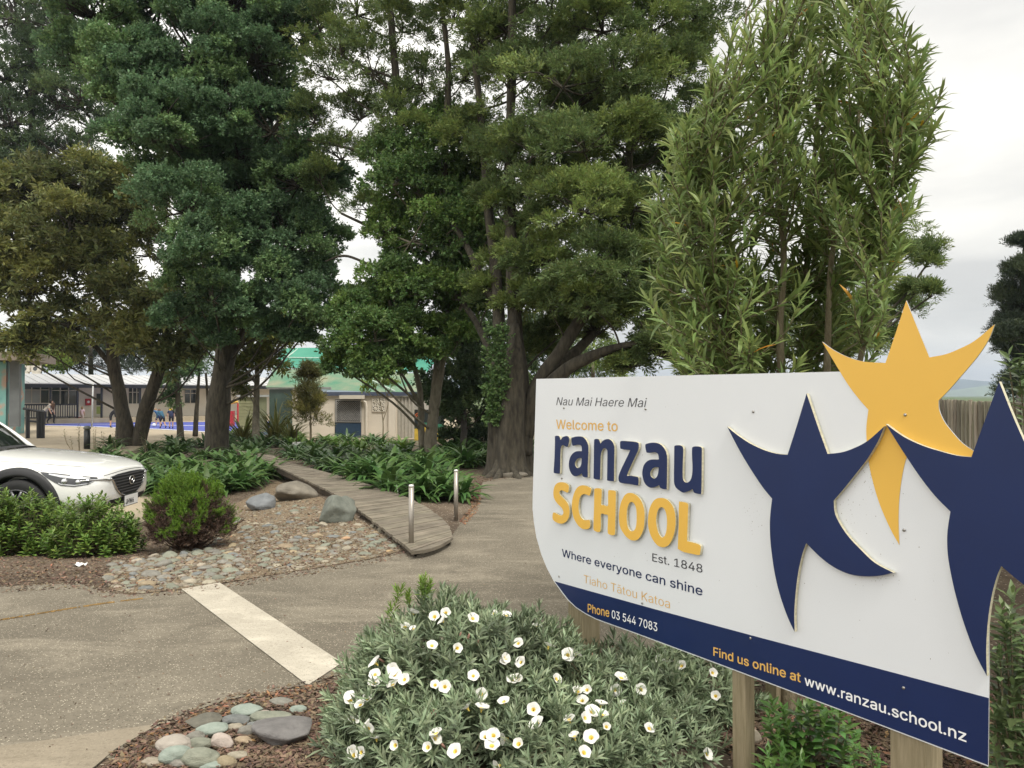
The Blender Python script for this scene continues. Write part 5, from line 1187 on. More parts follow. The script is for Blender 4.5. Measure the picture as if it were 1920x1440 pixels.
def stone(name, p, size, rz, mi, k, label, group=None, tilt=0.0, me=None, cat='stone'):
    o = bpy.data.objects.new(name, me or PROTO[mi][k]); COL.objects.link(o)
    o.location = tuple(float(v) for v in p); o.scale = tuple(float(v) for v in size); o.rotation_euler = (tilt, tilt * .6, rz)
    return tag(o, label, cat, group)
q = np.random.default_rng(99); placed = []
def band(poly, n, group, label, smin, smax, tries=9000, gap=.80, flat=(.30, .5)):
    c = 0; P = np.array(poly); lo, hi = P.min(0), P.max(0)
    for _ in range(tries):
        if c >= n: break
        x, y = q.uniform(lo[0], hi[0]), q.uniform(lo[1], hi[1])
        if not in_poly(x, y, poly): continue
        p = G(x, y); s = q.uniform(smin, smax) * (1.25 if q.random() < .15 else 1) * (.72 + .28 * q.random())
        if any((p[0] - a[0]) ** 2 + (p[1] - a[1]) ** 2 < (gap * .5 * (s + a[2])) ** 2 for a in placed): continue
        placed.append((p[0], p[1], s)); fz = q.uniform(*flat) * s
        mi = int(q.choice(6, p=[.34, .32, .09, .11, .13, .01]))
        stone('river_stone', p + [0, 0, fz * .08], (s, s * q.uniform(.6, .9), fz), q.uniform(0, 6.28), mi, q.integers(0, 6), label, group, q.normal(0, .16)); c += 1
    return c
band([(200, 1100), (205, 1062), (260, 1045), (330, 1040), (400, 1030), (445, 1040), (462, 1072), (430, 1088), (350, 1100), (260, 1112)], 110, 'flat river stones beside the pale strip', 'flat river stone in the crowded band at the far end of the pale concrete strip', .07, .17, gap=1.0)
band([(485, 1062), (488, 1025), (560, 1012), (640, 1005), (700, 985), (740, 1000), (764, 1024), (700, 1044), (600, 1058), (530, 1074)], 85, 'river stones along the drive edge', 'rounded river stone along the drive edge near the nearer steel bollard', .06, .165, gap=1.08)
band([(440, 990), (430, 958), (520, 930), (600, 955), (680, 985), (730, 1000), (640, 1008), (560, 1012), (470, 1022)], 70, 'scattered stones between the boulders', 'small stone scattered on the dry ground between boulders and boardwalk', .055, .15, gap=1.2)
band([(290, 1040), (440, 1000), (480, 1020), (470, 1050), (400, 1040), (300, 1045)], 26, 'scattered stones in front of the cushion shrub', 'small stone scattered on bark in front of the brown and green cushion shrub', .06, .15, gap=1.2)
# boulders
M_B1 = stone_mat('boulder_brown', (.13, .115, .09), (.22, .195, .155), .01); M_B2 = stone_mat('boulder_slate', (.135, .145, .15), (.20, .21, .215), .01); M_B3 = stone_mat('boulder_green', (.105, .115, .095), (.175, .185, .155), .01)
for (x, yb, wpx, hpx, m, sd, lab) in [(548, 940, 80, 42, M_B1, 31, 'brown lichen flecked boulder lying against the boardwalk bearer'), (485, 958, 60, 33, M_B2, 32, 'slate grey boulder left of the brown boulder'), (628, 981, 76, 56, M_B3, 33, 'largest dark boulder with a broken flat side at the boardwalk edge')]:
    b = G(x, yb); k = b[1] / F_PX; w, h = wpx * k, hpx * k; me = rock_mesh(sd, .3, 4, facet=7); me.materials.append(m)
    stone('boulder', b + [0, w * .35, h * .32], (w * 1.05, w * .8, h * 1.15), .4 * sd, 0, 0, lab, None, .05, me, 'boulder')
# rocks at the lower left, each its own
def fr(zx, zy, zw, zh, mi, k, lab, facet=0, rz=None):
    px, py = zx / 2.8235, 1060 + (zy + zh * .5) / 2.8235; b = G(px, py); kk = b[1] / F_PX / 2.8235
    w, h = zw * kk, zh * kk
    # seen from above at about thirty degrees: depth shares the height
    vz = min(h * .95, w * .62); me = rock_mesh(200 + k, .22, 4, facet=facet); me.materials.append(ST[mi] if isinstance(mi, int) else mi)
    stone('rock', b + [0, w * .3, vz * .35], (w * 1.12, w * .72, vz), q.uniform(-.25, .25) if rz is None else rz, 0, 0, lab, None, q.normal(0, .05), me, 'rock')
M_PUR = stone_mat('stone_purple', (.110, .104, .100), (.175, .165, .158), .01); M_PINK = stone_mat('stone_pink', (.34, .28, .24), (.43, .37, .32), .01); M_DK = stone_mat('stone_dark_slab', (.095, .09, .07), (.15, .14, .11), .01); M_TEAL = stone_mat('stone_teal', (.21, .25, .21), (.28, .315, .27), .01); M_MAUVE = stone_mat('stone_mauve', (.30, .265, .225), (.37, .33, .28), .01)
for a in [(1475, 890, 310, 160, M_PUR, 1, 'largest purple grey angular rock at the right of the foreground pile', 9), (1285, 775, 150, 75, M_TEAL, 2, 'pale green rock with a white chip at the top of the foreground pile', 4), (1060, 835, 175, 70, M_DK, 3, 'dark tilted slab at the far left top of the foreground pile', 6, .5), (1235, 825, 140, 65, 3, 4, 'blue grey rock below the pale green rock', 5), (1405, 815, 195, 80, 0, 5, 'long greenish rock behind the largest purple rock', 2), (1235, 862, 80, 45, 4, 6, 'small buff pebble left of the brown cobble'), (1300, 878, 90, 60, 1, 7, 'brown grey cobble touching the largest purple rock'), (1110, 878, 145, 75, M_TEAL, 8, 'smooth oval green cobble in the middle of the foreground pile'), (1165, 925, 125, 105, M_PINK, 9, 'pinkish white angular rock in the middle of the foreground pile', 6), (1018, 912, 95, 65, 1, 10, 'round grey cobble above the green pair'), (1045, 950, 125, 70, 0, 11, 'green oval cobble below the round grey cobble'), (900, 955, 175, 95, M_MAUVE, 12, 'mauve oval stone leaning on the big green stone'), (910, 1000, 165, 130, M_TEAL, 13, 'big smooth green stone at the left of the foreground pile'), (1030, 1028, 185, 105, 0, 14, 'biggest green grey boulder at the bottom of the foreground pile'), (790, 1045, 95, 45, 4, 15, 'flat buff pebble at the left end of the foreground pile'), (1185, 1045, 105, 62, 2, 16, 'tan brown cobble at the bottom of the foreground pile'), (1242, 1015, 95, 48, 4, 17, 'buff pebble beside the tan brown cobble'), (1280, 930, 85, 42, 2, 18, 'mossy yellow green pebble left of the largest purple rock'), (1575, 765, 78, 45, M_TEAL, 19, 'teal flat stone alone on the bark near the flowering bush'), (1480, 728, 105, 42, 1, 20, 'half buried grey stone above the teal flat stone'), (1105, 1068, 110, 40, M_TEAL, 21, 'pale green stone cut by the bottom edge of the picture'), (935, 1050, 85, 50, 1, 22, 'small grey pebble between the big green stones'), (1395, 770, 60, 70, M_PINK, 23, 'narrow pink stone standing beside the pale green rock', 4), (1330, 850, 60, 40, 3, 24, 'small blue pebble behind the brown grey cobble')]:
    fr(*a)
b = G(1416, 1398); me = rock_mesh(301, .25, 4, facet=5); me.materials.append(ST[4]); stone('rock', b + [0, .03, .025], (.07, .07, .08), .3, 0, 0, 'pale rock on the bark behind the thin middle post', None, 0, me, 'rock')
b = G(962, 896); me = rock_mesh(302, .25, 4, facet=8); me.materials.append(M_B1); stone('rock', b + [0, .1, .04], (.52, .30, .14), .1, 0, 0, 'flat stone slab lying at the foot of the buttressed trunk', None, 0, me, 'rock')
# gravel
gm = [rock_mesh(400 + i, .25, 1) for i in range(3)]
def gravel(polys, name, m, label, smin, smax, seed):
    qq = np.random.default_rng(seed); P, S = [], []
    for poly, n in polys:
        A = np.array(poly); lo, hi = A.min(0), A.max(0); c = 0
        while c < n:
            x, y = qq.uniform(lo[0], hi[0]), qq.uniform(lo[1], hi[1])
            if in_poly(x, y, poly): P.append((x, y)); S.append(qq.uniform(smin, smax)); c += 1
    P, S = np.array(P), np.array(S); P = Gv(P[:, 0], P[:, 1]); parts = []
    for k in range(3):
        w = np.arange(len(P)) % 3 == k; me = gm[k]; V = np.array([v.co[:] for v in me.vertices]) * [1, .8, .5]; F = np.array([p.vertices[:] for p in me.polygons])
        az = qq.uniform(0, 6.28, w.sum()); parts.append(inst((V, F), P[w] + [0, 0, .004], np.stack([np.cos(az), np.sin(az), qq.normal(0, .2, w.sum())], 1), np.tile([0, 0, 1.0], (w.sum(), 1)), S[w]))
    V, F = join(parts); o = link_mesh(name, mesh_np(name, V, F, True), m); tag(o, label, 'gravel', kind='stuff')
M_GRAV = mat('gravel_mixed', (.15, .13, .095), .9, .3, 4, color2=(.25, .215, .16), island=.35)
gravel([([(200, 1100), (205, 1055), (330, 1035), (470, 1020), (480, 1070), (430, 1092), (260, 1114)], 900), ([(480, 1070), (470, 1015), (430, 960), (520, 925), (640, 955), (740, 1000), (768, 1026), (690, 1048), (520, 1076)], 1700)], 'gravel', M_GRAV, 'fine mixed gravel between the river stones', .02, .06, 3)
# bark chips and fallen leaves
def chips(polys, name, m, label, smin, smax, seed):
    qq = np.random.default_rng(seed); P = []
    for poly, n in polys:
        A = np.array(poly); lo, hi = A.min(0), A.max(0); c = 0
        while c < n:
            x, y = qq.uniform(lo[0], hi[0]), qq.uniform(lo[1], hi[1])
            if in_poly(x, y, poly): P.append((x, y)); c += 1
    P = np.array(P); P = Gv(P[:, 0], P[:, 1]); n = len(P)
    T = np.array([(-.5, 0, 0), (-.1, -.22, .03), (.5, -.05, 0), (.15, .24, .05), (-.5, 0, -.08), (-.1, -.22, -.05), (.5, -.05, -.08), (.15, .24, -.03)]); TF = np.array([(0, 1, 2, 3), (7, 6, 5, 4), (0, 4, 5, 1), (1, 5, 6, 2), (2, 6, 7, 3), (3, 7, 4, 0)])
    az = qq.uniform(0, 6.28, n); V, F = inst((T, TF), P + np.array([0, 0, 1]) * qq.uniform(.003, .014, (n, 1)), np.stack([np.cos(az), np.sin(az), qq.normal(0, .25, n)], 1), np.tile([0, 0, 1.], (n, 1)) + qq.normal(0, .35, (n, 3)), qq.uniform(smin, smax, n))
    o = link_mesh(name, mesh_np(name, V, F), m); tag(o, label, 'bark chips', kind='stuff')
M_CHIP = mat('bark_chip', (.085, .055, .038), .9, .3, 6, color2=(.19, .13, .085), island=.55)
M_CHIPR = mat('red_chip', (.19, .09, .045), .9, .3, 6, color2=(.30, .165, .085), island=.4)
NB = [(185, 1445), (280, 1378), (430, 1318), (580, 1290), (660, 1275), (660, 1445)]; RB = [(1290, 1243), (1400, 1255), (1925, 1290), (1925, 1445), (1380, 1445), (1300, 1290)]; LB = [(-10, 1040), (200, 1030), (420, 935), (520, 890), (600, 935), (700, 990), (765, 1030), (620, 1058), (470, 1078), (210, 1108), (150, 1092), (-10, 1098)]; TB = [(862, 975), (890, 945), (885, 895), (1005, 880), (1005, 893), (905, 905), (895, 950), (870, 975)]
chips([(NB, 4200), (RB, 5200), (LB, 7000), (TB, 900)], 'bark_chips', M_CHIP, 'brown bark chips covering the garden beds', .012, .045, 11)
EDGE = [(200, 1438), (300, 1362), (440, 1312), (590, 1286), (660, 1272), (640, 1290), (450, 1335), (320, 1385), (240, 1440)]; TREE = [(862, 978), (885, 950), (880, 930), (905, 935), (895, 960), (872, 985)]
chips([(EDGE, 260), (RB, 350), (TREE, 420), (LB, 500), (NB, 90)], 'leaf_litter', M_CHIPR, 'reddish fallen leaves on the bark and along the kerbless edge', .012, .04, 12)
DRV = [(0, 1105), (340, 1108), (700, 1055), (860, 990), (1000, 910), (1000, 1110), (640, 1240), (430, 1312), (180, 1440), (0, 1440)]
EDGE2 = [(0, 1096), (150, 1090), (190, 1106), (340, 1103), (520, 1074), (690, 1046), (772, 1030), (772, 1046), (690, 1062), (520, 1090), (340, 1117), (190, 1122), (150, 1106), (0, 1112)]; EDGE3 = [(200, 1420), (300, 1352), (440, 1302), (590, 1278), (650, 1256), (655, 1266), (590, 1290), (445, 1320), (310, 1374), (215, 1440)]
chips([(EDGE2, 900), (EDGE3, 420)], 'edge_debris', M_CHIP, 'bark and soil spilled over the edges of the drive', .012, .04, 14)
gravel([(EDGE2, 420), (EDGE3, 160)], 'edge_gravel', M_GRAV, 'loose grit along the edges of the drive', .008, .03, 5)
chips([(DRV, 420)], 'drive_debris', M_CHIP, 'small bark crumbs blown over the drive', .006, .02, 13)
# crumpled paper scrap
b = G(150, 1062); mb = MB(); gxx = np.linspace(-.05, .05, 6); X, Y = np.meshgrid(gxx, gxx * .7, indexing='ij')
mb.grid(np.stack([b[0] + X, b[1] + Y, b[2] + .02 + .018 * np.sin(X * 60 + 1) * np.cos(Y * 70)], -1)); o = mb.build('paper_scrap', M_LINE, smooth=False); tag(o, 'crumpled white paper scrap on the bark left of the stones', 'litter')
# stake and sign label in the lilies
M_ST2 = M_POST
c = G(1453, 1326); t = empty('wooden_stake', c, ang, 'thin square timber stake behind the sign beside the dark shrub foot', 'stake')
mb = MB(); mb.box((0, 0, .6), (.062, .062, 1.25)); mb.build('shaft', M_POST, t)
c = G(556, 846); t = empty('plant_label', c, 0, 'small white plant label on a stake in the lilies by the boardwalk', 'label'); k = c[1] / F_PX
mb = MB(); mb.box((0, 0, .35), (.02, .02, .7)); mb.build('stake', M_BEAM, t); mb = MB(); mb.box((0, -.012, 14 * k), (15 * k, .006, 7 * k), R=Matrix.Rotation(radians(-25), 3, 'X')); mb.build('plate', M_LINE, t)
# ================================================================== CAR
from mathutils.bvhtree import BVHTree
M_PAINT = mat('car_white', (0.80, 0.80, 0.77), 0.22, 0.01, 1, spec=0.5, coat=1.0)
M_PLAST = mat('black_plastic', (0.018, 0.018, 0.019), 0.6, 0.15, 30)
M_GLASS = mat('car_glass', (0.012, 0.016, 0.014), 0.03, 0.02, 1, spec=0.9)
M_CHROME = mat('chrome', (0.72, 0.72, 0.72), 0.12, 0.02, 1, metal=1.0)
M_TYRE = mat('tyre_rubber', (0.018, 0.018, 0.018), 0.85, 0.2, 20)
M_RIM = mat('rim_alloy', (0.16, 0.16, 0.165), 0.35, 0.1, 4, metal=0.8)
M_LAMP = mat('lamp_dark', (0.03, 0.032, 0.035), 0.08, 0.1, 3, coat=1.0)
M_REFL = mat('lamp_reflector', (0.62, 0.63, 0.64), 0.15, 0.05, 3, metal=0.7, coat=1.0)
M_GAP = mat('panel_gap', (0.02, 0.02, 0.02), 0.8)
CAR_H = radians(3.0)
hd = np.array([cos(CAR_H), sin(CAR_H), 0]); nose = D(239, 892, 9.5)
c0 = nose - hd * 0.835; car_at = np.array([c0[0], c0[1], -0.09])
car = empty('parked_car', car_at, CAR_H, 'white compact crossover car parked nose first behind the rosette leaved shrubs', 'car')
ST_ = [(.86, .44, .40, .62, .70, .72), (.835, .60, .31, .68, .775, .80), (.76, .72, .26, .73, .83, .86), (.60, .81, .23, .785, .875, .91), (.35, .862, .22, .835, .91, .955), (.0, .882, .22, .885, .95, 1.005), (-.35, .884, .22, .92, .975, 1.04), (-.62, .884, .22, .94, .985, 1.055), (-.9, .884, .22, .955, .985, 1.02), (-1.6, .884, .22, .975, .99, 1.0), (-2.57, .88, .22, 1.0, 1.01, 1.01), (-3.05, .85, .25, 1.01, 1.03, 1.04), (-3.32, .77, .32, .97, 1.0, 1.02), (-3.41, .62, .42, .86, .9, .92)]
rows = []
for x, w, zb, zs, ze, zt in ST_:
    zs, ze, zt = zs - .07, ze - .075, zt - .075
    half = [(0, zb), (w * .6, zb), (w * .97, zb + .07), (w, .5), (w * .995, .5 + (zs - .5) * .55), (w * .965, zs), (w * .80, ze), (w * .42, zt - .008), (0, zt)]
    full = [(x, -y, z) for y, z in half] + [(x, y, z) for y, z in half[-2:0:-1]]
    rows.append(full)
k = len(rows[0]); V = np.array(rows).reshape(-1, 3); m = len(rows)
F = [(i * k + j, (i + 1) * k + j, (i + 1) * k + (j + 1) % k, i * k + (j + 1) % k) for i in range(m - 1) for j in range(k)] + [tuple(range(k)), tuple((m - 1) * k + j for j in range(k))[::-1]]
tmp = link_mesh('tmp', mesh_np('tmp', V, F, True), None)
bm_ = bmesh.new(); bm_.from_mesh(tmp.data); bmesh.ops.recalc_face_normals(bm_, faces=bm_.faces); bm_.to_mesh(tmp.data); bm_.free()
ss = tmp.modifiers.new('s', 'SUBSURF'); ss.levels = 3; ss.render_levels = 3
cut = []
for ax in (0.0, -2.57):
    for sy in (-1, 1):
        mb = MB(); mb.lathe([(.375, -.14), (.375, .3)] if sy > 0 else [(.375, -.3), (.375, .14)], (ax, sy * .78, .34), 40, 'y'); co = mb.build('cut', None)
        bm_ = bmesh.new(); bm_.from_mesh(co.data); bmesh.ops.recalc_face_normals(bm_, faces=bm_.faces); bm_.to_mesh(co.data); bm_.free()
        bo = tmp.modifiers.new('b', 'BOOLEAN'); bo.operation = 'DIFFERENCE'; bo.object = co; bo.solver = 'EXACT'; cut.append(co)
dg = bpy.context.evaluated_depsgraph_get(); body_me = bpy.data.meshes.new_from_object(tmp.evaluated_get(dg)); body_me.name = 'body'
bpy.data.objects.remove(tmp)
for co in cut: bpy.data.objects.remove(co)
body_me.shade_smooth()
body = link_mesh('body', body_me, M_PAINT, car)
es = body.modifiers.new('edges', 'EDGE_SPLIT'); es.split_angle = radians(38)
BV = BVHTree.FromPolygons([v.co for v in body_me.vertices], [tuple(p.vertices) for p in body_me.polygons])
def hitp(o, d, lift=0.004):
    d = Vector(d).normalized(); h = BV.ray_cast(Vector(o), d)
    if h[0] is None: return None
    return np.array(h[0]) - np.array(d) * lift
def fan(phi, z, lift=.004, c=(.1, -.25), sy=1):
    a = radians(phi); dv = np.array([cos(a), sin(a), 0]); o = np.array([c[0], c[1], z]) + dv * 3
    h = hitp(o, -dv, lift)
    if h is None: h = np.array([c[0], c[1], z]) + dv * .5
    if sy < 0: h = h * [1, -1, 1]
    return h
def front(y, z, lift=.004):
    h = hitp((3, y, z), (-1, 0, 0), lift)
    return h if h is not None else np.array([.8, y, z])
def top(x, y, lift=.004):
    h = hitp((x, y, 3), (0, 0, -1), lift)
    return h if h is not None else np.array([x, y, 1.0])
# greenhouse
def shell(fn, na, nb): return np.array([[fn(a, b) for b in np.linspace(-1, 1, nb)] for a in np.linspace(0, 1, na)])
def ws(a, b):
    lo = np.array([-.50 - .24 * b * b, .735 * b, 0.977 - .07 * b * b]); hi = np.array([-1.30 - .10 * b * b, .585 * b, 1.475 - .035 * b * b])
    p = lo + (hi - lo) * a; p[2] += .045 * math.sin(pi * a); p[0] += .02 * math.sin(pi * a); return p
mb = MB(); mb.grid(shell(ws, 10, 13)); mb.build('windscreen', M_GLASS, car, True)
def roof(a, b):
    x = -1.30 - .10 * b * b + (-3.05 + 1.30) * a; return np.array([x, (.585 - .03 * a) * b, 1.40 - .035 * b * b + .055 * math.sin(pi * min(1, a * 1.15 + .05)) - .03 * a])
mb = MB(); mb.grid(shell(roof, 12, 11)); mb.build('roof', M_PAINT, car, True)
for sy in (-1, 1):
    def sw(a, b):
        t = (b + 1) / 2; lo = np.array([-.78 - 2.2 * t, .80, .925 + .02 * t]); hi = np.array([-1.38 - 1.45 * t, .60, 1.355 + .02 * math.sin(pi * t) - .02 * t]); p = lo + (hi - lo) * a; return p * [1, sy, 1]
    mb = MB(); mb.grid(shell(sw, 4, 9)); mb.build('side_window', M_GLASS, car, True)
    mb = MB(); P = spline([np.array([-.70, sy * .755, .91]), ws(.5, sy) + [-.02, 0, 0], np.array([-1.38, sy * .60, 1.372]), np.array([-2.1, sy * .60, 1.425]), np.array([-3.0, sy * .55, 1.355])], 22); mb.tube(P, .034, 8); mb.build('roof_pillar', M_PAINT, car, True)
    mb = MB(); mb.tube(spline([[-1.9, sy * .70, .93], [-1.95, sy * .66, 1.18], [-2.0, sy * .61, 1.39]], 6), .035, 6); mb.build('door_pillar', M_PLAST, car, True)
    t_ = bmesh.new(); bmesh.ops.create_icosphere(t_, subdivisions=3, radius=1.0)
    for v in t_.verts: v.co = Vector((v.co.x * .07 - 1.12, v.co.y * .11 + sy * .95, v.co.z * .07 + .97))
    me = bpy.data.meshes.new('mirror'); t_.to_mesh(me); t_.free(); me.shade_smooth(); link_mesh('mirror', me, M_PAINT, car)
def rw(a, b):
    lo = np.array([-3.33 + .1 * b * b, .66 * b, .955]); hi = np.array([-3.03 + .0 * b, .545 * b, 1.365 - .03 * b * b]); return lo + (hi - lo) * a
mb = MB(); mb.grid(shell(rw, 5, 9)); mb.build('rear_window', M_GLASS, car, True)
# cowl
mb = MB(); mb.grid(np.array([[(-.50 - .24 * b * b + dx, .74 * b, 0.983 - .07 * b * b + dz) for b in np.linspace(-1, 1, 13)] for dx, dz in ((-.06, .028), (.0, .012), (.075, .004))])); mb.build('cowl', M_PLAST, car, True)
# bonnet shut lines
def strip(name, pts, w, m, parent=car, up=(0, 0, 1)):
    P = np.array(pts); T = unit(np.gradient(P, axis=0)); mb = MB(); mb.tube(P, w, 5); return mb.build(name, m, parent, True)
for sy in (-1, 1):
    pts = [top(x, sy * y, .0005) for x, y in zip(np.linspace(-.60, .62, 22), np.interp(np.linspace(-.60, .62, 22), [-.6, 0, .4, .62], [.775, .745, .69, .60]))]
    strip('bonnet_gap', pts, .0035, M_GAP)
strip('bonnet_gap', [front(y, .705 - .25 * (y * y) ** 1.0 * .35, .0005) for y in np.linspace(-.55, .55, 24)], .0035, M_GAP)
# grille
def gz(y):   # lower edge of the grille opening
    a = abs(y); return np.interp(a, [0, .16, .26, .36, .44, .47], [.405, .410, .440, .510, .620, .652])
def gt(y): return np.interp(abs(y), [0, .30, .47], [.680, .673, .656])
ys = np.linspace(-.465, .465, 31)
mb = MB(); mb.grid(np.array([[front(y, gz(y) + (gt(y) - gz(y)) * t, .006) for t in np.linspace(0, 1, 9)] for y in ys])); mb.build('grille', M_PLAST, car, True)
for z in np.linspace(.445, .653, 7):
    yy = [y for y in np.linspace(-.465, .465, 61) if gz(y) + .004 < z < gt(y) - .006]
    if len(yy) > 3: strip('grille_slat', [front(y, z, .016) for y in yy], .0075, mat('slat_grey', (.05, .05, .053), .35, .1, 5))
strip('grille_surround', [front(y, gz(y) - .004, .010) for y in np.linspace(-.468, .468, 60)], .011, M_CHROME)
for sy in (-1, 1): strip('grille_wing', [fan(p, z, .008, sy=sy) for p, z in ((-17, .620), (-22, .634), (-28, .642), (-36, .645), (-44, .640))], .012, M_CHROME)
# emblem: a winged V inside an oval ring
ec = front(0, .575, .030); th = np.linspace(0, 2 * pi, 33)
mb = MB(); mb.tube(np.stack([np.full(33, ec[0]), ec[1] + .062 * np.cos(th), ec[2] + .050 * np.sin(th)], 1), .0075, 6, False)
mb.tube(spline([ec + [0, a, b] for a, b in ((-.055, .012), (-.03, .018), (-.012, .004), (0, -.020), (.012, .004), (.03, .018), (.055, .012))], 20), .006, 6)
mb.build('emblem', M_CHROME, car, True)
# plate
pc = front(0, .335, .0); px_ = max(pc[0], front(.15, .335)[0]) + .035
M_PLATE = mat('plate_white', (.78, .78, .76), .4, .02, 3)
mb = MB(); mb.box((px_, 0, .335), (.012, .375, .140)); mb.build('plate_frame', M_PLAST, car)
plate = None
mb = MB(); mb.box((px_ + .008, 0, .335), (.006, .355, .122)); plate = mb.build('number_plate', M_PLATE, car)
Vt, Ft = text_mesh('JHW6', .03); w0, w1 = Vt[:, 0].min(), Vt[:, 0].max(); sx = .225 / (w1 - w0)
W = np.stack([np.full(len(Vt), px_ + .0125), -.165 + (Vt[:, 0] - w0) * sx, .335 - .040 + Vt[:, 1] * .11], 1)
link_mesh('plate_lettering', mesh_np('plate_lettering', W, [f for f in Ft]), mat('plate_black', (.01, .01, .012), .5), plate)
# lower intake and bumper trim
mb = MB(); mb.grid(np.array([[front(y, z, .006) for z in np.linspace(.28, .385, 5)] for y in np.linspace(-.48, .48, 25)])); mb.build('lower_intake', M_PLAST, car, True)
for sy in (-1, 1):
    # headlamp
    ph = np.linspace(-30, -76, 24); up = np.interp(ph, [-76, -60, -45, -30], [.755, .735, .705, .672]); lo = np.interp(ph, [-76, -70, -58, -48, -38, -30], [.748, .690, .600, .582, .600, .655])
    G3 = np.array([[fan(p, a + (b - a) * t, .007, sy=sy) for t in np.linspace(0, 1, 7)] for p, a, b in zip(ph, lo, up)])
    mb = MB(); mb.grid(G3); hl = mb.build('headlight', M_LAMP, car, True)
    G4 = np.array([[fan(p, a + (b - a) * t, .011, sy=sy) for t in (.70, .80, .90)] for p, a, b in zip(ph[3:-4], lo[3:-4], up[3:-4])])
    mb = MB(); mb.grid(G4); mb.build('reflector', M_REFL, hl, True)
    for p, z, r in ((-45, .632, .030), (-55, .645, .034)):
        c = fan(p, z, .004, sy=sy); t_ = bmesh.new(); bmesh.ops.create_icosphere(t_, subdivisions=3, radius=r)
        for v in t_.verts: v.co = v.co * 1.0 + Vector(c)
        me = bpy.data.meshes.new('lens'); t_.to_mesh(me); t_.free(); me.shade_smooth(); link_mesh('lens', me, M_REFL, hl)
    G5 = np.array([[fan(p, a + (b - a) * t, .012, sy=sy) for t in (.08, .16)] for p, a, b in zip(ph[2:-8], lo[2:-8], up[2:-8])])
    mb = MB(); mb.grid(G5); mb.build('light_strip', M_REFL, hl, True)
    # bumper seam, sill and arch cladding
    strip('bumper_gap', [fan(p, z, .0005, sy=sy) for p, z in zip(np.linspace(-74, -92, 10), np.linspace(.775, .70, 10))], .003, M_GAP)
    for ax in (0.0, -2.57):
        def side(x, z, lift):
            h = hitp((x, -3, z), (0, 1, 0), lift)
            if h is None or h[1] > -.5: h = np.array([x, -np.interp(x, [-3.3, -2.6, 0, .35, .6, .8], [.78, .875, .875, .85, .80, .68]) - lift, z])
            return h * [1, -sy, 1]
        rows = []
        for a in np.radians(np.linspace(-14, 194, 44)):
            pr = [side(ax + r * cos(a), .34 + r * sin(a), l) for r, l in ((.395, .014), (.43, .016), (.462, .012), (.468, -.006))]
            e = pr[0].copy(); e[0], e[2] = ax + .368 * cos(a), .34 + .368 * sin(a); e2 = e.copy(); e2[1] -= sy * .07
            rows.append([e2, e] + pr)
        mb = MB(); mb.grid(np.array(rows)); mb.build('arch_trim', M_PLAST, car, True)
        mb = MB(); an = np.radians(np.linspace(-20, 200, 24)); mb.grid(np.array([[(ax + .366 * cos(a), sy * y, .34 + .366 * sin(a)) for y in (.86, .75, .60)] for a in an])); mb.add([(ax + .366 * cos(a), sy * .60, .34 + .366 * sin(a)) for a in an], [tuple(range(len(an)))]); mb.build('wheel_liner', M_GAP, car)
        wh = MB(); wh.lathe([(.215, -.09), (.27, -.105), (.31, -.10), (.332, -.075), (.336, 0), (.332, .075), (.31, .10), (.27, .105), (.215, .09)], (0, 0, 0), 36, 'y'); wh.F = [f for f in wh.F if len(f) == 4]; wh.Mi = [0] * len(wh.F)
        wo = wh.build('wheel', M_TYRE, car, True, (ax, sy * .775, .335))
        rm = MB(); rm.lathe([(.222, .085), (.228, .098), (.215, .098), (.205, .06), (.20, -.05)] if sy > 0 else [(.20, .05), (.205, -.06), (.215, -.098), (.228, -.098), (.222, -.085)], (0, 0, 0), 36, 'y'); rm.F = [f for f in rm.F if len(f) == 4]; rm.Mi = [0] * len(rm.F)
        for s_ in range(5):
            for o_ in (-.14, .14):
                a = s_ * 2 * pi / 5 + o_ + .3; a2 = s_ * 2 * pi / 5 + o_ * 1.9 + .3
                rm.tube([(.04 * cos(a), sy * .075, .04 * sin(a)), (.12 * cos(a), sy * .085, .12 * sin(a)), (.212 * cos(a2), sy * .088, .212 * sin(a2))], [.02, .016, .017], 6)
        rm.lathe([(.05, .06), (.05, .095), (.03, .1)] if sy > 0 else [(.03, -.1), (.05, -.095), (.05, -.06)], (0, 0, 0), 16, 'y'); rm.build('rim', M_RIM, wo, True)
        hb = MB(); hb.lathe([(.2, -.02), (.2, .0)], (0, 0, 0), 24, 'y'); hb.build('brake_disc', M_GAP, wo)
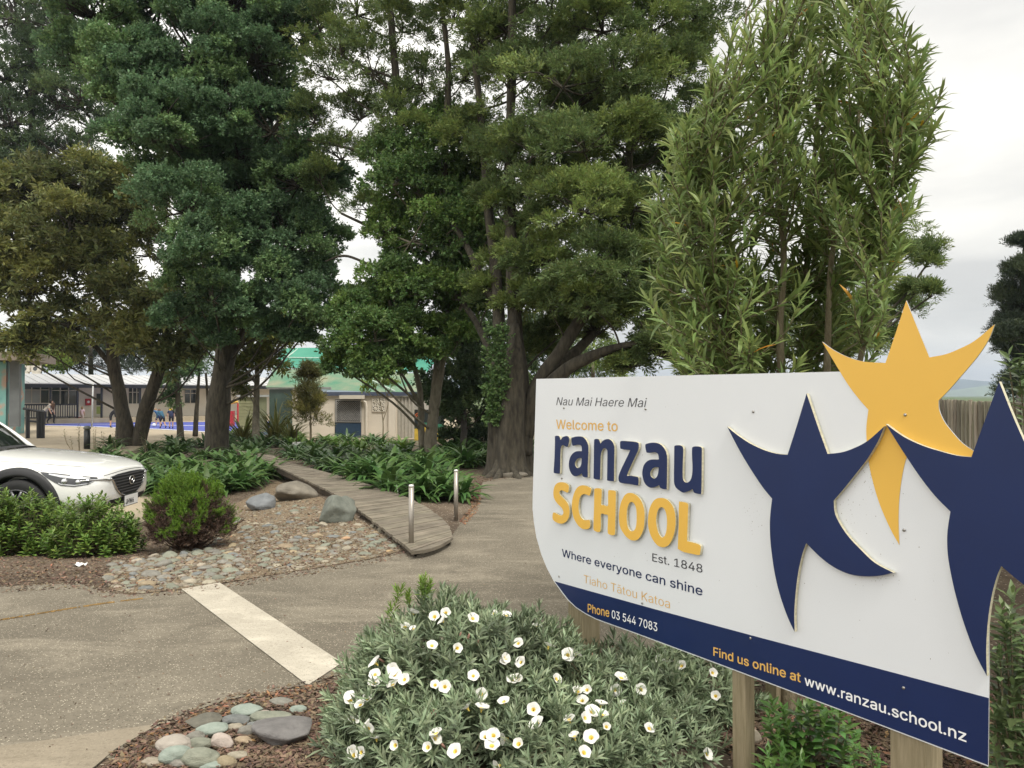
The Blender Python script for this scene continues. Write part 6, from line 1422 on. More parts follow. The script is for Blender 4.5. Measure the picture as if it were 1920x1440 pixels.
# ================================================================== BUILDINGS, FENCES, PEOPLE
class Wall:
    """a vertical plane through two ground points; pixels map to (s, z) on it"""
    def __init__(w, A, B):
        w.A = np.array([A[0], A[1], 0.0]); d = np.array([B[0] - A[0], B[1] - A[1], 0.0]); w.L = np.linalg.norm(d); w.U = d / w.L
        w.N = np.array([w.U[1], -w.U[0], 0.0])
        if w.N @ -w.A < 0: w.N = -w.N
        w.rz = math.atan2(w.U[1], w.U[0])
    def sz(w, px, py, off=0.0):
        r = ray(px, py); A = w.A + w.N * off; t = (A[:2] @ w.N[:2]) / (r[:2] @ w.N[:2]); p = np.array([0, 0, CAM_H]) + r * t
        return (p - A) @ w.U, p[2]
    def p(w, s, z, off=0.0): return w.A + w.U * s + w.N * off + np.array([0, 0, z])
    def box(w, mb, s0, s1, z0, z1, o0, o1):
        V = [w.p(s, z, o) for s in (s0, s1) for z in (z0, z1) for o in (o0, o1)]
        return mb.add(V, [(0, 1, 3, 2), (4, 6, 7, 5), (0, 4, 5, 1), (2, 3, 7, 6), (0, 2, 6, 4), (1, 5, 7, 3)])
    def pbox(w, mb, x0, y0, x1, y1, o0, o1):
        s0, z1 = w.sz(x0, y0, o1); s1, z0 = w.sz(x1, y1, o1); return w.box(mb, s0, s1, z0, z1, o0, o1)
def fin(mb, name, m, parent, smooth=False):
    o = mb.build(name, m, parent, smooth); o.data.transform(Matrix.Translation(-parent.location)); return o
M_CLAD = mat('cladding_cream', (0.74, 0.68, 0.57), .8, .06, .8)
M_NAVYF = mat('fascia_navy', (0.009, 0.011, 0.016), .5, .1, 2)
M_ROOF = mat('roof_grey', (0.45, 0.45, 0.45), .5, .08, .5)
M_FRAME = mat('frame_cream', (0.60, 0.55, 0.46), .6, .04, 2)
M_PANE = mat('pane_dark', (0.035, 0.04, 0.04), .06, .3, .6, spec=.8)
M_CURT = mat('pane_curtain', (0.34, 0.35, 0.33), .25, .1, .8, spec=.6)
M_GREEND = mat('door_green', (0.30, 0.36, 0.08), .5)
M_REDB = mat('hose_red', (0.42, 0.02, 0.025), .5)
M_CONC = mat('deck_concrete', (0.34, 0.29, 0.21), .9, .15, 2)
# ------------------------------------------------------------------ classroom block
w = Wall((-33.2, 52), (-26.6, 58)); FLOOR = -0.02
sch = empty('school_building', w.p(5, -.35), 0, 'long single storey cream classroom block with a grey verandah roof and dark posts', 'building')
SA, SB = -9, 21
mb = MB(); w.box(mb, SA, SB, -.4, 2.35, -7, 0); fin(mb, 'wall', M_CLAD, sch)
mb = MB(); w.box(mb, SA, SB, -.4, FLOOR, .002, 2.6); fin(mb, 'deck', M_CONC, sch)
mb = MB(); VO = 2.0
for a, b in (((VO + .25, 2.30), (-3.5, 3.05)),):
    V = [w.p(s, z + dz, o) for s in (SA - .3, SB + .3) for (o, z) in (a, b) for dz in (0, .06)]
    mb.add(V, [(0, 1, 3, 2), (4, 6, 7, 5), (0, 4, 5, 1), (2, 3, 7, 6), (0, 2, 6, 4), (1, 5, 7, 3)])
V = [w.p(s, z + dz, o) for s in (SA - .3, SB + .3) for (o, z) in ((-3.5, 3.045), (-7.4, 2.35)) for dz in (0, .06)]
mb.add(V, [(0, 1, 3, 2), (4, 6, 7, 5), (0, 4, 5, 1), (2, 3, 7, 6), (0, 2, 6, 4), (1, 5, 7, 3)])
rs = np.arange(SA, SB, .6)
for s in rs:
    V = [w.p(s + e, z + .06 + dz, o) for e in (0, .04) for (o, z) in ((VO + .25, 2.30), (-3.5, 3.05)) for dz in (0, .04)]
    mb.add(V, [(0, 1, 3, 2), (4, 6, 7, 5), (0, 4, 5, 1), (2, 3, 7, 6), (0, 2, 6, 4), (1, 5, 7, 3)])
fin(mb, 'roof', M_ROOF, sch)
mb = MB(); w.box(mb, SA - .3, SB + .3, 2.06, 2.31, VO + .10, VO + .22); fin(mb, 'fascia', M_NAVYF, sch)
for px in (39, 94, 145, 190, 262, 330, 400, -30):
    s, _ = w.sz(px, 750, VO); mb = MB(); w.box(mb, s - .06, s + .06, FLOOR, 2.06, VO, VO + .12); fin(mb, 'post', M_NAVYF, sch)
def window(x0, y0, x1, y1, nx, top=True, mpane=M_PANE):
    s0, z1 = w.sz(x0, y0, .06); s1, z0 = w.sz(x1, y1, .06); mb = MB(); th = .05
    for a in np.linspace(s0, s1, nx + 1): w.box(mb, a - th / 2, a + th / 2, z0, z1, .003, .07)
    for z in ((z0, z1, z1 - (z1 - z0) * .28) if top else (z0, z1)): w.box(mb, s0, s1, z - th / 2, z + th / 2, .004, .065)
    f = fin(mb, 'window', M_FRAME, sch); zt = z1 - (z1 - z0) * .28 if top else z1
    for i in range(nx):
        a, b = s0 + (s1 - s0) * i / nx, s0 + (s1 - s0) * (i + 1) / nx
        mb = MB(); w.box(mb, a + th / 2, b - th / 2, z0 + th / 2, zt - th / 2, .01, .03); g = mb.build('pane', mpane if i % 3 != 2 else M_PANE, f); g.data.transform(Matrix.Translation(-sch.location))
        if top:
            mb = MB(); w.box(mb, a + th / 2, b - th / 2, zt + th / 2, z1 - th / 2, .01, .03); g = mb.build('pane', M_PANE, f); g.data.transform(Matrix.Translation(-sch.location))
window(43, 721, 92, 756, 3, True, M_CURT); window(97, 722, 144, 758, 3); window(241, 727, 264, 757, 3); window(346, 730, 368, 756, 2); window(-20, 720, 30, 757, 3)
d_ = MB(); w.pbox(d_, 178.5, 726, 194, 780.5, .003, .05); dr = fin(d_, 'door', M_FRAME, sch)
mb = MB(); w.pbox(mb, 181, 738, 191, 760, .05, .06); g = mb.build('pane', M_PANE, dr); g.data.transform(Matrix.Translation(-sch.location))
mb = MB(); w.pbox(mb, 181, 762, 191, 776, .05, .06); g = mb.build('lower_panel', M_GREEND, dr); g.data.transform(Matrix.Translation(-sch.location))
mb = MB(); w.pbox(mb, 161, 747.5, 171, 760, .01, .2); hb = fin(mb, 'hose_box', M_REDB, sch)
mb = MB(); s, z = w.sz(166, 753.5, .2)
mb.add([w.p(s + .09 * cos(a), z + .09 * sin(a), .205) for a in np.linspace(0, 2 * pi, 12, endpoint=False)] , [tuple(range(12))]); g = mb.build('hose_symbol', M_LINE, hb); g.data.transform(Matrix.Translation(-sch.location))
# railing with pickets
mb = MB(); s0, _ = w.sz(44, 770, VO); s1, _ = w.sz(144, 770, VO)
w.box(mb, s0, s1, .88, .98, VO + .02, VO + .08)
for s in np.arange(s0, s1, .14): w.box(mb, s, s + .05, FLOOR + .08, .88, VO + .03, VO + .06)
w.box(mb, s0, s1, FLOOR + .06, FLOOR + .12, VO + .02, VO + .08); fin(mb, 'railing', M_NAVYF, sch)
# air conditioners on the roof
for x0, x1, lab in ((38, 58, 'left of two air conditioning units on the far roof at the left'), (61, 75, 'right of two air conditioning units on the far roof at the left')):
    t = empty('air_conditioner', D((x0 + x1) / 2, 698, 58), 0, lab, 'air conditioner', 'air conditioners on the roof'); k = 58 / F_PX
    mb = MB(); mb.box((0, 0, 6.5 * k), ((x1 - x0) * k, .35, 11.5 * k)); mb.box((0, 0, .04 - .35), (.5, .3, .9)); mb.build('casing', M_FRAME, t, bevel=.02)
    mb = MB(); mb.lathe([(.16, -.19), (.16, -.178)], (0.02, 0, 6.5 * k), 16, 'y'); mb.build('fan_grille', M_PANE, t)
# ------------------------------------------------------------------ far annex beyond the court at the right of the block
w2 = Wall(tuple(D(425, 760, 66)[:2]), tuple(D(470, 760, 70)[:2])); ann = empty('annex_building', w2.p(1, -.35), 0, 'pale annex with dark doors glimpsed right of the thick trunk', 'building')
mb = MB(); w2.box(mb, -6, 3, -.4, 2.2, -5, 0); fin(mb, 'wall', M_CLAD, ann)
mb = MB(); V = [w2.p(s, z, o) for s in (-6.3, 3.3) for z in (2.25, 2.5) for o in (-5, 1.2)]; mb.add(V, [(0, 1, 3, 2), (4, 6, 7, 5), (0, 4, 5, 1), (2, 3, 7, 6), (0, 2, 6, 4), (1, 5, 7, 3)]); fin(mb, 'roof', M_ROOF, ann)
mb = MB(); w2.pbox(mb, 434, 744, 446, 770, .01, .06); fin(mb, 'door', M_NAVYF, ann)
# ------------------------------------------------------------------ near mural building at the left edge
def mural_mat():
    m = bpy.data.materials.new('mural_paint'); m.use_nodes = True; nt = m.node_tree; n = nt.nodes; l = nt.links; t = n.new('ShaderNodeTexCoord'); z = n.new('ShaderNodeTexNoise'); z.inputs['Scale'].default_value = .9; z.inputs['Detail'].default_value = 4; l.new(t.outputs['Object'], z.inputs[0])
    r = n.new('ShaderNodeValToRGB'); r.color_ramp.interpolation = 'EASE'; e = r.color_ramp.elements; e[0].position = .3; e[0].color = (.08, .22, .22, 1); e[1].position = .75; e[1].color = (.35, .46, .42, 1)
    x = e.new(.5); x.color = (.16, .34, .31, 1); x = e.new(.62); x.color = (.42, .25, .18, 1); x = e.new(.66); x.color = (.25, .42, .40, 1)
    l.new(z.outputs['Fac'], r.inputs[0]); l.new(r.outputs[0], n['Principled BSDF'].inputs['Base Color']); n['Principled BSDF'].inputs['Roughness'].default_value = .7; return m
w3 = Wall(tuple(D(-120, 740, 35)[:2]), tuple(D(32, 740, 36)[:2])); mur = empty('mural_building', w3.p(2, -.35), 0, 'teal mural painted wall under a deep beige canopy at the left picture edge', 'building')
mb = MB(); w3.box(mb, -1, w3.L - .45, -.4, 3.1, -3, 0); fin(mb, 'wall', mural_mat(), mur)
mb = MB(); w3.pbox(mb, 18, 668, 35, 800, -.35, .02); fin(mb, 'corner_pillar', mat('pillar_grey', (.13, .14, .14), .8, .15, 2), mur)
mb = MB(); w3.box(mb, -1, w3.L + .7, 3.15, 3.55, -4, .9); fin(mb, 'canopy', mat('canopy_beige', (.20, .165, .13), .8), mur)
# ------------------------------------------------------------------ green roofed building
M_BLOCK = mat('block_cream', (0.64, 0.575, 0.48), .85, .07, .7, bump=.2, bscale=8)
M_SHADE = mat('shade_cloth', (0.055, 0.30, 0.215), .75, .2, .5, color2=(.11, .40, .28), transl=.35)
M_DUST = mat('dusty_cloth', (0.085, 0.26, 0.165), .9, .4, .8, color2=(.32, .32, .22), transl=.2)
w4 = Wall(tuple(D(500, 760, 35)[:2]), tuple(D(790, 760, 33.6)[:2])); gr = empty('green_roofed_building', w4.p(3, -.35), 0, 'cream block building under green shade cloth roofing behind the lilies', 'building')
s_l, _ = w4.sz(548, 760); s_r, _ = w4.sz(745, 760); s_e, _ = w4.sz(777, 760); zt = w4.sz(680, 741)[1]
mb = MB(); w4.box(mb, s_l, s_r, -.6, zt - .02, -3, 0)
for z in np.arange(-.4, zt - .1, .2): w4.box(mb, s_l, s_r, z, z + .012, -.002, .004)
fin(mb, 'block_wall', M_BLOCK, gr)
mb = MB(); w4.box(mb, s_r, s_e, -.6, zt - .06, -3, -.02)
for s in np.arange(s_r + .05, s_e, .16): w4.box(mb, s, s + .06, -.6, zt - .08, -.02, .03)
fin(mb, 'corrugated_wall', mat('corrugated_cream', (.42, .39, .33), .6), gr)
mb = MB(); w4.pbox(mb, 606, 735, 782, 742, -.05, .12); fin(mb, 'fascia', mat('fascia_blue', (.07, .085, .13), .5), gr)
mb = MB(); w4.pbox(mb, 728.5, 746, 741, 840, .003, .14); fin(mb, 'pilaster', M_BLOCK, gr)
mb = MB(); w4.pbox(mb, 636, 741, 680, 748, .05, .35); fin(mb, 'awning', M_FRAME, gr)
mb = MB(); w4.pbox(mb, 628, 749, 677, 842, .004, .03); dr = fin(mb, 'door', M_NAVYF, gr)
mb = MB(); 
for x in (629.5, 676): w4.pbox(mb, x - 1, 750, x + 1, 792, .03, .09)
for y in (751, 791): w4.pbox(mb, 629, y - .8, 677, y + .8, .032, .085)
s0, z1 = w4.sz(631, 752, .06); s1, z0 = w4.sz(675, 790, .06)
for k in np.arange(-2, 2.4, .085):
    for sg in (1, -1):
        pts = []
        for t in np.linspace(0, 1, 40):
            s = s0 + (s1 - s0) * t; z = (z0 + z1) / 2 + k + sg * (s - (s0 + s1) / 2)
            if z0 < z < z1: pts.append(w4.p(s, z, .06))
        if len(pts) > 2: mb.tube([pts[0], pts[-1]], .0075, 4)
g = mb.build('mesh_grille', mat('grille_grey', (.30, .29, .27), .5), dr); g.data.transform(Matrix.Translation(-gr.location))
mb = MB(); w4.pbox(mb, 629, 793, 676.5, 842, .03, .05); g = mb.build('lower_panel', mat('panel_blue', (.02, .045, .085), .3, coat=.5), dr); g.data.transform(Matrix.Translation(-gr.location))
mb = MB(); w4_s, w4_z = w4.sz(682, 753, .1); pts = [w4.p(*w4.sz(678, 751, .1), .1), w4.p(*w4.sz(686, 754, .1), .1), w4.p(*w4.sz(687, 762, .1), .1), w4.p(*w4.sz(687, 842, .1), .1)]; mb.tube(pts, .05, 8); fin(mb, 'downpipe', M_FRAME, gr)
# breeze blocks: four pierced squares
bb = MB(); s0, z1 = w4.sz(698, 747.5, .02); s1, z0 = w4.sz(722, 772, .02)
for i in range(2):
    for j in range(2):
        a0, a1 = s0 + (s1 - s0) * i / 2, s0 + (s1 - s0) * (i + 1) / 2; b0, b1 = z0 + (z1 - z0) * j / 2, z0 + (z1 - z0) * (j + 1) / 2; e = .03
        w4.box(bb, a0, a1, b0, b0 + e, .012, .05); w4.box(bb, a0, a1, b1 - e, b1, .012, .05); w4.box(bb, a0, a0 + e, b0 + e, b1 - e, .012, .05); w4.box(bb, a1 - e, a1, b0 + e, b1 - e, .012, .05)
        c = ((a0 + a1) / 2, (b0 + b1) / 2)
        for dx, dz in ((1, 0), (0, 1), (.75, .75), (.75, -.75)):
            r = (a1 - a0) / 2 * .95; bb.tube([w4.p(c[0] - dx * r, c[1] - dz * r, .03), w4.p(c[0] + dx * r, c[1] + dz * r, .03)], .022, 4)
mbk = MB(); w4.box(mbk, s0, s1, z0, z1, .006, .01); bk = fin(mbk, 'breeze_block_panel', mat('void_dark', (.02, .02, .02), .9), gr); g = bb.build('breeze_block', M_FRAME, bk); g.data.transform(Matrix.Translation(-gr.location))
mb = MB(); w4.pbox(mb, 505, 727, 548, 770, -.05, -.01); w4.pbox(mb, 505, 766, 548, 850, -.06, .0); fin(mb, 'green_glazing', mat('green_glass', (.04, .075, .06), .15, .3, 1.5), gr)
mb = MB(); w4.pbox(mb, 500, 726, 620, 729.5, .0, .08); fin(mb, 'gutter', mat('gutter_grey', (.30, .31, .30), .5), gr)
# cloth roof: a dusty lower fall and a clean upper slope over a light frame
def rp(px, py, o): return w4.p(*w4.sz(px, py, o), o)
def cloth(pts_lo, pts_hi, sag, n=24, m=8):
    lo, hi = spline(pts_lo, n), spline(pts_hi, n); R = []
    for t in np.linspace(0, 1, m):
        r = lo + (hi - lo) * t; r = r - np.array([0, 0, 1]) * (sag * math.sin(pi * t) * (0.6 + .4 * np.cos(np.linspace(0, 14, n))))[:, None]; R.append(r)
    return np.array(R)
mb = MB(); mb.grid(cloth([rp(498, 726, .1), rp(600, 730, .1), rp(790, 740, .1)], [rp(512, 690, -2), rp(560, 692, -2), rp(610, 692, -2), rp(660, 698, -2), rp(800, 700, -2)], .10)); fin(mb, 'lower_cloth', M_DUST, gr, True)
mb = MB(); mb.grid(cloth([rp(512, 689, -2), rp(610, 691, -2), rp(800, 698, -2)], [rp(528, 653, -5), rp(610, 652, -5), rp(830, 655, -5)], .12)); fin(mb, 'upper_cloth', M_SHADE, gr, True)
mb = MB()
for a, b in ((rp(610, 691, -2.2), rp(560, 725, 0)), (rp(615, 691, -2.2), rp(690, 655, -5)), (rp(512, 690, -2.1), rp(800, 699, -2.1)), (rp(540, 672, -3.4), rp(700, 674, -3.6)), (rp(560, 655, -5), rp(512, 690, -2.1)), (rp(660, 697, -2.1), rp(740, 735, 0))): mb.tube([a + [0, 0, .04], b + [0, 0, .04]], .035, 6)
fin(mb, 'roof_frame', mat('frame_pale', (.45, .55, .48), .5), gr)
w5 = Wall(tuple(D(448, 760, 38)[:2]), tuple(D(482, 760, 38)[:2])); sh = empty('garden_shed', w5.p(.4, -.35), 0, 'small olive boarded shed beside the far slim trunk', 'shed')
mb = MB(); w5.box(mb, 0, w5.L, -.4, 1.45, -1.5, 0)
for z in np.arange(-.3, 1.4, .16): w5.box(mb, 0, w5.L, z, z + .13, 0, .015)
fin(mb, 'wall', mat('shed_olive', (.25, .25, .14), .8, .1, 3), sh); mb = MB(); w5.box(mb, -.1, w5.L + .1, 1.46, 1.56, -1.6, .12); fin(mb, 'roof', M_ROOF, sh)
# mural panel behind the slim forked stems
w6 = Wall(tuple(D(776, 790, 32.2)[:2]), tuple(D(832, 790, 32)[:2])); mp_ = empty('mural', w6.p(.6, -.35), 0, 'colourful mural panel with an orange spiral behind the slim forked stems', 'mural')
mb = MB(); w6.pbox(mb, 777, 768, 832, 836, -.08, 0); fin(mb, 'board', mat('mural_black', (.012, .018, .016), .6), mp_)
for nm, pts, m in (('painted_hill', [(777, 804), (800, 800), (832, 808), (832, 826), (777, 830)], mat('mural_yellow', (.55, .38, .05), .7)), ('painted_leaf', [(777, 802), (795, 792), (832, 796), (832, 806), (800, 799)], mat('mural_green', (.03, .16, .09), .7))):
    V2, T = flat_fill([[w6.sz(x, y) for x, y in pts]]); mb = MB(); mb.add([w6.p(s, z, .003 if nm == 'painted_hill' else .005) for s, z in V2], T); fin(mb, nm, m, mp_)
mb = MB(); a = np.linspace(0, 5 * pi, 50); cs, cz = w6.sz(786, 782); mb.tube([w6.p(cs + .012 * t * cos(t), cz + .012 * t * sin(t), .015) for t in a], .02, 5); fin(mb, 'painted_spiral', mat('mural_orange', (.55, .13, .04), .7), mp_)
# ------------------------------------------------------------------ fences
M_PAL = mat('paling_grey', (0.20, 0.175, 0.125), .9, .25, 5, color2=(.36, .325, .255), island=.4, stretch=(5, 5, .5), bump=.4, bscale=20)
def fence(A, B, ztop, pitch, label, wv=.6):
    w = Wall(A, B); t = empty('paling_fence', w.p(w.L / 2, 0), 0, label, 'fence'); q = np.random.default_rng(int(w.L * 10)); mb = MB(); s = 0; i = 0
    while s < w.L:
        g = float(ground_z(*(w.p(s, 0)[:2]))); o = 0.0 if i % 2 else .025; wd = pitch * (.95 if i % 2 else .62)
        w.box(mb, s, s + wd, g + .02, ztop + q.normal(0, .006), o, o + .018); s += pitch * .80; i += 1
    fin(mb, 'palings', M_PAL, t); mb = MB()
    for z in (.35, ztop - .25): w.box(mb, 0, w.L, z, z + .09, -.06, -.003)
    fin(mb, 'rail', M_BEAM, t)
    for s in np.arange(.2, w.L, 2.2):
        mb = MB(); w.box(mb, s, s + .1, -.4, ztop - .05, -.17, -.065); fin(mb, 'post', M_BEAM, t)
fence((2.75, 3.14), (11.6, 22.5), 1.46, .27, 'weathered grey paling fence behind the sign at the right')
fence(tuple(D(862, 800, 27)[:2]), tuple(D(1180, 800, 25)[:2]), 1.05, .17, 'pale grey paling fence in the shade behind the buttressed trunk')
# ------------------------------------------------------------------ court pole, ball, bin, bench, handrail
b = G(172, 801); t = empty('court_pole', b, 0, 'thin pale grey pole at the edge of the blue court', 'pole'); k = b[1] / F_PX
mb = MB(); mb.tube([(0, 0, -.05), (.06, 0, 82 * k)], .045, 10); mb.build('shaft', mat('pole_grey', (.40, .41, .40), .5, metal=.3), t, True)
mb = MB(); mb.lathe([(.14, 0), (.14, .02), (.05, .05)], seg=12); mb.build('base_plate', M_STEEL, t)
b = G(289, 801); bm_ = bmesh.new(); bmesh.ops.create_icosphere(bm_, subdivisions=3, radius=.12); me = bpy.data.meshes.new('ball'); bm_.to_mesh(me); bm_.free(); me.shade_smooth()
M_BALL = mat('ball_white', (.75, .75, .75), .5, .1, 8, color2=(.5, .55, .65)); o = link_mesh('ball', me, M_BALL, None, b + [0, 0, .12]); tag(o, 'white ball on the blue court among the children', 'ball')
b = G(56, 790); t = empty('wheelie_bin', b, 0, 'blue bin standing by the classroom railing', 'bin'); k = b[1] / F_PX
mb = MB(); V = [(x * f, y * f, z) for z, f in ((0.05, .8), (23 * k, 1.0)) for x, y in ((-.33, -.3), (.33, -.3), (.33, .3), (-.33, .3))]; mb.add(V, [(3, 2, 1, 0), (4, 5, 6, 7), (0, 1, 5, 4), (1, 2, 6, 5), (2, 3, 7, 6), (3, 0, 4, 7)]); mb.build('bin_body', mat('bin_blue', (.02, .10, .30), .5), t, bevel=.03)
mb = MB(); mb.box((0, 0, 24.5 * k), (.72, .68, .08)); mb.build('lid', mat('bin_lid', (.015, .06, .18), .5), t, bevel=.03)
for sx in (-1, 1): mb = MB(); mb.lathe([(.1, -.03), (.1, .03)], (sx * .28, .25, .1), 12, 'x'); mb.build('wheel', M_TYRE, t)
b = G(105, 793); t = empty('bench', b, w.rz, 'low grey slatted bench in front of the classroom railing', 'bench'); k = b[1] / F_PX
mb = MB()
for y in (-.15, 0, .15): mb.box((0, y, .45), (1.9, .13, .04))
mb.build('seat', mat('bench_grey', (.35, .33, .30), .7), t)
for x in (-.8, .8): mb = MB(); mb.box((x, 0, .215), (.06, .4, .43)); mb.build('leg', M_NAVYF, t)
M_HR = mat('handrail_black', (.012, .013, .015), .5)
b = G(75, 822); t = empty('handrail', b, 0, 'black sloping handrail on posts behind the car roof', 'railing'); dd = b[1]
P = lambda x, y, o=0: D(x, y, dd + o) - b
mb = MB(); mb.tube([P(44, 766), P(84, 773)], .06, 6); mb.build('top_rail', M_HR, t)
mb = MB(); mb.tube([P(50, 789), P(84, 792)], .05, 6); mb.build('lower_rail', M_HR, t)
for x, y0, y1 in ((72.5, 771, 828), (80, 773, 824), (52, 767, 822)): mb = MB(); mb.tube([P(x, y0), P(x, y1)], .085, 6); mb.build('post', M_HR, t)
# red folding chair
b = G(147, 792); t = empty('chair', b, .4, 'small red and white chair beside the sitting child', 'chair'); k = b[1] / F_PX
mb = MB(); mb.box((0, 0, .36), (.40, .38, .04)); mb.build('seat', M_REDB, t); mb = MB(); mb.box((-.06, .18, .55), (.38, .03, .34)); mb.build('backrest', M_LINE, t)
for x in (-.17, .17):
    for y in (-.15, .15): mb = MB(); mb.box((x, y, .17), (.035, .035, .34)); mb.build('leg', M_REDB, t)
# playground bits beyond the trunk
b = G(437, 800); t = empty('play_frame', b, 0, 'red and blue play frame with a yellow rail beyond the thick trunk', 'playground'); dd = b[1]
mb = MB(); mb.tube([D(424, 758, dd) - b, D(446, 753, dd) - b], .09, 6); mb.build('yellow_rail', M_YEL, t)
mb = MB(); mb.box((-.2, 0, .5), (.5, .3, .9)); mb.build('red_panel', M_REDB, t); mb = MB(); mb.box((-.65, 0, .42), (.35, .35, .75)); mb.build('blue_panel', M_COURT, t)
for x in (424, 446): mb = MB(); mb.tube([D(x, 756, dd) - b, D(x, 801, dd) - b], .05, 6); mb.build('post', M_REDB, t)
# ------------------------------------------------------------------ people
SKIN = mat('skin', (.50, .30, .21), .6, .05, 5); SHOE = mat('shoe_dark', (.02, .02, .025), .6)
def cloth_m(n, c): return mat('cloth_' + n, c, .85, .12, 6)
def person(base, H, face, pose, top, bottom, legs, label, hair, long_hair=0.0, sleeves='short'):
    """one continuous skinned body; pose: dict of joint offsets in units of height (x = facing direction, y = left, z = up)"""
    J = {'pelvis': (0, 0, .52), 'waist': (0, 0, .62), 'chest': (0, 0, .74), 'neck': (0, 0, .83), 'head': (.01, 0, .90), 'crown': (.0, 0, .965),
         'hipL': (0, .055, .50), 'kneeL': (.01, .06, .28), 'ankL': (0, .06, .045), 'toeL': (.075, .065, .02), 'hipR': (0, -.055, .50), 'kneeR': (.01, -.06, .28), 'ankR': (0, -.06, .045), 'toeR': (.075, -.065, .02),
         'shL': (0, .10, .80), 'elL': (-.01, .13, .64), 'wrL': (.02, .14, .50), 'haL': (.03, .14, .44), 'shR': (0, -.10, .80), 'elR': (-.01, -.13, .64), 'wrR': (.02, -.14, .50), 'haR': (.03, -.14, .44)}
    J.update(pose)
    R = {'pelvis': .078, 'waist': .070, 'chest': .082, 'neck': .034, 'head': .058, 'crown': .042, 'hip': .058, 'knee': .036, 'ank': .024, 'toe': .020, 'sh': .042, 'el': .028, 'wr': .020, 'ha': .022}
    E = [('pelvis', 'waist'), ('waist', 'chest'), ('chest', 'neck'), ('neck', 'head'), ('head', 'crown')]
    for s in 'LR': E += [('pelvis', 'hip' + s), ('hip' + s, 'knee' + s), ('knee' + s, 'ank' + s), ('ank' + s, 'toe' + s), ('chest', 'sh' + s), ('sh' + s, 'el' + s), ('el' + s, 'wr' + s), ('wr' + s, 'ha' + s)]
    names = list(J); me = bpy.data.meshes.new('person'); me.from_pydata([tuple(H * v for v in J[n]) for n in names], [(names.index(a), names.index(b)) for a, b in E], [])
    tmp = bpy.data.objects.new('tmp', me); COL.objects.link(tmp); sk = tmp.modifiers.new('skin', 'SKIN'); sk.use_smooth_shade = True; tmp.modifiers.new('sub', 'SUBSURF').levels = 1
    for i, n in enumerate(names):
        r = R.get(n, R.get(n[:-1], .03)) * H; me.skin_vertices[0].data[i].radius = (r, r * (1.2 if n in ('chest', 'pelvis', 'waist') else 1.0)); me.skin_vertices[0].data[i].use_root = n == 'pelvis'
    dg = bpy.context.evaluated_depsgraph_get(); bme = bpy.data.meshes.new_from_object(tmp.evaluated_get(dg)); bpy.data.objects.remove(tmp); bme.name = 'body'
    t = empty('person', base, face, label, 'person')
    seg = [(np.array(J[a]) * H, np.array(J[b]) * H, a, b) for a, b in E]; idx = []
    for p in bme.polygons:
        c = np.array(p.center); best = None
        for a, b, na, nb in seg:
            d = b - a; u = np.clip((c - a) @ d / (d @ d), 0, 1); q_ = np.linalg.norm(c - a - d * u) / (.5 + R.get(nb, R.get(nb[:-1], .03)) * 8)
            if best is None or q_ < best[0]: best = (q_, nb, u)
        nb, u = best[1], best[2]; k = 0
        if nb in ('waist', 'chest', 'shL', 'shR') or (nb == 'neck' and u < .5): k = 1
        elif nb.startswith('el'): k = 1 if sleeves == 'long' or u < .6 else 0
        elif nb.startswith('wr'): k = 1 if sleeves == 'long' else 0
        elif nb.startswith('hip'): k = 2
        elif nb.startswith('knee'): k = 2 if legs == 'long' or u < .8 else 0
        elif nb.startswith('ank'): k = 2 if legs == 'long' else (3 if u > .8 else 0)
        elif nb.startswith('toe'): k = 3
        idx.append(k)
    bme.polygons.foreach_set('material_index', np.array(idx, np.int32)); bme.shade_smooth()
    link_mesh('body', bme, [SKIN, top, bottom, SHOE], t)
    if hair:
        hc = (np.array(J['head']) + np.array(J['crown'])) / 2 * H + np.array([-.018, 0, .012]) * H; ax = unit(np.array(J['crown']) - np.array(J['head']))
        bm_ = bmesh.new(); bmesh.ops.create_icosphere(bm_, subdivisions=3, radius=.066 * H)
        for v in bm_.verts:
            v.co = v.co + Vector(hc)
            if long_hair and v.co.z < hc[2]: v.co.z -= long_hair * H * (hc[2] - v.co.z) / (.066 * H); v.co.x -= .01 * H
        m2 = bpy.data.meshes.new('hair'); bm_.to_mesh(m2); bm_.free(); m2.shade_smooth(); link_mesh('hair', m2, hair, t)
    return t
HB = mat('hair_brown', (.10, .05, .025), .6); HD = mat('hair_dark', (.02, .014, .01), .6); HF = mat('hair_fair', (.28, .17, .08), .6)
lean = lambda a: {'waist': (.10 * a, 0, .61), 'chest': (.21 * a, 0, .70), 'neck': (.29 * a, 0, .75), 'head': (.37 * a, 0, .77), 'crown': (.43 * a, 0, .79), 'shL': (.25 * a, .10, .73), 'shR': (.25 * a, -.10, .73), 'elL': (.30 * a, .13, .57), 'wrL': (.36 * a, .12, .45), 'haL': (.38 * a, .12, .41), 'elR': (.30 * a, -.13, .57), 'wrR': (.36 * a, -.12, .45), 'haR': (.38 * a, -.12, .41)}
stride = {'kneeL': (.09, .06, .29), 'ankL': (.06, .06, .06), 'toeL': (.13, .06, .03), 'kneeR': (-.02, -.06, .28), 'ankR': (-.14, -.06, .09), 'toeR': (-.08, -.06, .03)}
person(G(82, 797), 1.68, 0.1, lean(.9), cloth_m('pattern', (.45, .42, .36)), cloth_m('charcoal', (.03, .03, .035)), 'long', 'person with long brown hair in a pale patterned top bending over the handrail', HB, .16)
person(G(96, 795), 1.62, -.1, {**stride, 'head': (.03, 0, .90), 'elR': (.06, -.13, .66), 'wrR': (.14, -.09, .66), 'haR': (.18, -.07, .67)}, cloth_m('cream', (.62, .56, .46)), cloth_m('black', (.012, .012, .015)), 'long', 'person in a cream top and black trousers walking past the railing', HD, .08)
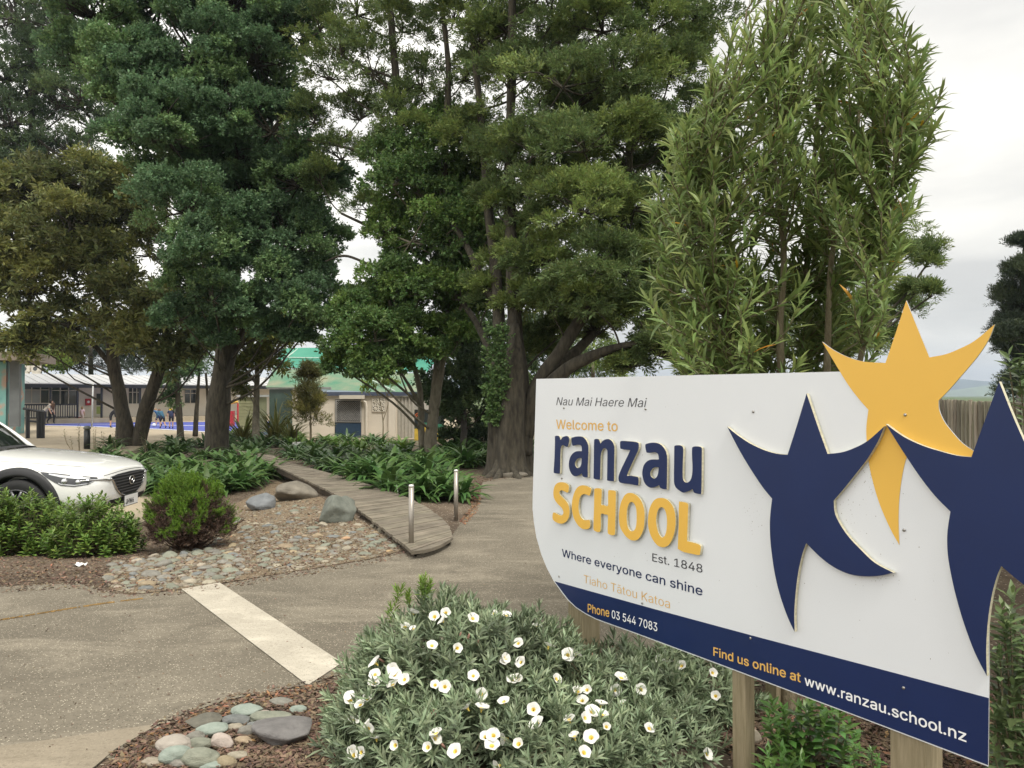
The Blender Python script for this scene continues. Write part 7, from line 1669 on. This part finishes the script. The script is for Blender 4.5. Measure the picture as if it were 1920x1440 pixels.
person(G(38, 803), 1.66, .6, {}, cloth_m('khaki', (.30, .26, .18)), cloth_m('salmon', (.42, .20, .15)), 'short', 'person in a khaki top standing by the mural pillar', HD, .04)
person(G(154, 793), 1.12, 1.6, {**stride}, cloth_m('pink', (.68, .50, .52)), cloth_m('pale', (.55, .45, .42)), 'short', 'fair haired small child in a pale pink top beside the red chair', HF, .05)
person(G(207, 802), 1.36, .4, lean(.55), cloth_m('black2', (.014, .014, .018)), cloth_m('black', (.012, .012, .015)), 'short', 'child in black top and black shorts leaning over left of the twin trunk', HD, sleeves='long')
person(G(283, 791.5), 1.3, 3.0, {}, cloth_m('plum', (.09, .05, .09)), cloth_m('navy', (.02, .025, .06)), 'long', 'child in dark plum standing at the far edge of the court', HB)
person(G(297, 800), 1.3, 2.9, {**lean(.45), **stride, 'elL': (.22, .22, .72), 'wrL': (.30, .32, .71), 'haL': (.32, .36, .70), 'elR': (.22, -.20, .68), 'wrR': (.34, -.26, .66), 'haR': (.37, -.28, .65)}, cloth_m('blue', (.05, .12, .22)), cloth_m('navy', (.02, .025, .06)), 'short', 'child in a blue top with both arms stretched towards the ball', HF)
person(G(305, 804), 1.32, 2.7, {**lean(.6), **stride}, cloth_m('teal', (.03, .10, .16)), cloth_m('black', (.012, .012, .015)), 'short', 'child in a hooded teal top crouching over the ball', HB, sleeves='long')
person(G(321, 804), 1.36, 2.2, lean(.3), cloth_m('navy2', (.015, .022, .06)), cloth_m('black', (.012, .012, .015)), 'short', 'child in navy with yellow shoulders beside the slim dark trunks', mat('cap_yellow', (.62, .42, .04), .7))
# ================================================================== HAZE
hz = MB(); hz.box((0, 1650, 64), (6900, 4000, 133)); ho = hz.build('haze', None); ho['kind'] = 'stuff'; ho['label'] = 'thin bluish haze in the air'; ho['category'] = 'haze'
hm = bpy.data.materials.new('haze'); hm.use_nodes = True; hn = hm.node_tree.nodes; hn.clear()
vo = hn.new('ShaderNodeVolumePrincipled'); vo.inputs['Color'].default_value = (0.69, 0.815, 1.0, 1); vo.inputs['Density'].default_value = 0.00028; vo.inputs['Anisotropy'].default_value = 0.2
oo = hn.new('ShaderNodeOutputMaterial'); hm.node_tree.links.new(vo.outputs[0], oo.inputs['Volume']); ho.data.materials.append(hm)
